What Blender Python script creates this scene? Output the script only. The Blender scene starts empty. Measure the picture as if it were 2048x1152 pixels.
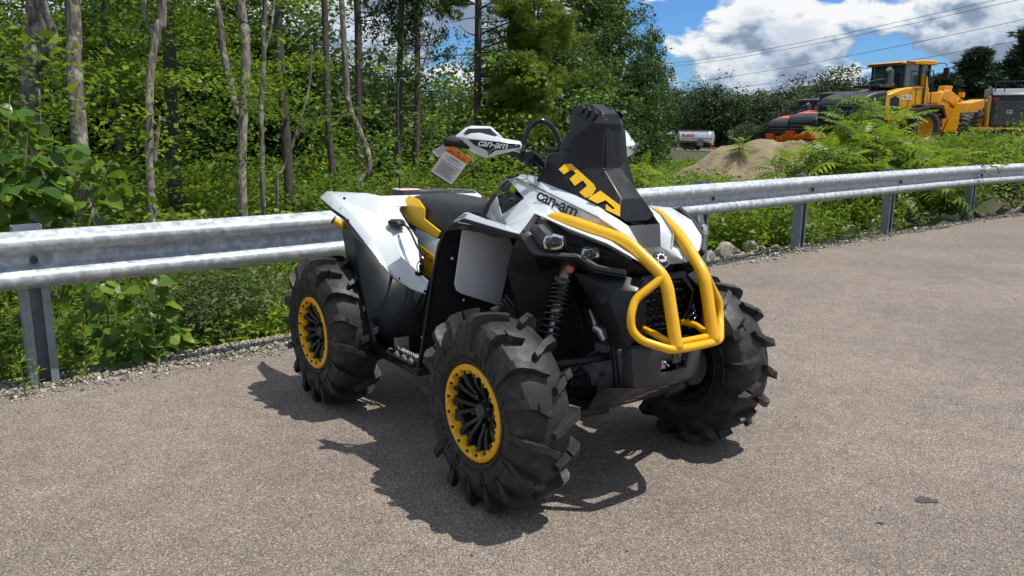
import bpy, bmesh, math, random
import numpy as np
from mathutils import Vector, Matrix
R = math.radians
rng = np.random.default_rng(7)
random.seed(7)
scene = bpy.context.scene
col = scene.collection

# ------------------------------------------------------------------ camera
CAM_H = 1.4017
pitch, roll = R(11.77), R(0.42)
fwd = Vector((0, math.cos(pitch), -math.sin(pitch)))
rt = Vector((1, 0, 0)); upv = Vector((0, math.sin(pitch), math.cos(pitch)))
rx = rt * math.cos(roll) + upv * math.sin(roll)
uy = -rt * math.sin(roll) + upv * math.cos(roll)
cd = bpy.data.cameras.new('camera'); cam = bpy.data.objects.new('camera', cd); col.objects.link(cam)
cd.sensor_width = 36.0; cd.lens = 27.545; cd.clip_start = 0.05; cd.clip_end = 3000
m = Matrix.Identity(4)
for i in range(3):
    m[i][0] = rx[i]; m[i][1] = uy[i]; m[i][2] = -fwd[i]
m[2][3] = CAM_H
cam.matrix_world = m
scene.camera = cam

# ------------------------------------------------------------------ sky, sun, exposure
SUN_EL, SUN_AZ = R(67), R(93)           # azimuth measured from +Y towards +X
world = bpy.data.worlds.new('World'); scene.world = world; world.use_nodes = True
nt = world.node_tree; nt.nodes.clear()
def N(t, **k):
    n = nt.nodes.new(t)
    for a, v in k.items(): setattr(n, a, v)
    return n
def LK(a, b): nt.links.new(a, b)
def MATH(op, a, b=None, c=None, clamp=False):
    n = N('ShaderNodeMath', operation=op, use_clamp=clamp)
    for i, v in enumerate((a, b, c)):
        if v is None: continue
        if isinstance(v, (int, float)): n.inputs[i].default_value = v
        else: LK(v, n.inputs[i])
    return n.outputs[0]
def SMOOTH(v, lo, hi, a=0.0, b=1.0):
    n = N('ShaderNodeMapRange', interpolation_type='SMOOTHSTEP')
    LK(v, n.inputs[0]); n.inputs[1].default_value = lo; n.inputs[2].default_value = hi
    n.inputs[3].default_value = a; n.inputs[4].default_value = b
    return n.outputs[0]
SKYTINT = (0.27, 0.48, 0.82, 1)        # deep clear-air blue between the clouds
sky = N('ShaderNodeTexSky', sky_type='NISHITA', sun_disc=False, sun_elevation=SUN_EL, sun_rotation=SUN_AZ,
        altitude=100, air_density=1.2, dust_density=0.15, ozone_density=3.0)
tc = N('ShaderNodeTexCoord')
sep = N('ShaderNodeSeparateXYZ'); LK(tc.outputs['Generated'], sep.inputs[0])
def cloud(dz):
    """cumulus density, sampled dz higher in the sky"""
    z = MATH('ADD', sep.outputs[2], dz)
    cv = N('ShaderNodeCombineXYZ'); LK(sep.outputs[0], cv.inputs[0]); LK(sep.outputs[1], cv.inputs[1]); LK(MATH('MULTIPLY', z, 1.9), cv.inputs[2])
    n1 = N('ShaderNodeTexNoise'); n1.inputs['Scale'].default_value = 6.8; n1.inputs['Detail'].default_value = 8
    n1.inputs['Roughness'].default_value = 0.55; n1.inputs['Distortion'].default_value = 0.15
    mp = N('ShaderNodeMapping'); mp.inputs['Location'].default_value = (CLX, CLY, 0.4)
    LK(cv.outputs[0], mp.inputs[0]); LK(mp.outputs[0], n1.inputs['Vector'])
    return n1.outputs['Fac']
CLX, CLY = 1.3, 4.4
d0 = cloud(0.0); d1 = cloud(0.012); d2 = cloud(0.030)
cover = SMOOTH(d0, 0.41, 0.47)
light = SMOOTH(MATH('SUBTRACT', MATH('MULTIPLY', d0, 2.0), MATH('ADD', d1, d2)), -0.10, 0.125)
thick = SMOOTH(d0, 0.48, 0.66, 1.0, 0.5)
shade = MATH('MULTIPLY', light, thick)
cr = N('ShaderNodeValToRGB'); LK(shade, cr.inputs[0])
e = cr.color_ramp.elements
e[0].position = 0.0; e[0].color = (1.7, 2.15, 2.9, 1)
e[1].position = 0.92; e[1].color = (6.2, 6.3, 6.4, 1)
k = e.new(0.30); k.color = (3.1, 3.7, 4.6, 1)
k = e.new(0.60); k.color = (4.5, 4.9, 5.4, 1)
hs = N('ShaderNodeMix', data_type='RGBA', blend_type='MULTIPLY'); hs.inputs[0].default_value = 1.0; LK(sky.outputs[0], hs.inputs[6]); hs.inputs[7].default_value = SKYTINT
mx = N('ShaderNodeMix', data_type='RGBA'); LK(cover, mx.inputs[0]); LK(hs.outputs[2], mx.inputs[6]); LK(cr.outputs[0], mx.inputs[7])
bg = N('ShaderNodeBackground'); LK(mx.outputs[2], bg.inputs[0]); bg.inputs[1].default_value = 0.13
world.cycles.sampling_method = 'MANUAL'; world.cycles.sample_map_resolution = 256
wo = N('ShaderNodeOutputWorld'); LK(bg.outputs[0], wo.inputs[0])

sd = bpy.data.lights.new('sun', 'SUN'); sun = bpy.data.objects.new('sun', sd); col.objects.link(sun)
sd.energy = 4.1; sd.angle = R(0.53); sd.color = (1.0, 0.955, 0.88)
sv = Vector((math.cos(SUN_EL) * math.sin(SUN_AZ), math.cos(SUN_EL) * math.cos(SUN_AZ), math.sin(SUN_EL)))
sun.rotation_euler = sv.to_track_quat('Z', 'Y').to_euler(); sun.location = sv * 60

scene.view_settings.view_transform = 'Standard'; scene.view_settings.look = 'None'
scene.view_settings.gamma = 1.0; scene.view_settings.use_curve_mapping = False
scene.view_settings.exposure = 0.22
scene.cycles.use_light_tree = False; scene.cycles.adaptive_threshold = 0.02; scene.cycles.max_bounces = 5; scene.cycles.transparent_max_bounces = 6
scene.cycles.diffuse_bounces = 3; scene.cycles.glossy_bounces = 2; scene.cycles.transmission_bounces = 4
scene.cycles.caustics_reflective = False; scene.cycles.caustics_refractive = False

# ------------------------------------------------------------------ material helpers
class MT:
    def __init__(s, name):
        s.m = bpy.data.materials.new(name); s.m.use_nodes = True; s.t = s.m.node_tree
        s.b = s.t.nodes['Principled BSDF']; s.out = s.t.nodes['Material Output']
        s.tc = s.t.nodes.new('ShaderNodeTexCoord')
    def n(s, typ, **k):
        x = s.t.nodes.new(typ)
        for a, v in k.items(): setattr(x, a, v)
        return x
    def l(s, a, b): s.t.links.new(a, b)
    def set(s, **k):
        for a, v in k.items(): s.b.inputs[a.replace('_', ' ')].default_value = v
    def noise(s, scale, detail=4, rough=0.55, coord='Object'):
        x = s.n('ShaderNodeTexNoise'); x.inputs['Scale'].default_value = scale
        x.inputs['Detail'].default_value = detail; x.inputs['Roughness'].default_value = rough
        s.l(s.tc.outputs[coord], x.inputs['Vector']); return x.outputs['Fac']
    def ramp(s, fac, stops):
        x = s.n('ShaderNodeValToRGB'); s.l(fac, x.inputs[0]); e = x.color_ramp.elements
        for i, (p, c) in enumerate(stops):
            el = e[i] if i < 2 else e.new(p)
            el.position = p; el.color = (*c, 1) if len(c) == 3 else c
        return x.outputs[0]
    def mix(s, f, a, b, blend='MIX'):
        x = s.n('ShaderNodeMix', data_type='RGBA', blend_type=blend)
        if isinstance(f, (int, float)): x.inputs[0].default_value = f
        else: s.l(f, x.inputs[0])
        for i, v in ((6, a), (7, b)):
            if isinstance(v, tuple): x.inputs[i].default_value = (*v, 1)
            else: s.l(v, x.inputs[i])
        return x.outputs[2]
    def bump(s, h, strength=0.3, dist=0.01):
        x = s.n('ShaderNodeBump'); x.inputs['Strength'].default_value = strength; x.inputs['Distance'].default_value = dist
        s.l(h, x.inputs['Height']); s.l(x.outputs[0], s.b.inputs['Normal'])
    def math(s, op, a, b=None, clamp=False):
        x = s.n('ShaderNodeMath', operation=op, use_clamp=clamp)
        for i, v in enumerate((a, b)):
            if v is None: continue
            if isinstance(v, (int, float)): x.inputs[i].default_value = v
            else: s.l(v, x.inputs[i])
        return x.outputs[0]
    def base(s, c): s.l(c, s.b.inputs['Base Color'])
M = {}
def plain(name, c, rough=0.5, metal=0.0, var=0.12, scale=9, bump=0.0, bscale=220, coat=0.0, rvar=0.1, dust=0.0, spec=0.5):
    t = MT(name); f = t.noise(scale, 5)
    lo = tuple(x * (1 - var) for x in c); hi = tuple(min(1, x * (1 + var)) for x in c)
    cc = t.ramp(f, [(0.3, lo), (0.7, hi)])
    if dust:
        d = t.noise(23, 6, 0.7); dd = t.ramp(d, [(0.5, (0, 0, 0)), (0.72, (1, 1, 1))])
        cc = t.mix(t.math('MULTIPLY', dd, dust), cc, (0.30, 0.26, 0.21))
    t.base(cc); t.set(Metallic=metal); t.b.inputs['Specular IOR Level'].default_value = spec
    r = t.n('ShaderNodeMapRange'); t.l(t.noise(scale * 2.3, 5), r.inputs[0]); r.inputs[1].default_value = 0.3; r.inputs[2].default_value = 0.7
    r.inputs[3].default_value = max(0.02, rough - rvar); r.inputs[4].default_value = min(1, rough + rvar); t.l(r.outputs[0], t.b.inputs['Roughness'])
    if bump: t.bump(t.noise(bscale, 3), bump, 0.004)
    if coat: t.set(Coat_Weight=coat, Coat_Roughness=0.06)
    M[name] = t.m; return t
plain('white_plastic', (0.62, 0.665, 0.695), 0.24, var=0.03, coat=0.4, rvar=0.05)
plain('grey_white', (0.46, 0.50, 0.53), 0.3, var=0.04, coat=0.3, rvar=0.05)
plain('grey_panel', (0.72, 0.725, 0.735), 0.7, var=0.04, rvar=0.04, spec=0.25)
plain('black_plastic', (0.011, 0.012, 0.0135), 0.38, var=0.2, dust=0.012, spec=0.32)
plain('black_side', (0.010, 0.012, 0.015), 0.46, var=0.2, dust=0.01, rvar=0.05, spec=0.25)
plain('charcoal_plastic', (0.045, 0.045, 0.047), 0.42, var=0.15, spec=0.4)
plain('black_gloss', (0.008, 0.008, 0.009), 0.08, var=0.2)
plain('deep_black', (0.006, 0.006, 0.007), 0.7, var=0.2)
plain('seat_vinyl', (0.030, 0.031, 0.033), 0.45, var=0.15, bump=0.3, bscale=600)
plain('yellow_paint', (0.80, 0.425, 0.003), 0.33, var=0.05, coat=0.22, rvar=0.06)
plain('yellow_vinyl', (0.80, 0.47, 0.005), 0.42, var=0.06, bump=0.2, bscale=500)
plain('yellow_decal', (0.76, 0.44, 0.006), 0.35, var=0.05)
plain('rubber', (0.020, 0.0195, 0.019), 0.55, var=0.3, scale=14, bump=0.25, bscale=160, dust=0.16, spec=0.4)
plain('black_wheel', (0.010, 0.010, 0.011), 0.32, var=0.2)
plain('steel', (0.42, 0.41, 0.39), 0.33, metal=1.0, var=0.15)
plain('bare_aluminium', (0.62, 0.61, 0.58), 0.38, metal=0.9, var=0.2, scale=40)
plain('cast_grey', (0.24, 0.24, 0.235), 0.5, metal=0.3, var=0.25)
plain('dark_steel', (0.050, 0.050, 0.052), 0.42, metal=0.2, var=0.2, dust=0.05)
plain('bronze', (0.22, 0.17, 0.13), 0.3, metal=0.8, var=0.15)
plain('white_print', (0.82, 0.83, 0.84), 0.4, var=0.02)
plain('black_print', (0.015, 0.015, 0.017), 0.4, var=0.05)
plain('stripe_grey', (0.14, 0.14, 0.145), 0.35, var=0.05)
plain('orange_print', (0.85, 0.20, 0.01), 0.5, var=0.04)
plain('tag_card', (0.74, 0.73, 0.72), 0.6, var=0.04)
plain('tag_ink', (0.05, 0.05, 0.05), 0.7, var=0.05)
plain('red_print', (0.55, 0.02, 0.02), 0.4, var=0.05)
plain('amber', (0.55, 0.10, 0.005), 0.15, var=0.1, coat=0.6)
t = MT('lamp_glass'); tr_ = t.n('ShaderNodeBsdfTransparent'); gl_ = t.n('ShaderNodeBsdfGlossy'); gl_.inputs['Roughness'].default_value = 0.03; fr_ = t.n('ShaderNodeFresnel'); fr_.inputs[0].default_value = 1.6; ms_ = t.n('ShaderNodeMixShader')
t.l(fr_.outputs[0], ms_.inputs[0]); t.l(tr_.outputs[0], ms_.inputs[1]); t.l(gl_.outputs[0], ms_.inputs[2]); t.l(ms_.outputs[0], t.out.inputs[0]); M['lamp_glass'] = t.m
plain('lamp_chrome', (0.5, 0.51, 0.52), 0.14, metal=1.0, var=0.1)

# ------------------------------------------------------------------ mesh helpers
def link(o, parent=None, mw=None):
    col.objects.link(o)
    if parent is not None: o.parent = parent
    if mw is not None: o.matrix_local = mw
    return o
def empty(name, loc=(0, 0, 0), rz=0.0):
    o = bpy.data.objects.new(name, None); col.objects.link(o); o.location = loc; o.rotation_euler = (0, 0, rz); o.empty_display_size = 0.2
    return o
def tag(o, label=None, cat=None, group=None, kind=None):
    if label: o['label'] = label
    if cat: o['category'] = cat
    if group: o['group'] = group
    if kind: o['kind'] = kind
    return o
def mk(name, verts, faces, mat, parent=None, mw=None, smooth=None, solid=0.0, bevel=0.0, off=0.0, seg=2, sub=0, recalc=False, sharp=45):
    me = bpy.data.meshes.new(name); me.from_pydata([tuple(v) for v in verts], [], [tuple(f) for f in faces])
    if recalc:
        bm = bmesh.new(); bm.from_mesh(me); bmesh.ops.recalc_face_normals(bm, faces=bm.faces); bm.to_mesh(me); bm.free()
    if mat: me.materials.append(M[mat] if isinstance(mat, str) else mat)
    if smooth is not None:
        me.polygons.foreach_set('use_smooth', [True] * len(me.polygons))
        if smooth < 179: me.set_sharp_from_angle(angle=R(smooth))
    me.update()
    o = bpy.data.objects.new(name, me); link(o, parent, mw)
    if sub:
        s = o.modifiers.new('sub', 'SUBSURF'); s.levels = sub; s.render_levels = sub
    if solid:
        s = o.modifiers.new('solid', 'SOLIDIFY'); s.thickness = solid; s.offset = off; s.use_even_offset = False
    if bevel:
        b = o.modifiers.new('bevel', 'BEVEL'); b.width = bevel; b.segments = seg; b.limit_method = 'ANGLE'; b.angle_limit = R(12); b.harden_normals = False
        me.polygons.foreach_set('use_smooth', [True] * len(me.polygons)); me.set_sharp_from_angle(angle=R(sharp))
    return o
class MB:
    """collects shapes into one mesh"""
    def __init__(s): s.v = []; s.f = []
    def add(s, v, f):
        o = len(s.v); s.v += [tuple(x) for x in v]; s.f += [tuple(i + o for i in q) for q in f]; return s
    def box(s, c, d, rot=None):
        hx, hy, hz = d[0] / 2, d[1] / 2, d[2] / 2
        v = [Vector((x * hx, y * hy, z * hz)) for x in (-1, 1) for y in (-1, 1) for z in (-1, 1)]
        if rot is not None: v = [rot @ p for p in v]
        v = [p + Vector(c) for p in v]
        return s.add(v, [(0, 1, 3, 2), (4, 6, 7, 5), (0, 4, 5, 1), (2, 3, 7, 6), (0, 2, 6, 4), (1, 5, 7, 3)])
    def tube(s, pts, r, n=10, closed=False, cap=True):
        pts = [Vector(p) for p in pts]; rr = r if isinstance(r, (list, tuple)) else [r] * len(pts)
        L = len(pts); ring = []; up = None
        for i, p in enumerate(pts):
            a = pts[i - 1] if (i > 0 or closed) else pts[i]; b = pts[(i + 1) % L] if (i < L - 1 or closed) else pts[i]
            t = (b - a).normalized()
            if up is None:
                up = t.cross(Vector((0.3, 0.2, 0.93)))
                if up.length < 1e-3: up = t.cross(Vector((1, 0, 0)))
                up.normalize()
            up = (up - t * up.dot(t)).normalized(); w = t.cross(up)
            ring.append([p + (up * math.cos(q) + w * math.sin(q)) * rr[i] for q in [2 * math.pi * k / n for k in range(n)]])
        v = [x for g in ring for x in g]; f = []
        for i in range(L if closed else L - 1):
            j = (i + 1) % L
            for k in range(n):
                f.append((i * n + k, i * n + (k + 1) % n, j * n + (k + 1) % n, j * n + k))
        if cap and not closed:
            f.append(tuple(range(n - 1, -1, -1))); f.append(tuple((L - 1) * n + k for k in range(n)))
        return s.add(v, f)
    def lathe(s, prof, axis='Y', c=(0, 0, 0), n=32, closed=False):
        """prof: (radius, along) pairs turned about the axis through c"""
        v = []
        for k in range(n):
            a = 2 * math.pi * k / n
            for r, h in prof:
                x, y = r * math.cos(a), r * math.sin(a)
                p = {'Y': (x, h, y), 'X': (h, x, y), 'Z': (x, y, h)}[axis]
                v.append((p[0] + c[0], p[1] + c[1], p[2] + c[2]))
        m_ = len(prof); f = []
        for k in range(n):
            k2 = (k + 1) % n
            for i in range(m_ if closed else m_ - 1):
                j = (i + 1) % m_
                f.append((k * m_ + i, k * m_ + j, k2 * m_ + j, k2 * m_ + i))
        return s.add(v, f)
    def cyl(s, a, b, r, n=12): return s.tube([a, b], r, n)
    def mk(s, name, mat, parent=None, mw=None, **k): return mk(name, s.v, s.f, mat, parent, mw, **k)
def rnd_path(pts, rad, n=5):
    """round the corners of a polyline"""
    P_ = [Vector(p) for p in pts]; out = [P_[0]]
    for i in range(1, len(P_) - 1):
        a, b, c = P_[i - 1], P_[i], P_[i + 1]
        r1 = min(rad, (a - b).length * 0.45); r2 = min(rad, (c - b).length * 0.45)
        s_ = b + (a - b).normalized() * r1; e_ = b + (c - b).normalized() * r2
        for k in range(n + 1):
            t_ = k / n; out.append(s_ * (1 - t_) ** 2 + b * 2 * t_ * (1 - t_) + e_ * t_ ** 2)
    out.append(P_[-1]); return out
def spline(pts, n=6):
    P_ = [Vector(p) for p in pts]; out = []
    Q = [P_[0] * 2 - P_[1]] + P_ + [P_[-1] * 2 - P_[-2]]
    for i in range(1, len(Q) - 2):
        for k in range(n):
            t_ = k / n; a, b, c, d = Q[i - 1], Q[i], Q[i + 1], Q[i + 2]
            out.append(0.5 * ((2 * b) + (c - a) * t_ + (2 * a - 5 * b + 4 * c - d) * t_ ** 2 + (3 * b - a - 3 * c + d) * t_ ** 3))
    out.append(P_[-1]); return out
def text_mesh(txt, shear=0.0, bold=0.0, ext=0.0, spacing=1.0):
    cu = bpy.data.curves.new('txt', 'FONT'); cu.body = txt; cu.size = 1.0; cu.shear = shear; cu.offset = bold; cu.extrude = ext
    cu.space_character = spacing; cu.resolution_u = 3
    o = bpy.data.objects.new('txt', cu); col.objects.link(o)
    dg = bpy.context.evaluated_depsgraph_get(); me = bpy.data.meshes.new_from_object(o.evaluated_get(dg))
    V = np.array([v.co[:] for v in me.vertices]); F_ = [tuple(p.vertices) for p in me.polygons]
    bpy.data.objects.remove(o); bpy.data.curves.remove(cu); bpy.data.meshes.remove(me)
    return V, F_
def put_text(name, txt, mat, a, b, up, parent, mw=None, shear=0.0, bold=0.0, height=None, lift=0.0015, spacing=1.0):
    """text whose baseline runs a -> b; 'up' is a point above a; stretched to fill a..b and the height |up-a| (x-height box of the word)"""
    V, F_ = text_mesh(txt, shear, bold, 0.0, spacing)
    A, Bv, U = Vector(a), Vector(b), Vector(up)
    x0, x1 = V[:, 0].min(), V[:, 0].max(); y0, y1 = V[:, 1].min(), V[:, 1].max()
    ux = (Bv - A) / (x1 - x0); uy_ = (U - A) / (y1 - y0); nn = ux.cross(uy_).normalized()
    vv = [A + ux * (p[0] - x0) + uy_ * (p[1] - y0) + nn * lift for p in V]
    return mk(name, vv, F_, mat, parent, mw)

# ================================================================== SETTING
def sstep(x, a, b):
    t_ = np.clip((x - a) / (b - a), 0, 1); return t_ * t_ * (3 - 2 * t_)
RAIL = [(-6.2, 1.1), (-2.66, 4.08), (-1.22, 5.24), (1.52, 7.62), (4.4, 10.07), (7.28, 12.42), (9.7, 14.1), (13.5, 16.5)]
RAILP = np.array([p[:2] for p in spline([(x, y, 0) for x, y in RAIL], 10)])
_d = np.linalg.norm(np.diff(RAILP, axis=0), axis=1); RAILS = np.concatenate([[0], np.cumsum(_d)])
def rail_at(s):
    x = np.interp(s, RAILS, RAILP[:, 0]); y = np.interp(s, RAILS, RAILP[:, 1])
    x2 = np.interp(s + 0.05, RAILS, RAILP[:, 0]); y2 = np.interp(s + 0.05, RAILS, RAILP[:, 1])
    x1 = np.interp(s - 0.05, RAILS, RAILP[:, 0]); y1 = np.interp(s - 0.05, RAILS, RAILP[:, 1])
    t_ = Vector((x2 - x1, y2 - y1, 0)).normalized()
    return Vector((x, y, 0)), t_, Vector((-t_.y, t_.x, 0))      # point, along, away from the lot
def behind(x, y):
    """signed distance behind the rail and distance along it"""
    x = np.asarray(x, float); y = np.asarray(y, float)
    best = np.full(x.shape, 1e9); sd_ = np.zeros(x.shape); al = np.zeros(x.shape)
    ext = np.vstack([RAILP[0] + (RAILP[0] - RAILP[2]) / np.linalg.norm(RAILP[0] - RAILP[2]) * 200, RAILP[::4], RAILP[-1] + (RAILP[-1] - RAILP[-3]) / np.linalg.norm(RAILP[-1] - RAILP[-3]) * 300])
    acc = -200.0
    for i in range(len(ext) - 1):
        a, b = ext[i], ext[i + 1]; L = np.linalg.norm(b - a); t_ = (b - a) / L
        u = np.clip((x - a[0]) * t_[0] + (y - a[1]) * t_[1], 0, L)
        dx, dy = x - a[0] - u * t_[0], y - a[1] - u * t_[1]; d = np.hypot(dx, dy)
        k_ = d < best; best = np.where(k_, d, best)
        sd_ = np.where(k_, np.sign(-dx * t_[1] + dy * t_[0]) * d, sd_); al = np.where(k_, acc + u, al); acc += L
    return sd_, al
def vnoise(x, y, seed=0):
    r_ = np.random.default_rng(seed); o = 0
    for k_ in range(5):
        a = r_.uniform(0, 6.28, 4); f_ = 0.35 * 1.9 ** k_
        o = o + (np.sin(x * f_ * math.cos(a[0]) + y * f_ * math.sin(a[0]) + a[1]) * np.sin(x * f_ * math.cos(a[2]) + y * f_ * math.sin(a[2]) + a[3])) / 1.7 ** k_
    return o
def ground_z(x, y):
    x = np.asarray(x, float); y = np.asarray(y, float)
    s, al = behind(x, y)
    right = sstep(al, 8.5, 11.5)
    z = np.interp(s, [-0.25, -0.05, 0.45], [-0.035, -0.03, -0.10])
    zl = np.interp(s, [0.45, 1.6, 5, 12], [0, -0.5, -0.8, -0.9])
    zr = np.interp(s, [0.45, 1.5, 3.0, 6.0], [0, -0.25, -0.15, 0.25])
    az = x / np.maximum(y, 0.5); dist = np.hypot(x, y)
    hi = sstep(az, 0.30, 0.46)
    far_lo = -0.3 - 2.15 * sstep(dist, 14, 90); far = far_lo * (1 - hi) + 0.60 * hi
    zr = zr * (1 - sstep(dist, 11, 19)) + far * sstep(dist, 11, 19)
    zl = zl + (-2.2) * sstep(dist, 22, 70) * (1 - right)
    out = z + np.where(s > 0.45, zl * (1 - right) + zr * right, 0)
    return out + np.where(s > 0.6, 0.05 * vnoise(x * 1.4, y * 1.4) * sstep(s, 0.6, 2), 0)
GZ = lambda x, y: float(ground_z(np.array([x]), np.array([y]))[0])

t = MT('soil'); f1 = t.noise(0.8, 6, 0.6, 'Object'); f2 = t.noise(9, 6, 0.7)
c1 = t.ramp(f1, [(0.35, (0.022, 0.036, 0.010)), (0.65, (0.050, 0.070, 0.018))])
c2 = t.ramp(f2, [(0.3, (0.030, 0.024, 0.015)), (0.7, (0.085, 0.070, 0.042))])
t.base(t.mix(t.ramp(t.noise(1.7, 4), [(0.42, (0, 0, 0)), (0.6, (1, 1, 1))]), c1, c2)); t.set(Roughness=0.95); t.bump(f2, 0.6, 0.05); M['soil'] = t.m
# terrain sheet: polar grid that reaches the horizon
NA, rad = 220, np.concatenate([[0.01], np.geomspace(1.0, 1500, 150)])
an = np.linspace(0, 2 * math.pi, NA, endpoint=False)
RR, AA = np.meshgrid(rad, an, indexing='ij'); X_ = RR * np.sin(AA); Y_ = RR * np.cos(AA); Z_ = ground_z(X_.ravel(), Y_.ravel())
vv = np.stack([X_.ravel(), Y_.ravel(), Z_], 1)
ff = [(i * NA + j, (i + 1) * NA + j, (i + 1) * NA + (j + 1) % NA, i * NA + (j + 1) % NA) for i in range(len(rad) - 1) for j in range(NA)]
g = mk('ground', vv, [tuple(reversed(f_)) for f_ in ff], 'soil', smooth=180); tag(g, 'dark green and brown ground behind the guardrail', kind='structure')

# asphalt lot
t = MT('asphalt')
vo = t.n('ShaderNodeTexVoronoi', feature='F1'); vo.inputs['Scale'].default_value = 165; t.l(t.tc.outputs['Object'], vo.inputs['Vector'])
vo2 = t.n('ShaderNodeTexVoronoi', feature='F1'); vo2.inputs['Scale'].default_value = 330; t.l(t.tc.outputs['Object'], vo2.inputs['Vector'])
sp = t.n('ShaderNodeSeparateColor'); t.l(vo.outputs['Color'], sp.inputs[0])
sp2 = t.n('ShaderNodeSeparateColor'); t.l(vo2.outputs['Color'], sp2.inputs[0])
stone = t.ramp(sp.outputs[0], [(0.0, (0.070, 0.062, 0.057)), (1.0, (0.42, 0.385, 0.355)), (0.30, (0.135, 0.117, 0.106)), (0.62, (0.195, 0.169, 0.152)), (0.88, (0.27, 0.236, 0.214))])
fine = t.ramp(sp2.outputs[0], [(0.0, (0.05, 0.044, 0.04)), (1.0, (0.30, 0.265, 0.245)), (0.5, (0.15, 0.13, 0.118))])
cc = t.mix(t.ramp(vo.outputs['Distance'], [(0.30, (0, 0, 0)), (0.62, (1, 1, 1))]), stone, fine)
gap = t.ramp(vo.outputs['Distance'], [(0.52, (1, 1, 1)), (0.86, (0.60, 0.58, 0.57))])
cc = t.mix(1.0, cc, gap, 'MULTIPLY')
big = t.ramp(t.noise(0.7, 7, 0.62), [(0.33, (1.14, 1.085, 1.00)), (0.68, (1.56, 1.49, 1.385))])
cc = t.mix(1.0, cc, big, 'MULTIPLY')
mid = t.ramp(t.noise(7, 5, 0.65), [(0.35, (0.88, 0.88, 0.88)), (0.66, (1.08, 1.08, 1.08))])
cc = t.mix(1.0, cc, mid, 'MULTIPLY')
t.base(cc); t.set(Roughness=0.86); t.b.inputs['Specular IOR Level'].default_value = 0.3
hh = t.math('SUBTRACT', 1.0, vo.outputs['Distance']); t.bump(hh, 0.55, 0.004); M['asphalt'] = t.m
es = np.concatenate([np.arange(0.0, 24.8, 0.05)])
ev = []
for s_ in es:
    p, tt, aw = rail_at(s_)
    w_ = -0.17 + 0.035 * math.sin(s_ * 1.9) + 0.02 * math.sin(s_ * 7.3 + 1) + 0.012 * math.sin(s_ * 23) + 0.01 * rng.normal() - 0.10 * float(sstep(s_, 11, 16))
    ev.append(p + aw * w_)
lot = [Vector((-40, -35, 0)), *[v for v in ev if v.x > -6], Vector((40, 38, 0)), Vector((60, -35, 0))]
top = [Vector((v.x, v.y, 0.0)) for v in lot]; bot = [Vector((v.x, v.y, -0.06)) for v in lot]
n_ = len(top)
a_ = mk('asphalt_lot', top + bot, [tuple(reversed(range(n_)))] + [(i, (i + 1) % n_, n_ + (i + 1) % n_, n_ + i) for i in range(n_)], 'asphalt', recalc=False)
tag(a_, 'brownish grey coarse asphalt parking lot', kind='structure')
# oil spots on the asphalt
plain('oil_stain', (0.060, 0.053, 0.050), 0.7, var=0.5, scale=90)
def blot(px, rx_, ry_, label, seed):
    r_ = random.Random(seed); pts = []
    for k_ in range(26):
        a = 2 * math.pi * k_ / 26; q = 1 + 0.22 * math.sin(3 * a + seed) + 0.16 * r_.uniform(-1, 1)
        pts.append((px[0] + rx_ * q * math.cos(a), px[1] + ry_ * q * math.sin(a), 0.003))
    o = mk('oil_stain', pts, [tuple(range(26))], 'oil_stain'); tag(o, label, 'stain')
blot((1.596, 2.783, 0), 0.042, 0.026, 'larger dark oil spot on the asphalt at lower right', 3)
blot((1.337, 2.601, 0), 0.014, 0.007, 'tiny dark oil spot on the asphalt below the larger one', 5)

# ------------------------------------------------------------------ guardrail
t = MT('galvanised')
v1 = t.n('ShaderNodeTexVoronoi', feature='F1'); v1.inputs['Scale'].default_value = 26; t.l(t.tc.outputs['Object'], v1.inputs['Vector'])
dn = t.n('ShaderNodeTexNoise'); dn.inputs['Scale'].default_value = 17; dn.inputs['Detail'].default_value = 7; dn.inputs['Distortion'].default_value = 0.7; t.l(t.tc.outputs['Object'], dn.inputs['Vector'])
s1 = t.n('ShaderNodeSeparateColor'); t.l(v1.outputs['Color'], s1.inputs[0])
pa_ = t.ramp(dn.outputs['Fac'], [(0.41, (0.385, 0.43, 0.455)), (0.61, (0.575, 0.615, 0.64)), (0.5, (0.46, 0.505, 0.53))])
pb_ = t.ramp(s1.outputs[0], [(0.0, (0.86, 0.86, 0.87)), (1.0, (1.06, 1.06, 1.06))])
streak = t.n('ShaderNodeTexNoise'); mp_ = t.n('ShaderNodeMapping'); mp_.inputs['Scale'].default_value = (22, 22, 2.2); t.l(t.tc.outputs['Object'], mp_.inputs[0]); t.l(mp_.outputs[0], streak.inputs['Vector']); streak.inputs['Scale'].default_value = 1.0; streak.inputs['Detail'].default_value = 4
st = t.ramp(streak.outputs['Fac'], [(0.56, (1, 1, 1)), (0.74, (0.70, 0.66, 0.62))])
t.base(t.mix(1.0, t.mix(1.0, pa_, pb_, 'MULTIPLY'), st, 'MULTIPLY')); t.set(Metallic=0.25)
rr_ = t.ramp(dn.outputs['Fac'], [(0.35, (0.42, 0.42, 0.42)), (0.65, (0.62, 0.62, 0.62))]); t.l(rr_, t.b.inputs['Roughness'])
t.bump(dn.outputs['Fac'], 0.02, 0.01); M['galvanised'] = t.m
plain('post_steel', (0.25, 0.285, 0.32), 0.5, metal=0.2, var=0.2, scale=12, dust=0.06)
rail = empty('guardrail', RAILP[30].tolist() + [0]); tag(rail, 'long galvanised steel W-beam guardrail behind the all-terrain vehicle', 'guardrail')
IR = rail.matrix_world.inverted() if False else Matrix.Translation(-Vector((RAILP[30][0], RAILP[30][1], 0)))
prof = [(0.156, -0.012), (0.150, -0.004), (0.128, 0.048), (0.118, 0.064), (0.104, 0.071), (0.082, 0.071), (0.068, 0.063), (0.056, 0.046), (0.030, -0.004), (0.018, -0.012), (0.0, -0.012)]
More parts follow.
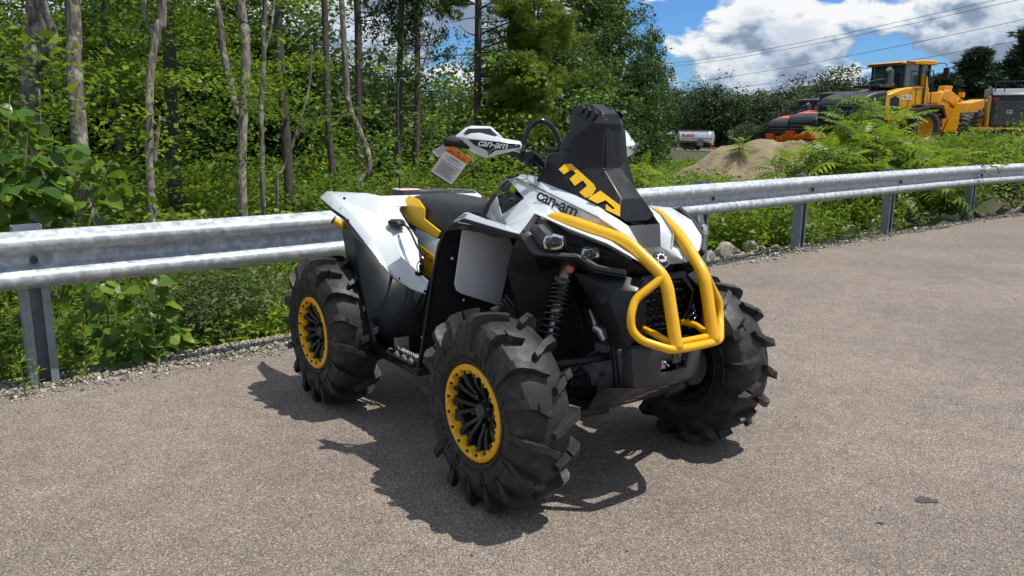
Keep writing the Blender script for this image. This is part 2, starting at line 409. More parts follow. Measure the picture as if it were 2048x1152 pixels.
prof = prof + [(-z, d) for z, d in reversed(prof[:-1])]
ZC = 0.672
def beam(s0, s1, lift):
    ss = list(np.arange(s0, s1, 0.12)) + [s1]; v = []; f_ = []; k_ = len(prof)
    for s_ in ss:
        p, tt, aw = rail_at(s_)
        for z, d in prof: v.append(IR @ (p - aw * (d + lift) + Vector((0, 0, ZC + z))))
    for i in range(len(ss) - 1):
        for j in range(k_ - 1): f_.append((i * k_ + j, i * k_ + j + 1, (i + 1) * k_ + j + 1, (i + 1) * k_ + j))
    return mk('rail', v, f_, 'galvanised', rail, smooth=60, solid=0.0035)
def s_near(pt):
    p = np.array(pt[:2]); return float(RAILS[np.argmin(np.hypot(*(RAILP - p).T))])
def fine_s(pt):
    ss = np.arange(0, RAILS[-1], 0.02); q = np.stack([np.interp(ss, RAILS, RAILP[:, 0]), np.interp(ss, RAILS, RAILP[:, 1])], 1)
    return float(ss[np.argmin(np.hypot(*(q - np.array(pt[:2])).T))])
s_l, s_a, s_b, s_c, s_d = 4.74, 10.82, 12.8, 15.1, 17.8
step = (s_a - s_l) / 3
posts = [s_l - step, s_l, s_l + step, s_l + 2 * step, s_a, s_b, s_c, s_d, s_d + 2.6, s_d + 5.2]
spl = [s_l - 1.3, s_l + 1.55 * step, s_d + 0.02]
beam(0.2, spl[1], 0.0); beam(spl[1] - 0.3, spl[2], 0.0045); beam(spl[2] - 0.3, RAILS[-1] - 0.1, 0.009)
for s_ in posts:
    if s_ < 0: continue
    p, tt, aw = rail_at(s_)
    rot = Matrix((tuple(tt), tuple(aw), (0, 0, 1))).transposed()
    c = p + aw * 0.10; b = MB(); zb, zt = -0.45, 0.846; h = zt - zb; zc = Vector((0, 0, (zb + zt) / 2))
    b.box(IR @ (c + aw * 0.085 + zc), (0.140, 0.006, h), rot)                                       # web at the back
    for q in (-1, 1):
        b.box(IR @ (c + tt * (q * 0.067) + aw * 0.0345 + zc), (0.006, 0.0948, h), rot)                # sides
        b.box(IR @ (c + tt * (q * 0.050) - aw * 0.016 + zc), (0.040, 0.006, h), rot)                  # front lips
    b.mk('post', 'post_steel', rail)
    bo = MB(); q = IR @ (p + aw * (0.002 - 0.006) + tt * 0.0 + Vector((0, 0, ZC)))
    bo.tube([q, q - aw * 0.012, q - aw * 0.016], [0.021, 0.019, 0.008], 14); bo.mk('bolt', 'dark_steel', rail, smooth=40)
for s0 in spl[1:]:
    for ds in (-0.05, -0.19):
        for z in (0.03, -0.03, 0.135, -0.135):
            p, tt, aw = rail_at(s0 + ds); zz = ZC + z; d = 0.0 if abs(z) < 0.1 else -0.038
            q = IR @ (p + aw * (d - 0.004) + Vector((0, 0, zz))); bo = MB(); bo.tube([q, q - aw * 0.010, q - aw * 0.013], [0.015, 0.013, 0.006], 10); bo.mk('bolt', 'dark_steel', rail, smooth=40)

# ------------------------------------------------------------------ gravel and rocks on the shoulder
t = MT('gravel'); at = t.n('ShaderNodeAttribute', attribute_name='rnd')
t.base(t.ramp(at.outputs['Fac'], [(0.0, (0.11, 0.10, 0.088)), (1.0, (0.60, 0.58, 0.54)), (0.35, (0.23, 0.205, 0.175)), (0.7, (0.36, 0.33, 0.285)), (0.85, (0.32, 0.25, 0.165))])); t.set(Roughness=0.85); t.bump(t.noise(120, 4), 0.3, 0.004); M['gravel'] = t.m
def ico():
    bm = bmesh.new(); bmesh.ops.create_icosphere(bm, subdivisions=1, radius=1); v = np.array([x.co[:] for x in bm.verts]); f_ = np.array([[q.index for q in x.verts] for x in bm.faces]); bm.free(); return v, f_
def batch(name, V, F_, mat, rnd=None, smooth=False):
    """big mesh from numpy arrays (all faces with the same corner count)"""
    me = bpy.data.meshes.new(name); nv, nf, k_ = len(V), len(F_), F_.shape[1]
    me.vertices.add(nv); me.vertices.foreach_set('co', V.astype(np.float32).ravel())
    me.loops.add(nf * k_); me.loops.foreach_set('vertex_index', F_.astype(np.int32).ravel())
    me.polygons.add(nf); me.polygons.foreach_set('loop_start', np.arange(0, nf * k_, k_, dtype=np.int32)); me.polygons.foreach_set('loop_total', np.full(nf, k_, np.int32))
    if rnd is not None:
        a = me.attributes.new('rnd', 'FLOAT', 'POINT'); a.data.foreach_set('value', rnd.astype(np.float32))
    me.materials.append(M[mat]); me.update(calc_edges=True)
    if smooth: me.polygons.foreach_set('use_smooth', [True] * nf)
    return me
iv, if_ = ico(); NS = 24000
ss = rng.uniform(0.5, RAILS[-1], NS) ; ss = np.where(rng.random(NS) < 0.55, rng.uniform(2.5, 9, NS), ss)
off = rng.uniform(-0.24, 0.50, NS); off = np.where(rng.random(NS) < 0.16, rng.normal(-0.22, 0.06, NS), off); lo_ = rng.random(NS) < .03; off = np.where(lo_, -0.25 - 3.5 * rng.random(NS) ** 2.2, off)
px_ = np.interp(ss, RAILS, RAILP[:, 0]); py_ = np.interp(ss, RAILS, RAILP[:, 1]); nx_, ny_ = -0.645, 0.764
gx, gy = px_ + nx_ * off - 0.0, py_ + ny_ * off
sz = np.exp(rng.normal(-5.05, 0.36, NS)) * np.where(off > 0.15, 1.25, 1.0) * np.where(ss > 11, 1.5, 1.0) * np.where(lo_, .55, 1.0)
gz = np.maximum(ground_z(gx, gy), np.where(off < -0.2, 0.0, -9)) + sz * 0.3
rot_ = rng.normal(size=(NS, 3, 3)); rot_, _ = np.linalg.qr(rot_)
jit = 1 + 0.25 * rng.normal(size=(NS, 12, 1)).clip(-1, 1); sc3 = np.stack([sz * rng.uniform(0.8, 1.4, NS), sz, sz * rng.uniform(0.5, 0.9, NS)], 1)
V = (iv[None] * jit * sc3[:, None, :]) @ rot_ + np.stack([gx, gy, gz], 1)[:, None, :]
F_ = (if_[None] + (np.arange(NS) * 12)[:, None, None]).reshape(-1, 3)
gm = batch('shoulder_gravel', V.reshape(-1, 3), F_, 'gravel', np.repeat(rng.random(NS), 12))
go = bpy.data.objects.new('shoulder_gravel', gm); col.objects.link(go); tag(go, 'pale crushed gravel along the edge of the asphalt', 'gravel', kind='stuff')

t = MT('rock'); fr = t.noise(5, 8, 0.65); rc = t.ramp(fr, [(0.3, (0.22, 0.20, 0.185)), (0.7, (0.50, 0.47, 0.43))]); oi = t.n('ShaderNodeObjectInfo')
tint = t.ramp(oi.outputs['Random'], [(0.0, (0.75, 0.64, 0.56)), (1.0, (1.6, 1.6, 1.57)), (0.35, (1.15, 1.12, 1.08))])
t.base(t.mix(1.0, rc, tint, 'MULTIPLY')); t.set(Roughness=0.9); t.bump(t.noise(22, 8, 0.7), 0.7, 0.03); M['rock'] = t.m
rock_meshes = []
for k_ in range(7):
    bm = bmesh.new(); bmesh.ops.create_icosphere(bm, subdivisions=3, radius=1); r_ = random.Random(k_)
    pl = [(Vector((r_.uniform(-1, 1), r_.uniform(-1, 1), r_.uniform(-0.6, 1))).normalized(), r_.uniform(0.55, 0.85)) for _ in range(12)]
    for v in bm.verts:
        for n_, d in pl:
            q = v.co.dot(n_)
            if q > d: v.co -= n_ * (q - d)
        v.co += v.co.normalized() * r_.uniform(-0.03, 0.03)
    me = bpy.data.meshes.new('rock'); bm.to_mesh(me); bm.free(); me.materials.append(M['rock']); me.polygons.foreach_set('use_smooth', [True] * len(me.polygons)); me.set_sharp_from_angle(angle=R(28)); rock_meshes.append(me)
ROCKS = [  # px, py (base), width px, height px, label
 ((2.577, 9.316, -0.09), 46, 40, 'large brown-grey boulder just right of the front bumper, behind the rail'),
 ((2.345, 9.086, -0.09), 32, 20, 'flat brown rock left of the largest boulder'),
 ((2.958, 9.525, -0.09), 36, 28, 'grey boulder second in size, right of the largest boulder'),
 ((2.708, 9.248, -0.09), 18, 12, 'small pale stone between the two largest boulders'),
 ((2.231, 8.905, -0.09), 24, 14, 'low whitish stone nearest the front fender'),
 ((3.108, 9.532, -0.09), 22, 11, 'small pale stone right of the grey boulder'),
 ((3.284, 9.58, -0.09), 20, 10, 'small grey stone halfway between the grey boulder and the next post'),
 ((4.149, 10.48, -0.09), 36, 15, 'white angular rock just right of the first post past the bumper'),
 ((3.976, 10.29, -0.09), 22, 12, 'grey pebbly stone hugging the first post past the bumper'),
 ((4.558, 10.89, -0.09), 24, 13, 'pale rock between white angular rock and brown slab'),
 ((4.831, 11.01, -0.09), 40, 22, 'pale ridged rock left of the brown slab'),
 ((5.375, 11.52, -0.09), 36, 17, 'smooth brown slab rock just left of the second post'),
 ((5.814, 11.77, -0.09), 20, 11, 'small grey rock right of the second post'),
 ((6.067, 11.97, -0.09), 18, 11, 'dark grey rock third from the second post'),
 ((6.321, 12.16, -0.09), 20, 12, 'light rock in the middle of the row before the third post'),
 ((6.564, 12.30, -0.09), 22, 12, 'rounded light grey rock left of the white block'),
 ((7.056, 12.66, -0.09), 38, 15, 'whitest wide rock just left of the third post'),
 ((7.274, 12.67, -0.09), 24, 12, 'low rock touching the third post'),
 ((7.716, 12.97, -0.09), 18, 14, 'small white cube-like rock right of the third post'),
 ((8.106, 13.14, -0.09), 22, 11, 'pale rock second from the third post'),
 ((8.464, 13.38, -0.09), 36, 18, 'broad white rock near the right edge of the photo'),
 ((8.956, 13.79, -0.09), 20, 14, 'rock cut by the right edge of the photo'),
]

for i, (p, w_, h_, lab) in enumerate(ROCKS):
    d = math.hypot(p[0], p[1]) * 1.0; k_ = d / 1567
    o = bpy.data.objects.new('rock', rock_meshes[i % 7]); col.objects.link(o); r_ = random.Random(i * 7 + 1)
    z = GZ(p[0], p[1]); o.location = (p[0], p[1] + 0.1, z + h_ * k_ * 0.28); o.scale = (w_ * k_ * 0.52, w_ * k_ * 0.36, h_ * k_ * 0.60); o.rotation_euler = (r_.uniform(-0.2, 0.2), r_.uniform(-0.2, 0.2), r_.uniform(-0.5, 0.5))
    tag(o, lab, 'rock', 'rocks along the edge of the lot')

# ================================================================== ALL-TERRAIN VEHICLE
HEAD = 0.6365
Fv = Vector((math.sin(HEAD), -math.cos(HEAD), 0))
atv = empty('all_terrain_vehicle', (-0.0138, 3.6876, 0), math.atan2(Fv.y, Fv.x))
tag(atv, 'white, black and yellow mud all-terrain vehicle with deep-lugged tyres parked on the asphalt', 'all-terrain vehicle')
BODY = Matrix.Translation((0, 0, 0.5)) @ Matrix.Rotation(R(-0.426), 4, 'Z') @ Matrix.Rotation(R(-1.088), 4, 'X') @ Matrix.Translation((0, 0, -0.5))
def flip(v): return [(x, -y, z) for x, y, z in v]
def panel(name, v, f, mat, th=0.004, bevel=0.006, mirror=False, off=-1.0, parent=None, smooth=None, sub=0, out=None, sharp=45):
    """sheet of faceted bodywork with thickness; faces are turned outwards, away from the vehicle's middle"""
    res = []
    for side in ((0, 1) if mirror else (0,)):
        vv = [Vector(p) for p in (flip(v) if side else v)]
        fl = []
        c = Vector(out) if out else Vector((vv[0].x * 0.6, 0, 0.55))
        for q in f:
            pts = [vv[i] for i in q]; nn = Vector((0, 0, 0))
            for i in range(len(pts)): nn += (pts[i] - pts[0]).cross(pts[(i + 1) % len(pts)] - pts[0])
            mid = sum(pts, Vector()) / len(pts)
            fl.append(tuple(q) if nn.dot(mid - c) > 0 else tuple(reversed(q)))
        par = parent[side] if isinstance(parent, (list, tuple)) else (parent or atv)
        mw = BODY if par is atv else None
        res.append(mk(name, vv, fl, mat, par, mw, solid=th, bevel=bevel, off=off, smooth=smooth, sub=sub, sharp=sharp))
    return res
def bpart(mb, name, mat, parent=None, **k):
    par = parent or atv
    return mb.mk(name, mat, par, BODY if par is atv else None, **k)
def mir(fn):
    fn(1); fn(-1)

# ---- rear fenders
v = [(-1.183, -0.46, 0.988), (-1.233, -0.4, 1.019), (-1.014, -0.45, 1.006), (-0.8368, -0.34, 1.035), (-0.7419, -0.3, 1.026), (-0.6325, -0.27, 0.9816), (-0.7192, -0.52, 0.927), (-0.6828, -0.49, 0.9369), (-0.6462, -0.38, 0.946), (-0.4492, -0.5, 0.8483),
     (-0.4481, -0.53, 0.8186), (-0.3307, -0.51, 0.739), (-0.3382, -0.48, 0.7259), (-0.316, -0.46, 0.6743), (-0.1941, -0.435, 0.6394), (-0.0971, -0.41, 0.6279), (-0.1091, -0.39, 0.685), (-0.1881, -0.385, 0.6954), (-0.3638, -0.3, 0.8467), (-0.5362, -0.27, 0.9113), (-0.4909, -0.395, 0.8844), (-0.2858, -0.43, 0.7754), (-0.9272, -0.5, 0.9536)]
rf = panel('rear_fender', v, [(0,22,2),(22,6,7,2),(0,2,1),(1,2,3),(2,7,8),(2,8,3),(3,8,4),(4,8,5),(6,10,9,7),(10,11,12,9),(11,13,12),(7,9,20,8),(9,12,21,20),(12,13,14,21),(21,14,15,16),(21,16,17),(20,21,17,18),(20,18,19),(8,20,19,5)], 'white_plastic', 0.005, 0.012, True)
for s_ in (0, 1):
    for q in [(-0.8377, -0.468, 1.01), (-0.6792, -0.522, 0.9133), (-0.2643, -0.45, 0.6769), (-0.0972, -0.41, 0.6396)]:
        q = Vector(q); q.y = -q.y if s_ else q.y
        b = MB(); b.tube([q, q + Vector((0.002, 0.004 if s_ else -0.004, 0.003)), q + Vector((0.003, 0.007 if s_ else -0.007, 0.005))], [0.008, 0.007, 0.003], 10); b.mk('bolt', 'black_gloss', rf[s_], smooth=50)
# underside lip of the fender tip
panel('fender_liner', [(-1.182, -0.455, 0.9797), (-0.9509, -0.49, 0.9458), (-0.7307, -0.515, 0.9206), (-0.8098, -0.48, 0.8956), (-1.143, -0.42, 0.9205), (-1.294, -0.4, 0.9577)], [(0,1,4,5),(1,2,3,4)], 'deep_black', 0.004, 0, True)
# ---- black lower side panels
v = [(-0.7365, -0.53, 0.8593), (-0.7127, -0.523, 0.9227), (-0.442, -0.533, 0.8148), (-0.3248, -0.513, 0.7353), (-0.3103, -0.463, 0.6706), (-0.1886, -0.438, 0.6358), (-0.0919, -0.413, 0.6244), (-0.5285, -0.56, 0.8522), (-0.409, -0.585, 0.6607), (-0.3327, -0.585, 0.4896),
     (-0.3032, -0.58, 0.3829), (-0.1936, -0.57, 0.3731), (-0.6654, -0.54, 0.7254), (-0.6146, -0.55, 0.5547), (-0.6078, -0.55, 0.4292), (-0.5172, -0.55, 0.3399), (-0.4182, -0.56, 0.2879), (0.0646, -0.545, 0.3348), (0.0332, -0.53, 0.3682), (-0.3558, -0.53, 0.4213), (-0.1568, -0.4, 0.525), (-0.3647, -0.5, 0.3173), (-0.1519, -0.4, 0.3339), (-0.2557, -0.575, 0.3712)]
sp_ = panel('side_panel', v, [(1,0,7),(0,12,7),(7,12,13,8),(8,13,14,9),(9,14,15,10),(10,15,16,23),(23,16,11),(11,16,17,18),(1,7,2),(2,7,8,3),(3,8,9,4),(4,9,19,5),(5,19,20,6),(9,10,19),(10,23,11,21),(10,21,19),(19,21,22,20)], 'black_side', 0.005, 0, True, parent=None, smooth=38)
# footboard and serrated pegs
for s_ in (-1, 1):
    b = MB(); b.box((-0.13, s_ * 0.44, 0.315), (0.42, 0.22, 0.03)); bpart(b, 'footboard', 'black_plastic', bevel=0.006)
    b = MB()
    for k_ in range(2):
        y0 = s_ * (0.50 - 0.10 * k_); v = []; n_ = 12; x0, x1 = -0.20, 0.045
        for i in range(n_ * 2 + 1):
            x = x0 + (x1 - x0) * i / (n_ * 2); v.append((x, y0, 0.333)); 
        for i in range(n_ * 2 + 1):
            x = x0 + (x1 - x0) * i / (n_ * 2); v.append((x, y0, 0.372 if i % 2 else 0.356))
        m_ = n_ * 2 + 1; b.add(v, [(i, i + 1, m_ + i + 1, m_ + i) for i in range(m_ - 1)])
    b.box((-0.215, s_ * 0.45, 0.365), (0.012, 0.11, 0.075)); b.box((-0.09, s_ * 0.46, 0.337), (0.05, 0.05, 0.008)); b.box((0.02, s_ * 0.47, 0.337), (0.05, 0.07, 0.008))
    bpart(b, 'foot_peg', 'bare_aluminium', solid=0.005)
    b = MB()
    for k_ in range(4): b.tube([(-0.20 + 0.065 * k_, s_ * 0.555, 0.352), (-0.165 + 0.065 * k_, s_ * 0.555, 0.362), (-0.14 + 0.065 * k_, s_ * 0.555, 0.352)], [0.008, 0.016, 0.008], 8)
    bpart(b, 'peg_teeth', 'charcoal_plastic', smooth=40)
# ---- black splash walls behind the front wheels
ow = [(0.2343, -0.508, 0.962), (0.186, -0.51, 0.8978), (0.1547, -0.525, 0.7453), (0.1217, -0.535, 0.5655), (0.0914, -0.54, 0.4251), (0.0646, -0.545, 0.3348)]
v = ow + [(x + 0.05, -0.12, z) for x, y, z in ow]
sw = panel('splash_wall', v, [(i, i + 1, i + 7, i + 6) for i in range(5)], 'deep_black', 0.006, 0, True, out=(-5, 0, 0.5))
v2 = [(x - 0.002, y - 0.004, z) for x, y, z in ow] + [(x + 0.014, y - 0.001, z) for x, y, z in ow]
panel('wall_edge', v2, [(i, i + 1, i + 7, i + 6) for i in range(5)], 'black_plastic', 0.012, 0.003, True)
GP = [(0.285, -0.4527, 0.9729), (0.285, -0.211, 0.9237), (0.28, -0.1875, 0.8803), (0.255, -0.2057, 0.7326), (0.235, -0.2209, 0.614), (0.235, -0.425, 0.691), (0.235, -0.4477, 0.7063), (0.24, -0.461, 0.7363)]
gp = panel('inner_shield', GP, [tuple(range(8))], 'grey_panel', 0.005, 0.004, True, out=(-5, 0, 0.5))
for s_ in (-1, 1):
    for q in ((0.24, -0.4718, 0.8455), (0.19, -0.3807, 0.6498)):
        q = Vector((q[0], -s_ * q[1] * -1 if s_ > 0 else q[1], q[2])); q.y = abs(q.y) * s_
        b = MB(); b.tube([q, q + Vector((0.006, 0, 0)), q + Vector((0.009, 0, 0))], [0.009, 0.008, 0.003], 10); bpart(b, 'screw', 'steel', smooth=50)
# ---- front fenders
v = [(0.307, -0.51, 1.009), (0.357, -0.49, 1.049), (0.6959, -0.469, 1.002), (0.691, -0.396, 1.074), (0.4437, -0.345, 1.001), (0.2167, -0.36, 1.024), (0.3554, -0.47, 1.048)]
ff_ = panel('front_fender', v, [(0,1,6),(0,6,2),(6,5,4,2),(2,4,3)], 'white_plastic', 0.005, 0.008, True)
v = [(0.3075, -0.515, 1.001), (0.3689, -0.502, 1.027), (0.6966, -0.474, 0.9991), (0.7034, -0.474, 0.9852), (0.5401, -0.486, 0.9721), (0.3621, -0.502, 0.996), (0.2393, -0.511, 0.9627)]
panel('fender_flare', v, [(0,1,5,6),(1,2,3,4,5)], 'black_plastic', 0.008, 0.003, True)
mk('sun_block_sheet', [(0.24, -.485, .978), (0.69, -.450, .978), (0.69, -.10, .985), (0.16, -.10, .985)], [(0, 1, 2, 3)], 'deep_black', atv, BODY, solid=.004)  # black sheet added under the fender to keep sun streaks off the inner shield
mk('sun_block_sheet', [(0.24, .485, .978), (0.69, .450, .978), (0.69, .10, .985), (0.16, .10, .985)], [(3, 2, 1, 0)], 'deep_black', atv, BODY, solid=.004)  # the same added sun-blocking sheet on the left side
# ---- front pod: white shell from the console down to the nose
A0, A1, A2, A3, A4, A5 = (0.2343, -0.12, 1.19), (0.4315, -0.185, 1.191), (0.6421, -0.155, 1.133), (0.7508, -0.125, 1.094), (0.87, -0.085, 1.03), (0.9123, -0.05, 0.9472)
S1, S2, S3, S4, S5 = (0.2519, -0.17, 1.173), (0.5279, -0.212, 1.132), (0.7977, -0.165, 1.05), (0.9094, -0.118, 0.9888), (0.9406, -0.078, 0.9415)
K0, K1, L1, L2, L3, L4, L5, L6 = (0.2407, -0.18, 1.155), (0.4138, -0.238, 1.102), (0.3088, -0.275, 1.027), (0.6549, -0.375, 1.065), (0.8111, -0.335, 1.027), (0.9408, -0.25, 0.9824), (0.992, -0.185, 0.9376), (1.002, -0.1, 0.8957)
V1, V2, V3, V4, V5 = (0.593, -0.258, 1.052), (0.6679, -0.215, 1.026), (0.7549, -0.162, 1.004), (0.8293, -0.118, 0.9792), (0.8964, -0.092, 0.9479)
v = [A0,A1,A2,A3,A4,A5,S1,S2,S3,S4,S5,K0,K1,L1,L2,L3,L4,L5,L6, (0.4298, -0.335, 0.999), (0.4978, -0.27, 1.073), V1,V2,V3,V4,V5]
pod = panel('body_pod', v, [(0,6,7,1),(1,7,2),(2,7,8,3),(3,8,9,4),(4,9,10,5),(6,11,12,7),(12,13,19,20),(19,14,21,20),(7,12,20,21),(7,21,22),(7,22,23,8),(8,23,24),(8,24,9),(9,24,25),(9,25,10),(21,14,15,22),(22,15,16,23),(23,16,24),(24,16,17,25),(25,17,18,10),(10,18,5)], 'white_plastic', 0.004, 0.008, True)
# nose centre below the snorkel
v = [A5, (A5[0], -A5[1], A5[2]), (L6[0], -L6[1], L6[2]), L6, A4, (A4[0], -A4[1], A4[2])]
panel('nose_panel', v, [(0,1,2,3),(4,5,1,0)], 'charcoal_plastic', 0.004, 0.006, out=(0, 0, 0.6))
# grey stripe
sl = []
for p, q in ((S1, A0), (S2, A1), (S3, A3), (S4, A4), (S5, A5)):
    p, q = Vector(p), Vector(q); n_ = Vector((0.003, -0.007, 0.006)); w_ = (q - p).normalized()
    sl += [p + n_ * 0.75 - w_ * 0.001, p + n_ * 0.75 + w_ * 0.008]
panel('stripe', [tuple(p) for p in sl], [(2*i, 2*i+1, 2*i+3, 2*i+2) for i in range(4)], 'stripe_grey', 0.003, 0, True)
# console behind the pod
panel('console_side', [(0.0874, -0.13, 1.151), (0.22, -0.165, 1.153), (0.22, -0.18, 1.115), (0.1653, -0.2, 1.116), (0.091, -0.1, 1.173)], [(0,1,2,3),(4,1,0)], 'black_gloss', 0.004, 0.004, True)
panel('console_pocket', [(0.1982, -0.225, 1.091), (0.22, -0.18, 1.117), (0.4099, -0.235, 1.099), (0.3479, -0.245, 1.072), (0.2905, -0.262, 1.023), (0.2243, -0.235, 1.076)], [(0,1,2,3,5),(5,3,4)], 'black_plastic', 0.004, 0.003, True)
for q in ((0.255, -0.215, 1.091), (0.3126, -0.225, 1.089), (0.3618, -0.235, 1.089)):
    b = MB(); b.box(q, (0.02, 0.02, 0.012)); bpart(b, 'console_switch', 'charcoal_plastic', bevel=0.003)
panel('knee_panel', [(0.2124, -0.235, 1.096), (0.3046, -0.272, 1.025), (0.3951, -0.31, 0.992), (0.2549, -0.27, 0.9901), (0.1419, -0.24, 1.001), (0.1607, -0.23, 1.053)], [(0,1,5),(1,2,3),(1,3,4,5)], 'grey_white', 0.004, 0.008, True)
panel('knee_trim', [(0.188, -0.2, 1.12), (0.2081, -0.232, 1.096), (0.1579, -0.228, 1.048), (0.1351, -0.238, 0.9984), (0.0576, -0.21, 0.9941), (0.0814, -0.2, 1.05), (0.1167, -0.19, 1.097)], [(0,1,6),(1,2,5,6),(2,3,4,5)], 'deep_black', 0.006, 0.006, True)
panel('rear_shell', [(-0.1849, -0.19, 0.8786), (0.0577, -0.21, 0.9896), (0.2978, -0.24, 0.9761), (-0.0092, -0.25, 0.7868), (-0.3005, -0.26, 0.6465), (-0.4557, -0.24, 0.7991), (-0.5418, -0.215, 0.8772), (-0.3326, -0.205, 0.8424)], [(0,1,2,3),(0,3,4,7),(4,5,6,7)], 'grey_white', 0.004, 0.006, True)
panel('console_top', [(0.2343, -0.12, 1.19), (0.0911, -0.1, 1.171), (Vector((0.0911, -0.1, 1.171)) * Vector((1,-1,1)) if False else (-0.2389, 0.1, 1.123)), (0.0392, 0.12, 1.172)], [(0,1,2,3)], 'black_plastic', 0.01, 0.004, out=(0, 0, 0.6))
# ---- writing on the pod
put_text('lettering', 'can-am', 'black_print', (0.5079, -0.2487, 1.105), (0.7033, -0.203, 1.045), (0.5021, -0.2353, 1.14), atv, BODY, shear=0.22, bold=0.02, lift=0.001, spacing=0.92)
# ---- light bezels
for s_, mirq in ((0, False),):
    bz = panel('light_bezel', [(0.6961, -0.469, 0.9988), (0.6923, -0.397, 1.075), (0.7076, -0.385, 1.062), (0.7109, -0.43, 1.011), (0.7681, -0.455, 0.9353), (0.7783, -0.42, 0.9544), (0.8297, -0.4, 0.9325), (0.8197, -0.39, 0.9432), (0.8847, -0.35, 0.9292), (0.8754, -0.35, 0.9461), (0.9277, -0.3, 0.888), (0.9397, -0.295, 0.9058), (0.9894, -0.2, 0.869), (0.9855, -0.2, 0.8867), (0.8231, -0.345, 1.027), (0.8267, -0.345, 1.012), (0.9537, -0.262, 0.9829), (0.9547, -0.262, 0.9687), (1.007, -0.195, 0.9386), (1.008, -0.195, 0.9225)],
          [(0,1,2,3),(0,3,5,4),(4,5,7,6),(6,7,9,8),(8,9,11,10),(10,11,13,12),(1,14,15,2),(14,16,17,15),(16,18,19,17)], 'charcoal_plastic', 0.014, 0.005, True)
    panel('light_well', [(0.6915, -0.415, 1.005), (0.6886, -0.37, 1.058), (0.797, -0.32, 1.01), (0.9312, -0.24, 0.966), (0.9882, -0.175, 0.9199), (0.9822, -0.1, 0.8835), (0.9585, -0.17, 0.8689), (0.8914, -0.26, 0.8865), (0.8325, -0.31, 0.9264), (0.7684, -0.35, 0.9279), (0.728, -0.38, 0.9433)], [tuple(range(11))], 'deep_black', 0.004, 0, True)
    panel('lower_lip', [(0.8113, -0.395, 0.9461), (0.8641, -0.352, 0.9429), (0.9021, -0.33, 0.9357), (0.9396, -0.285, 0.9013), (0.9858, -0.2, 0.8831), (0.9919, -0.2, 0.8694), (0.9216, -0.292, 0.8864), (0.8792, -0.338, 0.9258), (0.8236, -0.395, 0.9313)], [(0,1,7,8),(1,2,7),(2,3,6,7),(3,4,5,6)], 'charcoal_plastic', 0.006, 0.004, True)
    panel('under_bezel', [(0.6908, -0.465, 0.9961), (0.7617, -0.45, 0.9322), (0.8237, -0.395, 0.9295), (0.8764, -0.345, 0.9241), (0.9224, -0.295, 0.885), (0.9922, -0.2, 0.8658), (0.9368, -0.15, 0.8469), (0.8162, -0.22, 0.8413), (0.7336, -0.3, 0.8775), (0.6635, -0.34, 0.8411), (0.5263, -0.38, 0.9129)], [(0,1,9,10),(1,2,8,9),(2,3,8),(3,4,7,8),(4,5,6,7)], 'black_plastic', 0.005, 0.004, True)
def lamp(cx, nx, ux, w_, h_, name, par):
    """faceted lamp: housing, chromed bowl and clear lens"""
    c = Vector(cx); n_ = Vector(nx).normalized(); u = (Vector(ux) - n_ * Vector(ux).dot(n_)).normalized(); k_ = n_.cross(u)
    oct_ = [(-1, .25), (-.75, .8), (-.1, 1), (.75, .85), (1, .1), (.8, -.75), (.1, -1), (-.8, -.7)]
    def ring(s__, d): return [c + u * x * w_ * s__ + k_ * y * h_ * s__ + n_ * d for x, y in oct_]
    def loft(rings): return [p for r_ in rings for p in r_], [(i * 8 + j, i * 8 + (j + 1) % 8, (i + 1) * 8 + (j + 1) % 8, (i + 1) * 8 + j) for i in range(len(rings) - 1) for j in range(8)]
    v_, f_ = loft([ring(0.6, -0.06), ring(1.12, -0.015), ring(1.16, 0.0), ring(1.05, 0.003)]); h = mk(name, v_, f_ + [tuple(range(7, -1, -1))], 'charcoal_plastic', atv, BODY, bevel=0.002)
    v_, f_ = loft([ring(0.35, -0.035), ring(0.75, -0.025), ring(1.0, 0.0)]); mk('reflector', v_, f_ + [tuple(range(8))], 'lamp_chrome', h, smooth=25)
    b = MB()
    for q in (-0.35, 0.35): b.lathe([(0.0, 0.004), (h_ * 0.42, 0.002), (h_ * 0.5, -0.01)], 'X', (0, 0, 0), 12)
    b = MB(); b.tube([c - u * w_ * .35 - n_ * .03, c - u * w_ * .35 - n_ * .012], h_ * .4, 10); b.tube([c + u * w_ * .35 - n_ * .03, c + u * w_ * .35 - n_ * .012], h_ * .4, 10); b.mk('bulb', 'black_gloss', h, smooth=40)
    v_, f_ = loft([ring(1.03, 0.003), ring(0.85, 0.013), ring(0.4, 0.02)]); mk('lens', v_, f_ + [tuple(16 + i for i in range(8))], 'lamp_glass', h, bevel=0.002)
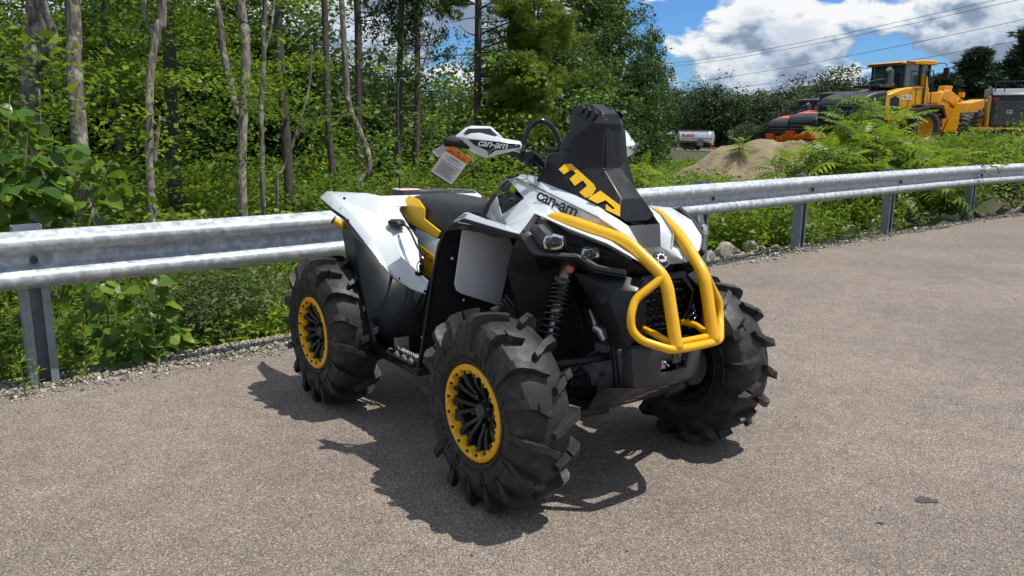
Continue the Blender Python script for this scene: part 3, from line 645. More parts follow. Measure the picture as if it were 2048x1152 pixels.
for s_ in (-1, 1):
    q1 = Vector((0.8158, -0.4, 0.9798)); q2 = Vector((0.8966, -0.292, 0.9412))
    for q, w_, h_, nm in ((q1, 0.041, 0.029, 'headlight'), (q2, 0.036, 0.024, 'headlight')):
        c = Vector((q.x, abs(q.y) * s_, q.z)); n_ = Vector((0.86, 0.42 * s_, 0.0)); lamp(c, n_, Vector((-0.42 * s_, 0.86, 0)) * (1 if s_ > 0 else -1) * 1.0, w_, h_, nm, atv)
    a = Vector((0.7586, -0.43, 1.017)); c = Vector((0.8107, -0.405, 0.9758))
    b = MB(); b.tube([(a.x - 0.03, abs(a.y) * s_, a.z + 0.01), (a.x, abs(a.y) * s_, a.z + .004), (c.x - 0.02, abs(c.y) * s_, c.z)], [0.012, 0.030, 0.036], 7); bpart(b, 'lamp_housing', 'charcoal_plastic', bevel=0.003)
    # amber side reflector and its wire
    q = Vector((0.7925, -0.3, 0.873)); c = Vector((q.x, abs(q.y) * s_, q.z)); n_ = Vector((0.6, 0.75 * s_, 0.1)).normalized()
    b = MB(); b.tube([c - n_ * 0.008, c + n_ * 0.004, c + n_ * 0.008], [0.018, 0.018, 0.014], 16); bpart(b, 'side_reflector', 'amber', smooth=35)
# ---- snorkel tower
G = {'a': (0.4925, -0.06, 1.469), 'b': (0.5182, -0.035, 1.487), 'c': (0.5674, -0.03, 1.485), 'd': (0.6515, -0.04, 1.449), 'e': (0.6707, -0.042, 1.408), 'f': (0.6666, -0.047, 1.379), 'g': (0.6765, -0.05, 1.237), 'h': (0.794, -0.055, 1.126), 'i': (0.8298, -0.06, 1.043),
     'j': (0.643, -0.085, 1.407), 'k': (0.5878, -0.115, 1.364), 'l': (0.4966, -0.075, 1.435), 'm': (0.5081, -0.09, 1.379), 'n': (0.4846, -0.12, 1.312), 'o': (0.5475, -0.135, 1.302), 'p': (0.5441, -0.17, 1.223), 'q': (0.4666, -0.18, 1.223), 'r': (0.4474, -0.192, 1.188), 's': (0.6457, -0.158, 1.131), 't': (0.8268, -0.095, 1.06), 'u': (0.4664, -0.12, 1.292), 'w': (0.4397, -0.14, 1.279), 'x': (0.7542, -0.128, 1.093)}
for k_ in list(G): G[k_] = Vector(G[k_])
names = list(G); idx = {k_: i for i, k_ in enumerate(names)}
vv = [G[k_] for k_ in names] + [Vector((G[k_].x, -G[k_].y, G[k_].z)) for k_ in names]; n_ = len(names)
half = ['abcdj l'.replace(' ', ''), 'dej', 'efj', 'jfk', 'kfgo', 'opqw', 'ou w'.replace(' ', ''), 'lj km'.replace(' ', ''), 'mkon', 'nou', 'ogp', 'pg s'.replace(' ', ''), 'pqrs'[0:4], 'gh xs'.replace(' ', ''), 'htx', 'hit']
fl = []
for q in half:
    fl.append(tuple(idx[c] for c in q)); fl.append(tuple(idx[c] + n_ for c in reversed(q)))
for a, b in zip('abcdefgh', 'bcdefghi'):
    fl.append((idx[a], idx[b], idx[b] + n_, idx[a] + n_))
fl.append((idx['l'], idx['a'], idx['a'] + n_, idx['l'] + n_)); fl.append((idx['m'], idx['l'], idx['l'] + n_, idx['m'] + n_)); fl.append((idx['n'], idx['m'], idx['m'] + n_, idx['n'] + n_)); fl.append((idx['r'], idx['n'], idx['n'] + n_, idx['r'] + n_)); fl.append((idx['q'], idx['w'], idx['u'], idx['n'], idx['r']))
fl.append(tuple(n_ + i for i in (idx['r'], idx['n'], idx['u'], idx['w'], idx['q'])))
snk = mk('snorkel', vv, fl, 'black_plastic', atv, BODY, bevel=0.0035, recalc=True, sharp=20)
# raised central blade and vent fins of the snorkel
bl = [Vector((0.6581, -0.03, 1.445)), Vector((0.6549, 0.04, 1.407)), Vector((0.6669, 0.04, 1.236)), Vector((0.6752, -0.035, 1.229)), Vector((0.7871, -0.04, 1.119)), Vector((0.7601, 0.03, 1.111))]
v = [(0.662, -0.035, 1.426), (0.6436, 0.03, 1.432), (0.6499, 0.085, 1.382), (0.6636, 0.09, 1.281), (0.7266, 0.085, 1.151), (0.7963, 0.06, 1.038), (0.8245, 0.045, 1.006), (0.8253, -0.05, 1.038), (0.7886, -0.047, 1.123), (0.6711, 0.036, 1.236), (0.68, -0.04, 1.237), (0.6592, 0.036, 1.407), (0.7598, 0.03, 1.115), (0.6959, -0.045, 1.21)]
mk('front_blade', v, [(0,1,11),(1,2,11),(0,11,9,10),(11,2,3,9),(9,3,4,12),(10,9,13),(13,9,12,8),(12,4,5),(8,12,5,7),(7,5,6)], 'black_plastic', snk, None, bevel=0.005, recalc=False, solid=0.008)
for k_ in range(3):
    for s_ in (-1, 1):
        b = MB(); q = Vector((0.537, -0.055, 1.457)) * (1 - k_ * .5) + Vector((0.6272, -0.07, 1.436)) * (k_ * .5)
        rot = Matrix.Rotation(R(38), 3, 'Y') @ Matrix.Rotation(R(12 * s_), 3, 'Z'); b.box((q.x, q.y * -s_ if s_ > 0 else q.y, q.z), (0.032, 0.012, 0.05), rot); b.mk('vent_fin', 'black_plastic', snk, bevel=0.003)
def crop6(pts): return pts
MRM = [(0.5489, -0.1702, 1.226), (0.5618, -0.1335, 1.259), (0.6841, -0.0998, 1.173), (0.6975, -0.1008, 1.157), (0.6981, -0.1206, 1.131), (0.6832, -0.1408, 1.121), (0.654, -0.1488, 1.142), (0.6656, -0.1193, 1.167), (0.6427, -0.1231, 1.187), (0.6283, -0.1516, 1.165), (0.5999, -0.1551, 1.191), (0.6091, -0.1303, 1.213), (0.5882, -0.1364, 1.227), (0.5747, -0.1633, 1.207)]
MRR = [(0.7228, -0.1021, 1.152), (0.8091, -0.07406, 1.101), (0.8315, -0.09436, 1.062), (0.7788, -0.1205, 1.084), (0.768, -0.1098, 1.104), (0.7985, -0.1008, 1.085), (0.8008, -0.0932, 1.09), (0.7589, -0.1042, 1.118), (0.7432, -0.1324, 1.105), (0.7071, -0.149, 1.122)]
for L_ in (MRM, MRR):
    bm = bmesh.new(); f_ = bm.faces.new([bm.verts.new(p) for p in L_]); bmesh.ops.triangulate(bm, faces=[f_]); me = bpy.data.meshes.new('lettering'); bm.to_mesh(me); bm.free(); me.materials.append(M['yellow_decal'])
    o = bpy.data.objects.new('lettering', me); col.objects.link(o); o.parent = snk
    s_ = o.modifiers.new('s', 'SOLIDIFY'); s_.thickness = 0.003; s_.offset = 0
for q in ((0.6888, -0.053, 1.231), (0.7136, 0.055, 1.166), (0.5047, -0.06, 1.475), (0.7137, -0.462, 1.013), (0.8275, 0.03, 1.019)):
    q = Vector(q); d = (Vector((2.99, -2.17, 1.36)) - q).normalized(); b = MB(); b.tube([q + d * .002, q + d * .006, q + d * .008], [.0065, .006, .003], 10); bpart(b, 'screw', 'charcoal_plastic', smooth=50)
# ---- round badge on the nose
c = Vector((0.9911, -0.03, 0.9092)) + Vector((.012, -.008, .008)); n_ = Vector((0.86, 0.0, 0.50)).normalized(); u = Vector((0, 1, 0)); w_ = n_.cross(u)
b = MB(); b.tube([c - n_ * 0.012, c, c + n_ * 0.003], [0.036, 0.035, 0.031], 28); bd = bpart(b, 'round_badge', 'black_gloss', smooth=40)
def disc_ring(r0, r1, lift, mat, name, a0=0, a1=360, n=40):
    v = []; 
    for k_ in range(n + 1):
        a = R(a0 + (a1 - a0) * k_ / n); d = u * math.cos(a) + w_ * math.sin(a)
        v += [c + n_ * lift + d * r0, c + n_ * lift + d * r1]
    mk(name, v, [(2*k_, 2*k_+1, 2*k_+3, 2*k_+2) for k_ in range(n)], mat, bd)
disc_ring(0.0305, 0.0335, 0.0035, 'lamp_chrome', 'badge_ring'); disc_ring(0.017, 0.026, 0.0040, 'white_print', 'badge_cog', -20, 200)
b = MB()
for k_ in range(6):
    a = R(-5 + 38 * k_); d = u * math.cos(a) + w_ * math.sin(a); q = c + n_ * 0.004 + d * 0.0265; t_ = n_.cross(d)
    b.add([q - t_ * .004 - d * .005, q + t_ * .004 - d * .005, q + t_ * .0025 + d * .003, q - t_ * .0025 + d * .003], [(0, 1, 2, 3)])
b.mk('badge_tooth', 'black_gloss', bd)
for o in (bd.children[-1],): o.location = n_ * 0.0008
put_text('lettering', 'BRP', 'white_print', c - u * .013 - w_ * .012 + n_ * .004, c + u * .016 - w_ * .012 + n_ * .004, c - u * .013 - w_ * .001 + n_ * .004, bd, None, bold=0.02)
# ---- seat
secs = [(-0.88, .93, .10, .86), (-0.83, 1.000, .165, .86), (-0.72, 1.035, .195, .86), (-0.55, 1.045, .195, .85), (-0.35, 1.035, .175, .84), (-0.18, 1.030, .150, .84), (-0.02, 1.055, .135, .86), (0.10, 1.10, .125, .90), (0.16, 1.13, .11, .95)]
v = []; pr = [(-1.0, 0.0), (-1.02, .35), (-.98, .72), (-.80, .93), (-.40, 1.0), (0, 1.01), (.40, 1.0), (.80, .93), (.98, .72), (1.02, .35), (1.0, 0.0)]
for x, zt, hw, zb in secs:
    for a, h in pr: v.append((x, a * hw, zb + (zt - zb) * h))
k_ = len(pr); f_ = [(i * k_ + j, (i + 1) * k_ + j, (i + 1) * k_ + j + 1, i * k_ + j + 1) for i in range(len(secs) - 1) for j in range(k_ - 1)] + [tuple(range(k_))]
seat = mk('seat', v, f_, 'seat_vinyl', atv, BODY, smooth=180, sub=1, recalc=True)
v = [(-0.6946, -0.16, 1.028), (-0.7054, -0.205, 0.9836), (-0.6928, -0.212, 0.9269), (-0.6181, -0.214, 0.8977), (-0.5489, -0.214, 0.8842), (-0.4462, -0.205, 0.8592), (-0.3478, -0.196, 0.84), (-0.323, -0.188, 0.8798), (-0.3939, -0.195, 0.9048), (-0.4616, -0.205, 0.9311), (-0.4567, -0.205, 0.9845), (-0.5535, -0.185, 1.019)]
ysp = panel('seat_side', v, [(0,1,10,11),(1,2,3,9,10),(3,4,5,8,9),(5,6,7,8)], 'yellow_vinyl', 0.012, 0.005, True, off=0)
# yellow panel below the seat with red X and black letters
panel('side_cover', [(-0.4165, -0.262, 0.808), (-0.2689, -0.262, 0.7703), (-0.2869, -0.268, 0.6594), (-0.3645, -0.28, 0.658), (-0.3846, -0.28, 0.6852)], [(0,1,2,3,4)], 'yellow_decal', 0.004, 0.002, True)
put_text('lettering', 'X', 'red_print', (-0.3736, -0.272, 0.7516), (-0.2998, -0.272, 0.7545), (-0.3587, -0.272, 0.7786), atv, BODY, shear=0.3, bold=0.03, lift=0.004)
put_text('lettering', 'mr', 'black_print', (-0.3095, -0.272, 0.7432), (-0.2517, -0.272, 0.7368), (-0.3047, -0.272, 0.7587), atv, BODY, shear=0.2, bold=0.03, lift=0.004)
# winch remote plug and its cables beside the seat
q = Vector((-0.4829, -0.352, 0.913)); b = MB(); b.lathe([(0.0, 0.018), (0.030, 0.018), (0.044, 0.008), (0.044, -0.004), (0.038, -0.012), (0.0, -0.012)], 'Z', q, 14); b.box(q + Vector((0.035, 0, -0.004)), (0.04, 0.05, 0.016))
pg = bpart(b, 'accessory_plug', 'black_plastic', bevel=0.004)
b = MB(); b.tube(spline([(-0.4189, -0.35, 0.9196), (-0.3207, -0.365, 0.892), (-0.2261, -0.385, 0.8423), (-0.1698, -0.39, 0.8075), (-0.1381, -0.4, 0.7798), (-0.1297, -0.41, 0.7351)], 5), 0.005, 7); b.tube(spline([(-0.4086, -0.35, 0.9158), (-0.2516, -0.36, 0.8804), (-0.1976, -0.385, 0.8293), (-0.1558, -0.39, 0.7953), (-0.172, -0.41, 0.7522), (-0.1536, -0.415, 0.7201)], 5), 0.003, 6)
b.box((-0.14, -0.42, 0.7179), (0.03, 0.02, 0.018)); b.box((-0.1297, -0.41, 0.7444), (0.02, 0.015, 0.03)); b.mk('cable', 'black_gloss', pg, smooth=50)
# rear deck between the fenders, rear tube bumper
panel('rear_deck', [(-0.6325, -0.27, 0.9816), (-0.7419, -0.3, 1.026), (-0.98, -0.30, 1.005), (-0.98, 0.30, 1.005), (Vector((-0.7419, -0.3, 1.026)).x, .30, Vector((-0.7419, -0.3, 1.026)).z), (Vector((-0.6325, -0.27, 0.9816)).x, .27, Vector((-0.6325, -0.27, 0.9816)).z)], [(0,1,4,5),(1,2,3,4)], 'white_plastic', 0.004, 0.01, out=(0,0,.5))
b = MB(); b.box((-0.86, 0.0, 1.03), (0.14, 0.30, 0.035)); bpart(b, 'rear_rack', 'charcoal_plastic', bevel=0.01)
b = MB(); b.box((-0.84, -0.10, 1.05), (0.10, 0.12, 0.004)); bpart(b, 'rack_label', 'tag_card')
b = MB(); b.box((-0.84, -0.10, 1.053), (0.02, 0.10, 0.003)); bpart(b, 'rack_label', 'orange_print')
b = MB(); b.box((-0.4931, 0.18, 1.013), (0.06, 0.004, 0.03)); bpart(b, 'warning_label', 'orange_print')
for s_ in (-1, 1):
    e0, e1 = Vector((-0.7712, -0.56, 0.9083)), Vector((-0.7419, -0.5, 0.8674)); e0.y = abs(e0.y) * s_; e1.y = abs(e1.y) * s_; d = (e1 - e0).normalized()
    b = MB(); b.tube([e0, e1, e1 + d * 0.1, Vector((-0.98, s_ * 0.2, 0.80))], 0.019, 14); rb = bpart(b, 'rear_bumper_tube', 'yellow_paint', smooth=40)
    b = MB(); b.tube([e0 - d * 0.006, e0 - d * 0.004, e0 + d * 0.004], [0.015, 0.021, 0.021], 14); b.mk('end_cap', 'black_plastic', rb, smooth=40)
# ---- handlebar, guards, gauge, breather arch
b = MB(); b.tube(rnd_path([(0.2324, -0.5, 1.324), (0.3671, -0.33, 1.292), (0.4222, -0.25, 1.28), (0.4162, -0.13, 1.233), (0.50, 0.0, 1.25)], 0.04), 0.0115, 10); b.tube(rnd_path([tuple(Vector((0.2324, -0.5, 1.324)) * Vector((1, -1, 1))), tuple(Vector((0.3671, -0.33, 1.292)) * Vector((1, -1, 1))), tuple(Vector((0.4222, -0.25, 1.28)) * Vector((1, -1, 1))), tuple(Vector((0.4162, -0.13, 1.233)) * Vector((1, -1, 1))), (0.50, 0.0, 1.25)], 0.04), 0.0115, 10)
hb = bpart(b, 'handlebar', 'black_plastic', smooth=50)
for s_ in (0, 1):
    mv = (lambda p: Vector((p[0], -p[1], p[2]))) if s_ else (lambda p: Vector(p))
    b = MB(); b.tube([mv((0.2324, -0.5, 1.324)), mv((0.305, -0.41, 1.309)), mv((0.3532, -0.345, 1.295))], [0.018, 0.017, 0.018], 12); b.tube([mv((0.2291, -0.505, 1.324)), mv((0.2347, -0.499, 1.324))], 0.022, 12); b.mk('grip', 'black_plastic', hb, smooth=40)
    b = MB(); b.tube([mv((0.1947, -0.47, 1.336)), mv((0.2456, -0.42, 1.327)), mv((0.3596, -0.3, 1.296)), mv((0.4084, -0.26, 1.285))], [0.010, 0.008, 0.009, 0.012], 8); b.mk('lever', 'charcoal_plastic', hb, smooth=40)
    b = MB(); b.box(mv((0.4226, -0.24, 1.274)), (0.05, 0.05, 0.05)); b.box(mv((0.4112, -0.2, 1.253)), (0.045, 0.05, 0.045)); b.mk('clamp', 'black_plastic', hb, bevel=0.01)
    b = MB(); b.tube(spline([mv((0.4083, -0.26, 1.287)), mv((0.4246, -0.2, 1.254)), mv((0.4486, -0.16, 1.208)), mv((0.4322, -0.12, 1.193))], 5), 0.010, 8); b.tube(spline([mv((0.4282, -0.25, 1.298)), mv((0.4374, -0.19, 1.274)), mv((0.4551, -0.15, 1.223))], 5), 0.008, 8); b.mk('brake_line', 'deep_black', hb, smooth=50)
    HG = [(0.2448, -0.47, 1.345), (0.2638, -0.43, 1.383), (0.2887, -0.415, 1.39), (0.3582, -0.37, 1.389), (0.3967, -0.335, 1.343), (0.4435, -0.285, 1.333), (0.4507, -0.28, 1.318), (0.4514, -0.285, 1.302), (0.3485, -0.385, 1.261), (0.306, -0.415, 1.279), (0.2667, -0.45, 1.308), (0.3098, -0.447, 1.338), (0.4085, -0.36, 1.328), (0.3656, -0.397, 1.285), (0.4412, -0.31, 1.317)]
    vv = [mv(p) for p in HG]
    # ridge verts stand proud
    for i in (11, 12, 13, 14): vv[i] = vv[i] + Vector((0.022, -0.006 if not s_ else 0.006, 0))
    fl = [(0,11,1),(1,11,2),(2,11,3),(3,11,12),(3,12,4),(4,12,14,5),(5,14,6),(6,14,7),(7,14,13,8),(8,13,9),(9,13,11,10),(10,11,0),(11,13,14,12)]
    if s_: fl = [tuple(reversed(q)) for q in fl]
    hg = mk('hand_guard', vv, fl, 'white_plastic', hb, None, solid=0.006, bevel=0.004, off=-1)
    def inset(ids, name, mat, d=0.004):
        pts = [mv(p) + Vector((0.022 * w__ + d, (-0.006 * w__ - d) * (-1 if s_ else 1), 0.001)) for p, w__ in ids]
        f__ = [tuple(range(len(pts)))]
        return mk(name, pts, f__ if not s_ else [tuple(reversed(f__[0]))], mat, atv, BODY, solid=0.003, off=1)
    inset([((0.2692, -0.445, 1.355), .4), ((0.2863, -0.43, 1.376), .2), ((0.3579, -0.372, 1.379), .2), ((0.3901, -0.345, 1.343), .5), ((0.3732, -0.36, 1.345), .7)], 'guard_window', 'charcoal_plastic', 0.011)
    inset([((0.3072, -0.45, 1.334), 1.0), ((0.4087, -0.36, 1.324), 1.05), ((0.4448, -0.288, 1.318), .5), ((0.4447, -0.29, 1.306), .35), ((0.3824, -0.37, 1.292), .85), ((0.3625, -0.385, 1.271), .4), ((0.3695, -0.395, 1.291), .85), ((0.329, -0.433, 1.313), .9)], 'guard_insert', 'black_gloss', 0.010)
    if not s_:
        put_text('lettering', 'can-am', 'white_print', Vector((0.3381, -0.427, 1.312)) + Vector((.044, -.020, 0)), Vector((0.4252, -0.342, 1.301)) + Vector((.040, -.022, 0)), Vector((0.3418, -0.425, 1.331)) + Vector((.044, -.020, 0)), atv, BODY, shear=0.25, bold=0.012, lift=0.003, spacing=0.92)
    else:
        put_text('lettering', 'can-am', 'white_print', mv((0.4252, -0.342, 1.301)) + Vector((.040, .022, 0)), mv((0.3381, -0.427, 1.312)) + Vector((.044, .020, 0)), mv((0.4279, -0.342, 1.321)) + Vector((.040, .022, 0)), atv, BODY, shear=0.25, bold=0.012, lift=0.003, spacing=0.92)
v = [(0.2595, -0.11, 1.3), (0.2826, -0.09, 1.307), (0.2671, 0.05, 1.306), (0.305, 0.07, 1.305), (0.3197, 0.05, 1.288), (0.2891, -0.02, 1.278), (0.2909, -0.04, 1.259), (0.3062, -0.09, 1.251), (0.2951, -0.115, 1.286), (0.30, 0.06, 1.31), (0.30, -0.06, 1.31), (0.33, 0.05, 1.24), (0.33, -0.05, 1.24)]
gv = [(0.34, -0.085, 1.305), (0.34, 0.085, 1.305), (0.52, 0.085, 1.312), (0.52, -0.085, 1.312), (0.36, -0.06, 1.245), (0.36, 0.06, 1.245), (0.52, 0.05, 1.225), (0.52, -0.05, 1.225)]
gauge = mk('gauge_pod', gv, [(0,1,2,3),(4,7,6,5),(0,4,5,1),(1,5,6,2),(2,6,7,3),(3,7,4,0)], 'black_plastic', atv, BODY, bevel=0.014, recalc=True)
b = MB(); b.tube(spline([(0.3472, -0.2, 1.312), (0.3462, -0.19, 1.347), (0.339, -0.16, 1.39), (0.3474, -0.12, 1.416), (0.3642, -0.085, 1.406), (0.3817, -0.06, 1.372), (0.4029, -0.045, 1.315), (0.4153, -0.04, 1.278)], 5), 0.0115, 10); bpart(b, 'breather_hose', 'black_gloss', smooth=60)
panel('steering_cover', [(0.3858, -0.12, 1.252), (0.4018, -0.11, 1.284), (0.4995, -0.1, 1.297), (0.5065, -0.13, 1.251), (0.5256, -0.165, 1.218), (0.4413, -0.165, 1.218)], [(0,1,2,3),(0,3,4,5)], 'charcoal_plastic', 0.01, 0.006, True)
# ---- front tube bumper
b = MB()
BU = [(-.0, (0.633, -0.275, 1.05)), ]
st_ = Vector((0.6144, -0.275, 1.051)); bends = [Vector((0.926, -.144, .983)), Vector((1.089, -.102, .866)), Vector((1.159, -.100, .622))]
bump_ = None
for s_ in (1, -1):
    mv = lambda p: Vector((p[0], p[1] * s_, p[2]))
    b = MB(); path = rnd_path([mv(st_), mv(Vector((0.7112, -0.252, 1.042))), mv(bends[0]), mv(bends[1]), mv(bends[2])], 0.05, 6); rad = [0.004, 0.0205] + [0.0215] * (len(path) - 2)
    path2 = [path[0], path[0] * 0.55 + path[1] * 0.45] + path[1:]; rad = [0.003, 0.016] + [0.0235] * (len(path2) - 2)
    b.tube(path2, rad, 16); bpart(b, 'bumper_bar', 'yellow_paint', smooth=60)
    b = MB(); loop = rnd_path([mv((1.085, -.108, .872)), mv((1.046, -.208, .793)), mv((1.058, -.238, .742)), mv((1.066, -.240, .690)), mv((1.092, -.214, .652)), mv((1.162, -.132, .622)), mv((1.166, -.05, .620)), mv((1.166, 0.0, .620))], 0.026, 5)
    b.tube(loop, 0.0155, 12); b.tube(rnd_path([mv((1.15, -.10, .635)), mv((1.05, -.12, .66)), mv((0.98, -.10, .66))], .02), 0.012, 10); b.tube([mv((1.145, -.10, .640)), mv((1.145, 0.0, .640))], 0.012, 10)
    b.lathe([(0.0225, -.006), (0.0245, 0.0), (0.0225, .006)], 'Z', mv((1.159, -.100, .634)), 16)
    bpart(b, 'bumper_loop', 'yellow_paint', smooth=60)
# ---- front fascia
v = [(0.8161, -0.3, 0.8615), (0.9821, -0.19, 0.8633), (0.9973, -0.115, 0.8461), (0.9702, -0.235, 0.8159), (1.029, -0.185, 0.8157), (0.9095, -0.26, 0.7328), (0.9855, -0.235, 0.5952), (1.026, -0.215, 0.6077), (1.044, -0.195, 0.639), (1.049, -0.16, 0.7855), (1.043, -0.165, 0.6589), (0.9626, -0.255, 0.7797), (0.93, -.17, 0.58), (0.8441, -0.24, 0.7561)]
panel('front_fascia', v, [(0,1,3),(1,2,4,3),(0,3,11,5,13),(3,4,8,7,11),(11,7,6,5),(4,2,9),(4,9,10,8)], 'black_plastic', 0.005, 0.006, True)
gr = [(0.9997, -0.112, 0.8425), (0.9607, 0.06, 0.8398), (1.051, -0.15, 0.6587), (0.9898, 0.06, 0.6428)]
yg = 0.118
mk('grille_back', [(0.955, -.155, .845), (0.955, .155, .845), (0.955, .155, .62), (0.955, -.155, .62)], [(0,1,2,3)], 'deep_black', atv, BODY, solid=0.004)
v = [(0.985, -.112, .858), (0.985, .112, .858), (1.010, .160, .795), (1.000, .150, .70), (0.985, .10, .625), (0.985, -.10, .625), (1.000, -.150, .70), (1.010, -.160, .795)]
v2 = [(x + 0.010, y * 0.78, .742 + (z - .742) * 0.80) for x, y, z in v]; v3 = [(x - 0.06, y * 1.1, z) for x, y, z in v]
mk('grille_frame', v + v2 + v3, [(i, (i + 1) % 8, 8 + (i + 1) % 8, 8 + i) for i in range(8)] + [(16 + i, 16 + (i + 1) % 8, (i + 1) % 8, i) for i in range(8)], 'black_plastic', atv, BODY, bevel=0.005, solid=0.004, recalc=True)
b = MB()
for r_ in range(6):
    z = .655 + r_ * .032
    for c_ in range(7):
        y = -.105 + c_ * .035 + (0.0175 if r_ % 2 else 0)
        b.tube([(0.978, y - .015, z), (0.992, y - .007, z + .010), (0.992, y + .007, z + .010), (0.978, y + .015, z)], 0.005, 5)
        b.tube([(0.978, y - .015, z), (0.972, y - .015, z - .02)], 0.003, 4)
bpart(b, 'grille_mesh', 'black_gloss', smooth=40)
v = [(1.036, 0.11, 0.8705), (0.9859, 0.105, 0.869), (1.02, 0.15, 0.7925), (1.013, 0.15, 0.7022), (1.002, 0.12, 0.6358), (0.9714, 0.06, 0.8337), (0.9973, 0.1, 0.7875), (0.9938, 0.1, 0.7101), (0.9877, 0.07, 0.651)]
# lower steel plate and skid
v = [(1.033, -0.19, 0.6244), (1.018, -0.205, 0.5798), (1.008, -0.205, 0.4591), (1.033, -0.17, 0.4597), (1.078, -0.1, 0.5957), (1.085, -0.1, 0.5006)]
hp = [(1.045, -.185, .598), (1.045, .185, .598), (1.035, .170, .455), (1.035, -.170, .455)]
v = [(1.030, -.195, .605), (1.068, -.085, .600), (1.068, .085, .600), (1.030, .195, .605), (1.030, .172, .455), (1.052, .085, .452), (1.052, -.085, .452), (1.030, -.172, .455), (1.066, -.07, .565), (1.066, .07, .565), (1.060, .07, .50), (1.060, -.07, .50), (0.985, -.205, .607), (0.985, -.182, .455), (0.985, .205, .607), (0.985, .182, .455)]
mk('bumper_plate', v, [(0,1,6,7),(2,3,4,5),(1,2,9,8),(2,5,10,9),(5,6,11,10),(6,1,8,11),(12,0,7,13),(3,14,15,4)], 'dark_steel', atv, BODY, solid=0.006, bevel=0.002, recalc=True)
v = [(1.030, -.172, .452), (1.052, -.085, .449), (1.052, .085, .449), (1.030, .172, .452), (0.86, .20, .315), (0.86, -.20, .315), (0.40, -.22, .27), (0.40, .22, .27), (0.86, -.245, .335), (0.90, -.225, .42)]
mk('skid_plate', v, [(0,1,2,3,4,5),(5,4,7,6),(0,5,8,9)], 'dark_steel', atv, BODY, solid=0.006, bevel=0.003, recalc=True)
b = MB()
for k_ in range(5): b.box((1.00 - k_ * 0.022, 0.07 - k_ * 0.035, .424 - k_ * 0.018), (0.008, 0.06, 0.004), Matrix.Rotation(R(38), 3, 'Y'))
bpart(b, 'skid_slot', 'bare_aluminium')
b = MB(); b.tube([(0.97, -.07, .535), (0.97, .07, .535)], 0.032, 16); bpart(b, 'winch_drum', 'cast_grey', smooth=40)
b = MB(); b.tube([(1.0, -.05, .53), (1.045, -.03, .53), (1.05, -.015, .515)], 0.007, 8); b.box((1.035, -.04, .52), (0.02, 0.03, 0.03)); bpart(b, 'winch_hook', 'steel', bevel=0.003)
b = MB(); b.box((1.073, .0, .567), (0.008, 0.045, 0.07)); tw = bpart(b, 'tow_tab', 'dark_steel', bevel=0.003)
b = MB(); b.lathe([(0.007, 0.0), (0.013, 0.0), (0.013, .004), (0.007, .004)], 'X', (1.078, 0.008, .572), 14, True); b.mk('tow_eye', 'bronze', tw, smooth=40)
# ---- chassis core and driveline
b = MB(); b.box((-0.1, 0, .62), (1.35, 0.32, 0.48)); b.box((0.0, 0, .36), (1.5, 0.30, 0.10)); b.box((0.72, 0, .80), (0.45, 0.20, 0.25)); b.box((0.02, 0, .93), (0.3, 0.30, 0.14)); b.box((0.42, 0, .98), (0.5, 0.22, 0.2)); b.box((-0.75, 0, .80), (0.42, 0.5, 0.16)); b.box((0.60, 0, .93), (0.45, 0.5, 0.04)); b.box((0.45, 0, 1.0), (0.4, 0.3, 0.1))
bpart(b, 'chassis', 'deep_black', bevel=0.01)
b = MB(); b.lathe([(0.0, -.11), (0.045, -.11), (0.050, -.085), (0.085, -.07), (0.098, -.03), (0.10, 0.03), (0.085, .07), (0.050, .085), (0.045, .11), (0.0, .11)], 'Y', (0.72, -0.02, .405), 24); b.box((0.72, -.03, .50), (0.07, 0.06, 0.06)); df = bpart(b, 'front_differential', 'cast_grey', smooth=35)
b = MB()
for k_ in range(5):
    a = R(72 * k_ + 20); b.tube([(0.72 + .07 * math.cos(a), -.095, .405 + .07 * math.sin(a)), (0.72 + .07 * math.cos(a), -.112, .405 + .07 * math.sin(a))], 0.010, 8)
b.mk('housing_bolt', 'steel', df, smooth=30)
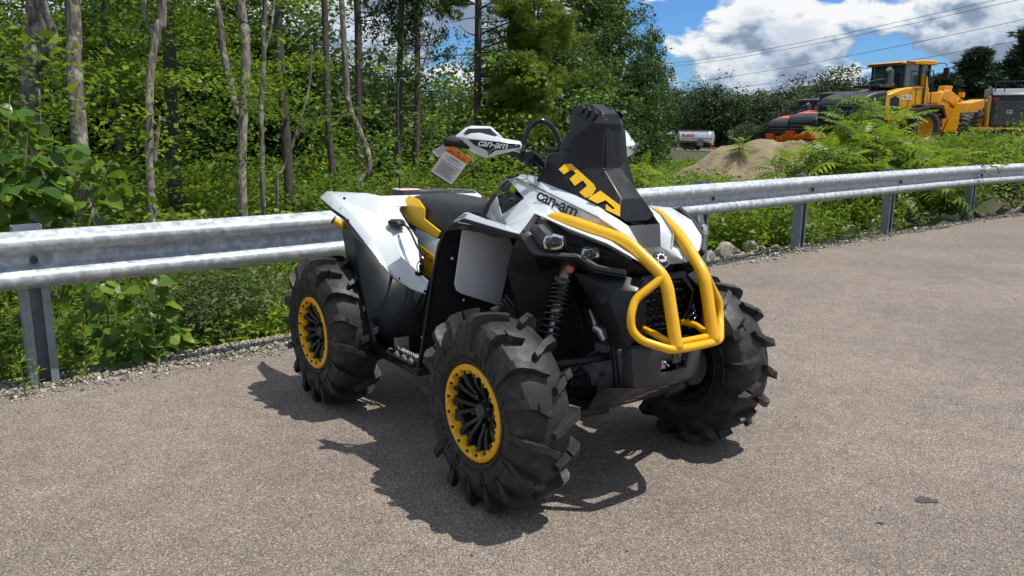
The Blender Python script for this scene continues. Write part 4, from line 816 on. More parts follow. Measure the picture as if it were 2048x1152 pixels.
for xw, tw_ in ((0.70, 0.575), (-0.70, 0.61)):
    for s_ in (-1, 1):
        prf = [(0.022, 0.10)]
        for k_ in range(6): prf += [(0.050 - .004 * k_, 0.115 + .018 * k_), (0.038 - .003 * k_, 0.124 + .018 * k_)]
        b = MB(); b.lathe([(r_, y * s_) for r_, y in prf], 'Y', (xw, 0, .39), 20); b.tube([(xw, s_ * .2, .385), (xw, s_ * (tw_ - .1), .362)], 0.014, 10); b.lathe([(0.06, s_ * .10), (0.062, s_ * .115), (0.05, s_ * .12)], 'Y', (xw, 0, .39), 20)
        bpart(b, 'drive_axle', 'deep_black' if xw < 0 else 'black_plastic', smooth=35)
        for zz, z2, r_ in ((.32, .28, .020), (.53, .50, .016)):
            b = MB()
            for dx in (-.17, .17): b.tube(rnd_path([(xw + dx, s_ * .15, zz), (xw + dx * .7, s_ * .34, zz - .01), (xw, s_ * (tw_ - .09), z2)], .05), r_, 10)
            b.box((xw, s_ * (tw_ - .11), z2), (0.05, 0.06, 0.05)); b.box((xw, s_ * .33, zz - .015), (0.16, 0.10, 0.012)); bpart(b, 'suspension_arm', 'black_plastic', smooth=40)
        b = MB(); b.box((xw, s_ * (tw_ - .085), .375), (0.09, 0.05, 0.20)); b.lathe([(0.0, s_ * (tw_ - .07)), (0.105, s_ * (tw_ - .07)), (0.105, s_ * (tw_ - .062)), (0.0, s_ * (tw_ - .062))], 'Y', (xw, 0, .36), 28); bpart(b, 'knuckle', 'cast_grey', smooth=35)
        b = MB(); b.box((xw + .04, s_ * (tw_ - .07), .46), (0.07, 0.05, 0.05)); bpart(b, 'brake_caliper', 'cast_grey', bevel=0.008)
        # coil-over shock
        if xw > 0: a, c = Vector((0.7528, -0.27, 0.8933)), Vector((0.7813, -0.4, 0.5587))
        else: a, c = Vector((-0.55, -.27, .86)), Vector((-0.70, -.40, .40))
        a = Vector((a.x, abs(a.y) * s_, a.z)); c = Vector((c.x, abs(c.y) * s_, c.z)); d = c - a
        b = MB(); b.tube([a, a + d * .30], 0.026, 14); b.tube([a + d * .28, a + d * .62], 0.021, 14); sh = bpart(b, 'shock_body', 'bronze', smooth=40)
        b = MB(); b.tube([a + d * .6, c], 0.012, 10); b.tube([a + d * .50, a + d * .535], 0.0225, 14); b.mk('shock_shaft', 'steel', sh, smooth=40)
        t1 = d.normalized(); p1 = t1.cross(Vector((0, 0, 1))).normalized(); p2 = t1.cross(p1); hel = []
        for k_ in range(150):
            q = k_ / 149; turns = 5.2 * q + 4.8 * q * (1 - q) * (1 if q < .5 else .7) + (0.4 if q > .5 else .0) * 0
            ang = 2 * math.pi * (15 * q if q < .35 else 15 * .35 + 10 * (q - .35)); hel.append(a + d * (.24 + .70 * q) + (p1 * math.cos(ang) + p2 * math.sin(ang)) * (0.037 + 0.004 * q))
        b = MB(); b.tube(hel, 0.0066, 7); b.tube([a + d * .20, a + d * .24], 0.042, 16); b.tube([a + d * .94, a + d * .97], 0.044, 16); b.mk('coil_spring', 'black_gloss', sh, smooth=60)
        # shock label
        if xw > 0:
            b = MB(); n2 = Vector((0.75, .66 * s_, 0)).normalized(); q = a + d * .60 + n2 * .0225; b.add([q - t1 * .014 - p1 * .010, q - t1 * .014 + p1 * .010, q + t1 * .014 + p1 * .010, q + t1 * .014 - p1 * .010], [(0, 1, 2, 3)]); b.mk('shock_label', 'charcoal_plastic', sh)
# steering rods, radiator hose, frame tubes and the odd bright fitting in the front bay
for s_ in (-1, 1):
    b = MB(); b.tube([(0.74, s_ * .08, .50), (0.80, s_ * .48, .44)], 0.010, 8); bpart(b, 'tie_rod', 'dark_steel', smooth=40)
    b = MB(); b.tube(rnd_path([(0.93, s_ * .16, .42), (0.90, s_ * .17, .62), (0.80, s_ * .20, .80), (0.55, s_ * .20, .92)], .06), 0.013, 8); b.tube([(0.55, s_ * .17, .36), (0.60, s_ * .17, .88)], 0.013, 8); bpart(b, 'frame_tube', 'black_plastic', smooth=40)
    b = MB(); b.tube(spline([(0.72, s_ * .28, .90), (0.74, s_ * .24, .75), (0.78, s_ * .20, .62)], 5), 0.004, 6); b.tube(spline([(0.78, s_ * .20, .55), (0.85, s_ * .30, .50), (0.72, s_ * .44, .42)], 5), 0.006, 6); bpart(b, 'brake_hose', 'black_plastic', smooth=40)
b = MB(); b.tube([(0.8238, -0.19, 0.6391), (0.8528, -0.185, 0.631), (0.8664, -0.18, 0.598)], [0.018, 0.020, 0.014], 12); b.tube([(0.78, -0.18, 0.6982), (0.8359, -0.185, 0.6312)], [0.006, 0.014], 8); bpart(b, 'coolant_fitting', 'bare_aluminium', smooth=40)
b = MB(); b.tube(rnd_path([(0.6203, -0.12, 0.7018), (0.705, -0.15, 0.6392), (0.7338, -0.16, 0.6016), (0.8331, -0.185, 0.6306)], .03), 0.014, 8); bpart(b, 'coolant_hose', 'black_plastic', smooth=40)
v = [(0.3, -0.2287, 0.6871), (0.3, -0.1706, 0.6298), (0.3, -0.1848, 0.5595), (0.3, -0.2575, 0.5684)]
b = MB()
for k_ in range(4): b.tube([(0.32, -0.2507, 0.6776), (0.32, -0.2068, 0.6287)] if k_ == 0 else [Vector((0.32, -0.2507, 0.6776)) + Vector((0, -.012 * k_, -.014 * k_)), Vector((0.32, -0.2012, 0.6192)) + Vector((0, -.012 * k_, -.014 * k_))], 0.006, 6)
bpart(b, 'engine_fin', 'cast_grey')
# inner fender plastics around the front shocks
panel('inner_fender', [(0.6104, -0.4, 0.9677), (0.6685, -0.38, 0.9087), (0.7098, -0.34, 0.9001), (0.6765, -0.3, 0.8103), (0.6286, -0.28, 0.6393), (0.4747, -0.3, 0.652), (0.4678, -0.36, 0.8225), (0.5603, -0.4, 0.9187)], [(0,1,6,7),(1,2,3,6),(3,4,5,6)], 'deep_black', 0.005, 0.004, True)

# ================================================================== wheels
def tyre_mesh(Rt, w_, lug_n=16):
    b = MB(); hw = w_ / 2; rc = Rt - 0.027
    prof = [(0.178, -hw + .034), (0.190, -hw + .014), (0.225, -hw + .002), (0.275, -hw - .002), (rc - .045, -hw + .010), (rc - .018, -hw + .030), (rc - .006, -hw + .060), (rc, -.03), (rc, .03), (rc - .006, hw - .060), (rc - .018, hw - .030), (rc - .045, hw - .010), (0.275, hw + .002), (0.225, hw - .002), (0.190, hw - .014), (0.178, hw - .034)]
    b.lathe(prof, 'Y', (0, 0, 0), 72)
    # rib rings on the sidewall
    for s_ in (-1, 1):
        b.lathe([(0.196, s_ * (hw - .010)), (0.201, s_ * (hw - .004)), (0.206, s_ * (hw - .006))], 'Y', (0, 0, 0), 60)
        b.lathe([(0.252, s_ * (hw + .0005)), (0.256, s_ * (hw + .005)), (0.260, s_ * (hw + .001))], 'Y', (0, 0, 0), 60)
    # raised lettering blocks and hair-fine mould ribs on the outer sidewall
    for k_ in range(10):
        a = R(20 + k_ * 7.5); rot = Matrix.Rotation(-a, 3, 'Y'); b.box((.228 * math.cos(a), -hw - .0005, .228 * math.sin(a)), (.020, .004, .016 if k_ % 3 else .010), rot)
        a = R(200 + k_ * 6.5); rot = Matrix.Rotation(-a, 3, 'Y'); b.box((.230 * math.cos(a), -hw - .0005, .230 * math.sin(a)), (.016, .004, .013 if k_ % 2 else .008), rot)
    for k_ in range(90):
        a = R(k_ * 4.0); rot = Matrix.Rotation(-a, 3, 'Y'); b.box((.211 * math.cos(a), -hw + .0015, .211 * math.sin(a)), (.010, .003, .0012), rot)
    def surf(th, y, r_): return (r_ * math.cos(th), y, r_ * math.sin(th))
    def base_r(y):
        ay = abs(y)
        return np.interp(ay, [0, .03, hw - .06, hw - .03, hw - .010, hw + .004], [rc, rc, rc - .006, rc - .018, rc - .045, 0.29])
    def lug(path, s_, ph):
        """path of (theta, y, width, height above carcass centre line radius r)"""
        v = []; n_ = len(path)
        for i, (th, y, wd, rt_, rb_) in enumerate(path):
            for da, r_ in ((-.56, rb_), (-.43, rt_), (.40, rt_), (.50, rb_)): 
                v.append(surf(ph + s_ * 0 + th + da * wd / rt_, s_ * y, r_))
        f = []
        for i in range(n_ - 1):
            for j in range(3): 
                q = (i * 4 + j, i * 4 + j + 1, (i + 1) * 4 + j + 1, (i + 1) * 4 + j); f.append(q)
        f.append((0, 1, 2, 3)); f.append(tuple((n_ - 1) * 4 + j for j in (3, 2, 1, 0)))
        b.add(v, f)
    st = 2 * math.pi / lug_n
    for s_ in (-1, 1):
        for k_ in range(lug_n):
            ph = k_ * st + (st / 2 if s_ > 0 else 0)
            # big hooked lug running from the tread centre to the shoulder and down the sidewall
            big = k_ % 2 == 0
            if big:
                lug([(-.02, -.012, .026, Rt, rc - .02), (.02, .016, .032, Rt + .001, rc - .02), (.075, .046, .032, Rt, rc - .03), (.115, hw - .032, .034, Rt - .003, rc - .05), (.135, hw - .012, .038, Rt - .010, rc - .06), (.14, hw + .004, .036, Rt - .030, rc - .075), (.13, hw + .007, .030, Rt - .060, rc - .09), (.095, hw + .003, .014, Rt - .088, rc - .11)], s_, ph)
            else:
                lug([(0.0, 0.018, .030, Rt, rc - .02), (.035, .040, .036, Rt, rc - .03), (.085, hw - .050, .032, Rt - .002, rc - .04)], s_, ph)
                lug([(.105, hw - .044, .030, Rt - .003, rc - .04), (.14, hw - .014, .040, Rt - .009, rc - .06), (.15, hw + .006, .040, Rt - .030, rc - .075), (.15, hw + .008, .030, Rt - .062, rc - .09), (.13, hw + .003, .020, Rt - .092, rc - .11), (.09, hw + .001, .010, Rt - .112, rc - .14)], s_, ph)
    return b
def ring_mesh(r_o, r_i, y, d, nb=16):
    """beadlock ring with scalloped inner edge; outer face towards -Y at y"""
    n_ = nb * 12; v = []
    for k_ in range(n_):
        a = 2 * math.pi * k_ / n_; ph = (k_ % 12) / 12.0
        sc = 0.5 + 0.5 * math.cos(2 * math.pi * ph); sc = 1 / (1 + math.exp(-9 * (sc - .45)))
        ri = r_i - 0.016 * sc
        for r_, yy in ((r_o, y + d), (r_o, y + .004), (r_o - .006, y - .001), (r_o - .017, y - .001), (ri + .003, y + .002 ), (ri, y + .006), (ri - .001, y + d + .012)):
            v.append((r_ * math.cos(a), yy, r_ * math.sin(a)))
    f = [(k_ * 7 + i, k_ * 7 + i + 1, ((k_ + 1) % n_) * 7 + i + 1, ((k_ + 1) % n_) * 7 + i) for k_ in range(n_) for i in range(6)]
    b = MB(); b.add(v, f); return b
def wheel(x, y, s_, w_, Rt, rr, spin, steer=0.0, z=0.0):
    """s_ = -1: outer face towards -Y"""
    e_ = bpy.data.objects.new('wheel', None); col.objects.link(e_); e_.parent = atv; e_.empty_display_size = .1
    e_.location = (x, y, z); e_.rotation_euler = (0, 0, (0 if s_ < 0 else math.pi) + steer)
    return e_
def put(mesh, name, par, spin):
    o = bpy.data.objects.new(name, mesh); col.objects.link(o); o.parent = par; o.rotation_euler = (0, spin, 0); return o
def to_mesh(mb, name, mat, smooth=40, recalc=True):
    o = mk(name, mb.v, mb.f, mat, None, None, smooth=smooth, recalc=recalc); me = o.data; bpy.data.objects.remove(o); return me
W_ = 0.235; RT = 0.378
TM = to_mesh(tyre_mesh(RT, W_), 'tyre', 'rubber', 30)
hw = W_ / 2; yo = -hw + .030
RM = to_mesh(ring_mesh(0.183, 0.162, yo - .022, 0.022), 'beadlock_ring', 'yellow_paint', 40)
bb = MB()
for k_ in range(1):
    a = 2 * math.pi * k_ / 16; bb.tube([(0.1545 * math.cos(a), yo - .020, 0.1545 * math.sin(a)), (0.1545 * math.cos(a), yo - .027, 0.1545 * math.sin(a))], 0.0065, 6)
BMh = to_mesh(bb, 'ring_bolt', 'black_gloss', 30)
bb = MB(); bb.lathe([(0.178, -hw + .034), (0.165, -hw + .026), (0.150, yo + .01), (0.142, yo + .03), (0.138, .06), (0.152, .085), (0.178, hw - .034)], 'Y', (0, 0, 0), 48); BAR = to_mesh(bb, 'rim_barrel', 'black_wheel', 40)
bb = MB()
NSP = 7
for k_ in range(NSP):
    a0 = 2 * math.pi * k_ / NSP
    for da in (-.19, .19):
        c0, s0 = math.cos(a0 + da * .6), math.sin(a0 + da * .6); c1, s1 = math.cos(a0 + da), math.sin(a0 + da)
        d = Vector((-s1, 0, c1))
        p0 = Vector((.045 * c0, yo + .045, .045 * s0)); p1 = Vector((.105 * c1, yo + .012, .105 * s1)); p2 = Vector((.146 * c1, yo + .004, .146 * s1))
        v = []
        for p, wd, dp in ((p0, .009, .03), (p1, .010, .026), (p2, .011, .022)):
            v += [p - d * wd, p - d * wd * .7 + Vector((0, -.006, 0)), p + d * wd * .7 + Vector((0, -.006, 0)), p + d * wd, p + d * wd + Vector((0, dp, 0)), p - d * wd + Vector((0, dp, 0))]
        bb.add(v, [(i * 6 + j, i * 6 + (j + 1) % 6, (i + 1) * 6 + (j + 1) % 6, (i + 1) * 6 + j) for i in range(2) for j in range(6)] + [(0,1,2,3,4,5), (12,13,14,15,16,17)])
    c1, s1 = math.cos(a0), math.sin(a0); d = Vector((-s1, 0, c1)); p = Vector((.118 * c1, yo + .018, .118 * s1)); bb.add([p - d * .014 + Vector((0, 0, 0)), p + d * .014, p + Vector((c1, 0, s1)) * .03 + d * .02, p + Vector((c1, 0, s1)) * .03 - d * .02], [(0, 1, 2, 3)])
bb.lathe([(0.0, yo + .055), (0.055, yo + .052), (0.068, yo + .06), (0.145, yo + .085)], 'Y', (0, 0, 0), 28)
SPK = to_mesh(bb, 'spokes', 'black_wheel', 30)
bb = MB(); bb.lathe([(0.0, yo + .010), (0.022, yo + .012), (0.029, yo + .02), (0.031, yo + .055)], 'Y', (0, 0, 0), 20); HUB = to_mesh(bb, 'hub_cap', 'charcoal_plastic', 35)
bb = MB()
for k_ in range(1):
    a = R(45 + 90 * k_); bb.tube([(0.055 * math.cos(a), yo + .05, 0.055 * math.sin(a)), (0.055 * math.cos(a), yo + .022, 0.055 * math.sin(a)), (0.055 * math.cos(a), yo + .018, 0.055 * math.sin(a))], [.0105, .0105, .007], 6)
LUG = to_mesh(bb, 'lug_nut', 'black_gloss', 30)
for x, y, s_, spin, st_r in ((0.705, -0.578, -1, 0.15, -0.006), (0.70, 0.535, 1, 0.5, 0.03), (-0.70, -0.610, -1, 0.9, 0.0), (-0.70, 0.60, 1, 0.3, 0.0)):
    w = wheel(x, y, s_, W_, RT, 0.18, spin, st_r, 0.366)
    ty = put(TM, 'tyre', w, spin); bv_ = ty.modifiers.new('bevel', 'BEVEL'); bv_.width = .0035; bv_.segments = 2; bv_.limit_method = 'ANGLE'; bv_.angle_limit = R(35)
    rm = put(BAR, 'rim', w, spin)
    for me, nm in ((SPK, 'spokes'), (HUB, 'hub_cap')): o = put(me, nm, w, spin + 0.2)
    for k_ in range(4): put(LUG, 'lug_nut', w, spin + 0.2 + R(90 * k_))
    put(RM, 'beadlock_ring', w, spin); 
    for k_ in range(16): put(BMh, 'ring_bolt', w, spin + R(22.5 * k_))

# ================================================================== hang tags on the right grip (things of their own)
BW = Matrix.Translation(Vector((-0.0138, 3.6876, 0))) @ Matrix.Rotation(math.atan2(Fv.y, Fv.x), 4, 'Z') @ BODY
def card(name, pts, mat, label):
    pts = [BW @ Vector(p) for p in pts]; pts[2] = pts[1] + pts[3] - pts[0]; o = mk(name, pts, [(0, 1, 2, 3)], mat, None, None, solid=0.0008)
    tag(o, label, 'hang tag', None); return o, pts
o1, c1_ = card('hang_tag', [(0.2394, -0.49, 1.313), (0.3494, -0.455, 1.263), (0.2248, -0.47, 1.139), (0.1011, -0.5, 1.194)], 'tag_card', 'white card tag with orange top band hanging from the right handlebar grip')
o2, c2_ = card('hang_tag', [(0.2079, -0.485, 1.316), (0.2384, -0.475, 1.291), (0.145, -0.485, 1.237), (0.112, -0.497, 1.283)], 'tag_card', 'small white tag half hidden behind the orange-topped tag')
def on_card(c, uu, vv_, lift=0.0012):
    a = c[0] * (1 - uu) + c[1] * uu; b_ = c[3] * (1 - uu) + c[2] * uu; p = a * (1 - vv_) + b_ * vv_
    n_ = (c[1] - c[0]).cross(c[3] - c[0]).normalized()
    if n_.dot(Vector((0, 0, CAM_H)) - p) < 0: n_ = -n_
    return p + n_ * lift
def card_quad(par, c, u0, u1, v0, v1, mat, name, lift=0.0012):
    pts = [on_card(c, u0, v0, lift), on_card(c, u1, v0, lift), on_card(c, u1, v1, lift), on_card(c, u0, v1, lift)]
    return mk(name, pts, [(0, 1, 2, 3)], mat, par, None)
card_quad(o1, c1_, 0.0, 1.0, 0.0, 0.22, 'orange_print', 'orange_band')
def card_text(par, c, txt, u0, u1, v_base, v_top, bold=0.01):
    put_text('lettering', txt, 'tag_ink', on_card(c, u0, v_base, .002), on_card(c, u1, v_base, .002), on_card(c, u0, v_top, .002), par, None, bold=bold, lift=0.0)
card_text(o1, c1_, 'S', .44, .54, .10, .03); card_text(o1, c1_, 'SPORT MODEL', .12, .90, .19, .12)
r_ = random.Random(4)
for v0, w0, w1 in ((.27, .30, .70), (.305, .12, .88), (.37, .2, .8), (.46, .08, .92)): card_quad(o1, c1_, w0, w1, v0, v0 + .016, 'tag_ink', 'print_line')
for k_ in range(14):
    v0 = .52 + k_ * .027; q = .08 + .10 * (k_ % 3 == 2); card_quad(o1, c1_, q, 1 - q - .1 * r_.random(), v0, v0 + .011, 'tag_ink', 'print_line')
card_quad(o1, c1_, 0.0, 1.0, .955, 1.0, 'tag_ink', 'print_line')
for k_ in range(7): card_quad(o2, c2_, .12, .85, .25 + .09 * k_, .28 + .09 * k_, 'tag_ink', 'print_line')

# ================================================================== VEGETATION
def leaf_mat(name, stops, trans=0.35, rough=0.5, tcol=(0.22, 0.34, 0.03)):
    t = MT(name); at = t.n('ShaderNodeAttribute', attribute_name='rnd'); oi = t.n('ShaderNodeObjectInfo')
    f_ = t.math('FRACT', t.math('ADD', at.outputs['Fac'], t.math('MULTIPLY', oi.outputs['Random'], 0.999)))
    c = t.ramp(f_, stops); patch = t.ramp(t.noise(0.9, 3), [(0.35, (0.72, 0.76, 0.8)), (0.65, (1.2, 1.16, 1.0))]); c = t.mix(1.0, c, patch, 'MULTIPLY')
    t.base(c); t.set(Roughness=rough); t.b.inputs['Specular IOR Level'].default_value = 0.35
    tr = t.n('ShaderNodeBsdfTranslucent'); tc_ = t.mix(0.55, c, tcol); t.l(tc_, tr.inputs[0])
    ms = t.n('ShaderNodeMixShader'); ms.inputs[0].default_value = trans; t.l(t.b.outputs[0], ms.inputs[1]); t.l(tr.outputs[0], ms.inputs[2]); t.l(ms.outputs[0], t.out.inputs[0]); M[name] = t.m
leaf_mat('leaf_maple', [(0.0, (0.045, 0.10, 0.012)), (1.0, (0.33, 0.40, 0.022)), (0.4, (0.10, 0.18, 0.015)), (0.78, (0.19, 0.28, 0.018))], 0.5)
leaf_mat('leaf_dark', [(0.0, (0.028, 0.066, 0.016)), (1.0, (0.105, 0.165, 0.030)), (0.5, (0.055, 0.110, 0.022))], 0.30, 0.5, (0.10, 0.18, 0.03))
leaf_mat('leaf_far', [(0.0, (0.022, 0.045, 0.018)), (1.0, (0.070, 0.110, 0.035)), (0.5, (0.040, 0.072, 0.024))], 0.2, 0.6, (0.10, 0.16, 0.04))
leaf_mat('leaf_poplar', [(0.0, (0.055, 0.12, 0.025)), (1.0, (0.26, 0.36, 0.035)), (0.45, (0.09, 0.18, 0.033)), (0.8, (0.15, 0.26, 0.035))], 0.42, 0.33, (0.26, 0.40, 0.03))
leaf_mat('leaf_willow', [(0.0, (0.055, 0.085, 0.030)), (1.0, (0.18, 0.22, 0.085)), (0.5, (0.10, 0.14, 0.05))], 0.3, 0.5, (0.2, 0.28, 0.05))
leaf_mat('leaf_weed', [(0.0, (0.07, 0.14, 0.012)), (1.0, (0.27, 0.36, 0.03)), (0.5, (0.14, 0.23, 0.018))], 0.4, 0.5, (0.34, 0.46, 0.03))
leaf_mat('leaf_sumac', [(0.0, (0.05, 0.12, 0.012)), (1.0, (0.34, 0.42, 0.03)), (0.5, (0.15, 0.25, 0.018))], 0.42, 0.4, (0.32, 0.45, 0.03))
leaf_mat('needle', [(0.0, (0.10, 0.16, 0.02)), (1.0, (0.34, 0.40, 0.05)), (0.5, (0.20, 0.27, 0.035))], 0.45, 0.55, (0.18, 0.26, 0.04))
leaf_mat('needle_dark', [(0.0, (0.012, 0.030, 0.014)), (1.0, (0.04, 0.070, 0.028)), (0.5, (0.022, 0.048, 0.020))], 0.15, 0.6, (0.06, 0.1, 0.03))
t = MT('bark'); wv = t.n('ShaderNodeTexNoise'); mp_ = t.n('ShaderNodeMapping'); mp_.inputs['Scale'].default_value = (38, 38, 6); t.l(t.tc.outputs['Object'], mp_.inputs[0]); t.l(mp_.outputs[0], wv.inputs['Vector']); wv.inputs['Scale'].default_value = 1.0; wv.inputs['Detail'].default_value = 6
bc = t.ramp(wv.outputs['Fac'], [(0.35, (0.075, 0.065, 0.058)), (0.62, (0.27, 0.245, 0.22))])
oi = t.n('ShaderNodeObjectInfo'); bc = t.mix(1.0, bc, t.ramp(oi.outputs['Random'], [(0.0, (0.55, 0.52, 0.50)), (1.0, (1.15, 1.12, 1.08))]), 'MULTIPLY')
li = t.ramp(t.noise(6.5, 6, 0.6), [(0.56, (0, 0, 0)), (0.61, (1, 1, 1))]); bc = t.mix(t.math('MULTIPLY', li, 0.75), bc, (0.36, 0.38, 0.20))
li2 = t.ramp(t.noise(4.1, 4, 0.5), [(0.58, (0, 0, 0)), (0.66, (1, 1, 1))]); bc = t.mix(t.math('MULTIPLY', li2, 0.5), bc, (0.42, 0.42, 0.38))
t.base(bc); t.set(Roughness=0.92); t.bump(wv.outputs['Fac'], 0.9, 0.02); M['bark'] = t.m
plain('bark_dark', (0.060, 0.050, 0.042), 0.9, var=0.45, scale=16, bump=0.6, bscale=40)
plain('twig', (0.16, 0.14, 0.115), 0.9, var=0.3, scale=20)
plain('stem_green', (0.13, 0.17, 0.04), 0.6, var=0.2, scale=20)

def leaf_quads(Pn, L, asp=0.55, up=0.9, droop=0.25, rg=rng, fold=0.12):
    """one folded four-cornered leaf per point"""
    n_ = len(Pn); a = rg.uniform(0, 2 * np.pi, n_)
    d = np.stack([np.cos(a), np.sin(a), rg.normal(-droop, 0.35, n_)], 1); d /= np.linalg.norm(d, axis=1)[:, None]
    nn = rg.normal(size=(n_, 3)) * 0.55; nn[:, 2] += up; nn -= d * (nn * d).sum(1)[:, None]; nn /= np.linalg.norm(nn, axis=1)[:, None] + 1e-9
    s_ = np.cross(d, nn); L = np.asarray(L)[:, None]
    V = np.stack([Pn - d * L * .5, Pn - d * L * .02 + s_ * L * asp * .5 + nn * L * fold, Pn + d * L * .5, Pn - d * L * .02 - s_ * L * asp * .5 + nn * L * fold], 1).reshape(-1, 3)
    F_ = np.arange(n_ * 4).reshape(-1, 4); return V, F_
def clumps(C, nper, rad, leaf, asp=0.55, flat=0.45, up=0.9, rg=rng, jit=0.3):
    """leaves scattered about clump centres; rad may be an array"""
    n_ = len(C); rad = np.broadcast_to(np.asarray(rad, float), (n_,)); nper = np.broadcast_to(np.asarray(nper, int), (n_,))
    idx_ = np.repeat(np.arange(n_), nper); q = rg.normal(size=(len(idx_), 3)); q[:, 2] *= flat
    Pn = C[idx_] + q * rad[idx_][:, None] * 0.6; sh = rg.random(n_)[idx_] * 0.6 + rg.random(len(idx_)) * 0.4
    Ln = leaf * np.exp(rg.normal(0, jit, len(idx_))) if np.isscalar(leaf) else leaf[idx_] * np.exp(rg.normal(0, jit, len(idx_)))
    V, F_ = leaf_quads(Pn, Ln, asp, up, rg=rg); return V, F_, np.repeat(sh, 4)
def obj_from(name, me, parent=None, loc=(0, 0, 0)):
    o = bpy.data.objects.new(name, me); col.objects.link(o); o.location = loc
    if parent: o.parent = parent
    return o

# ------------------------------------------------------------------ the woodland understorey (nobody could count it)
NB = 6400
al_ = rng.uniform(-9, 12.5, NB); s_ = np.where(rng.random(NB) < .20, rng.uniform(1.6, 6.5, NB), 6.0 + 12.5 * rng.random(NB)); low_ = rng.random(NB) < .30
i_ = np.clip(al_, 0.1, RAILS[-1] - .1)
bx = np.interp(al_, RAILS, RAILP[:, 0]) + (al_ - np.clip(al_, 0, RAILS[-1])) * 0.764 - 0.645 * s_
by = np.interp(al_, RAILS, RAILP[:, 1]) + (al_ - np.clip(al_, 0, RAILS[-1])) * 0.645 + 0.764 * s_
gz_ = ground_z(bx, by)
hh_ = rng.random(NB) ** 1.05 * np.where(s_ < 6.2, 0.35 + .10 * s_, np.where(low_, .9, np.minimum(1.2 + 0.40 * s_, 6.6))); hh_ = np.where((s_ < 6.2) & (rng.random(NB) < .22), rng.uniform(.5, 2.8, NB), hh_)
dens = 0.5 + 0.5 * np.tanh(3.0 * (vnoise(bx * 1.5 + hh_ * 1.9, by * 1.5 - hh_ * 1.3, 5) - 0.05))
gapf = np.where((bx / by > -0.24) & (hh_ > 2.2), 0.32, 1.0) * np.where(bx / by > -0.02, 0.35, 1.0)
keep = (rng.random(NB) < np.where(low_, 1, dens) * gapf) & (by > 2.5) & (bx / by > -0.82)
C = np.stack([bx, by, gz_ + 0.1 + hh_], 1)[keep]; sk = s_[keep]
V, F_, rn = clumps(C, np.where(sk < 7, 90, 75), rng.uniform(0.24, 0.50, len(C)), np.where(sk < 6.5, 0.060, 0.088), 0.62, 0.38, 0.9)
me = batch('understory', V, F_, 'leaf_maple', rn); o = obj_from('understory', me); tag(o, 'dense sunlit maple understory leaves filling the wood behind the guardrail', 'foliage', kind='stuff')
# leaf canopy overhead: hangs into the top of the view and dapples the understorey
NB = 230; al_ = rng.uniform(-10, 11, NB); s_ = rng.uniform(4.0, 19, NB); bx = RAILP[0][0] + al_ * .764 - .645 * s_; by = RAILP[0][1] + al_ * .645 + .764 * s_
C = np.stack([bx, by, rng.uniform(4.6, 8.5, NB) + .10 * s_], 1); C = C[(vnoise(bx * 1.1, by * 1.1, 14) > -.15) & (bx / by < -.24)]
V, F_, rn = clumps(C, 85, rng.uniform(.45, .85, len(C)), .12, .6, .4, .9); o = obj_from('canopy', batch('canopy', V, F_, 'leaf_maple', rn)); tag(o, 'leafy canopy closing the top of the wood on the left', 'canopy', kind='stuff')
# forest-floor greens close behind the rail, left
NB = 900; al_ = rng.uniform(0.5, 11, NB); s_ = rng.uniform(0.75, 3.2, NB); bx = np.interp(al_, RAILS, RAILP[:, 0]) - .645 * s_; by = np.interp(al_, RAILS, RAILP[:, 1]) + .764 * s_
C = np.stack([bx, by, ground_z(bx, by) + 0.04 + rng.random(NB) * np.interp(s_, [.7, 1.3, 3], [.05, .30, .55])], 1)
V, F_, rn = clumps(C, 46, 0.17, 0.048, 0.5, 0.6, 0.8); me = batch('ground_cover', V, F_, 'leaf_maple', rn); o = obj_from('ground_cover', me); tag(o, 'low leafy ground cover just behind the left part of the guardrail', 'ground cover', kind='stuff')

# ------------------------------------------------------------------ crowns and trees
def crown_mesh(name, mat, seed, ncl=170, nper=60, leaf=0.05, rad=0.13, shape='round'):
    r_ = np.random.default_rng(seed); q = r_.normal(size=(ncl, 3)); q /= np.linalg.norm(q, axis=1)[:, None]; q *= (0.35 + 0.65 * r_.random(ncl) ** 0.5)[:, None]
    lob = r_.normal(size=(9, 3)) * 0.55; q = q * 0.62 + lob[r_.integers(0, 9, ncl)] * 0.6
    if shape == 'tall': q[:, 2] *= 1.55; q[:, :2] *= (1.05 - 0.45 * np.clip(q[:, 2], -1, 1.3) / 1.3)[:, None]
    V, F_, rn = clumps(q, nper, r_.uniform(rad * .7, rad * 1.3, ncl), leaf, 0.6, 0.6, 0.8, r_); return batch(name, V, F_, mat, rn)
CR = [crown_mesh('crown', 'leaf_maple', 11, 120, 55, 0.045, 0.16), crown_mesh('crown', 'leaf_maple', 12, 110, 55, 0.045, 0.15)]
CRD = [crown_mesh('crown', 'leaf_dark', 21 + i, 330, 60, 0.050, 0.135, 'tall') for i in range(3)]
CRF = [crown_mesh('crown', 'leaf_far', 31 + i, 260, 55, 0.055, 0.15) for i in range(3)]
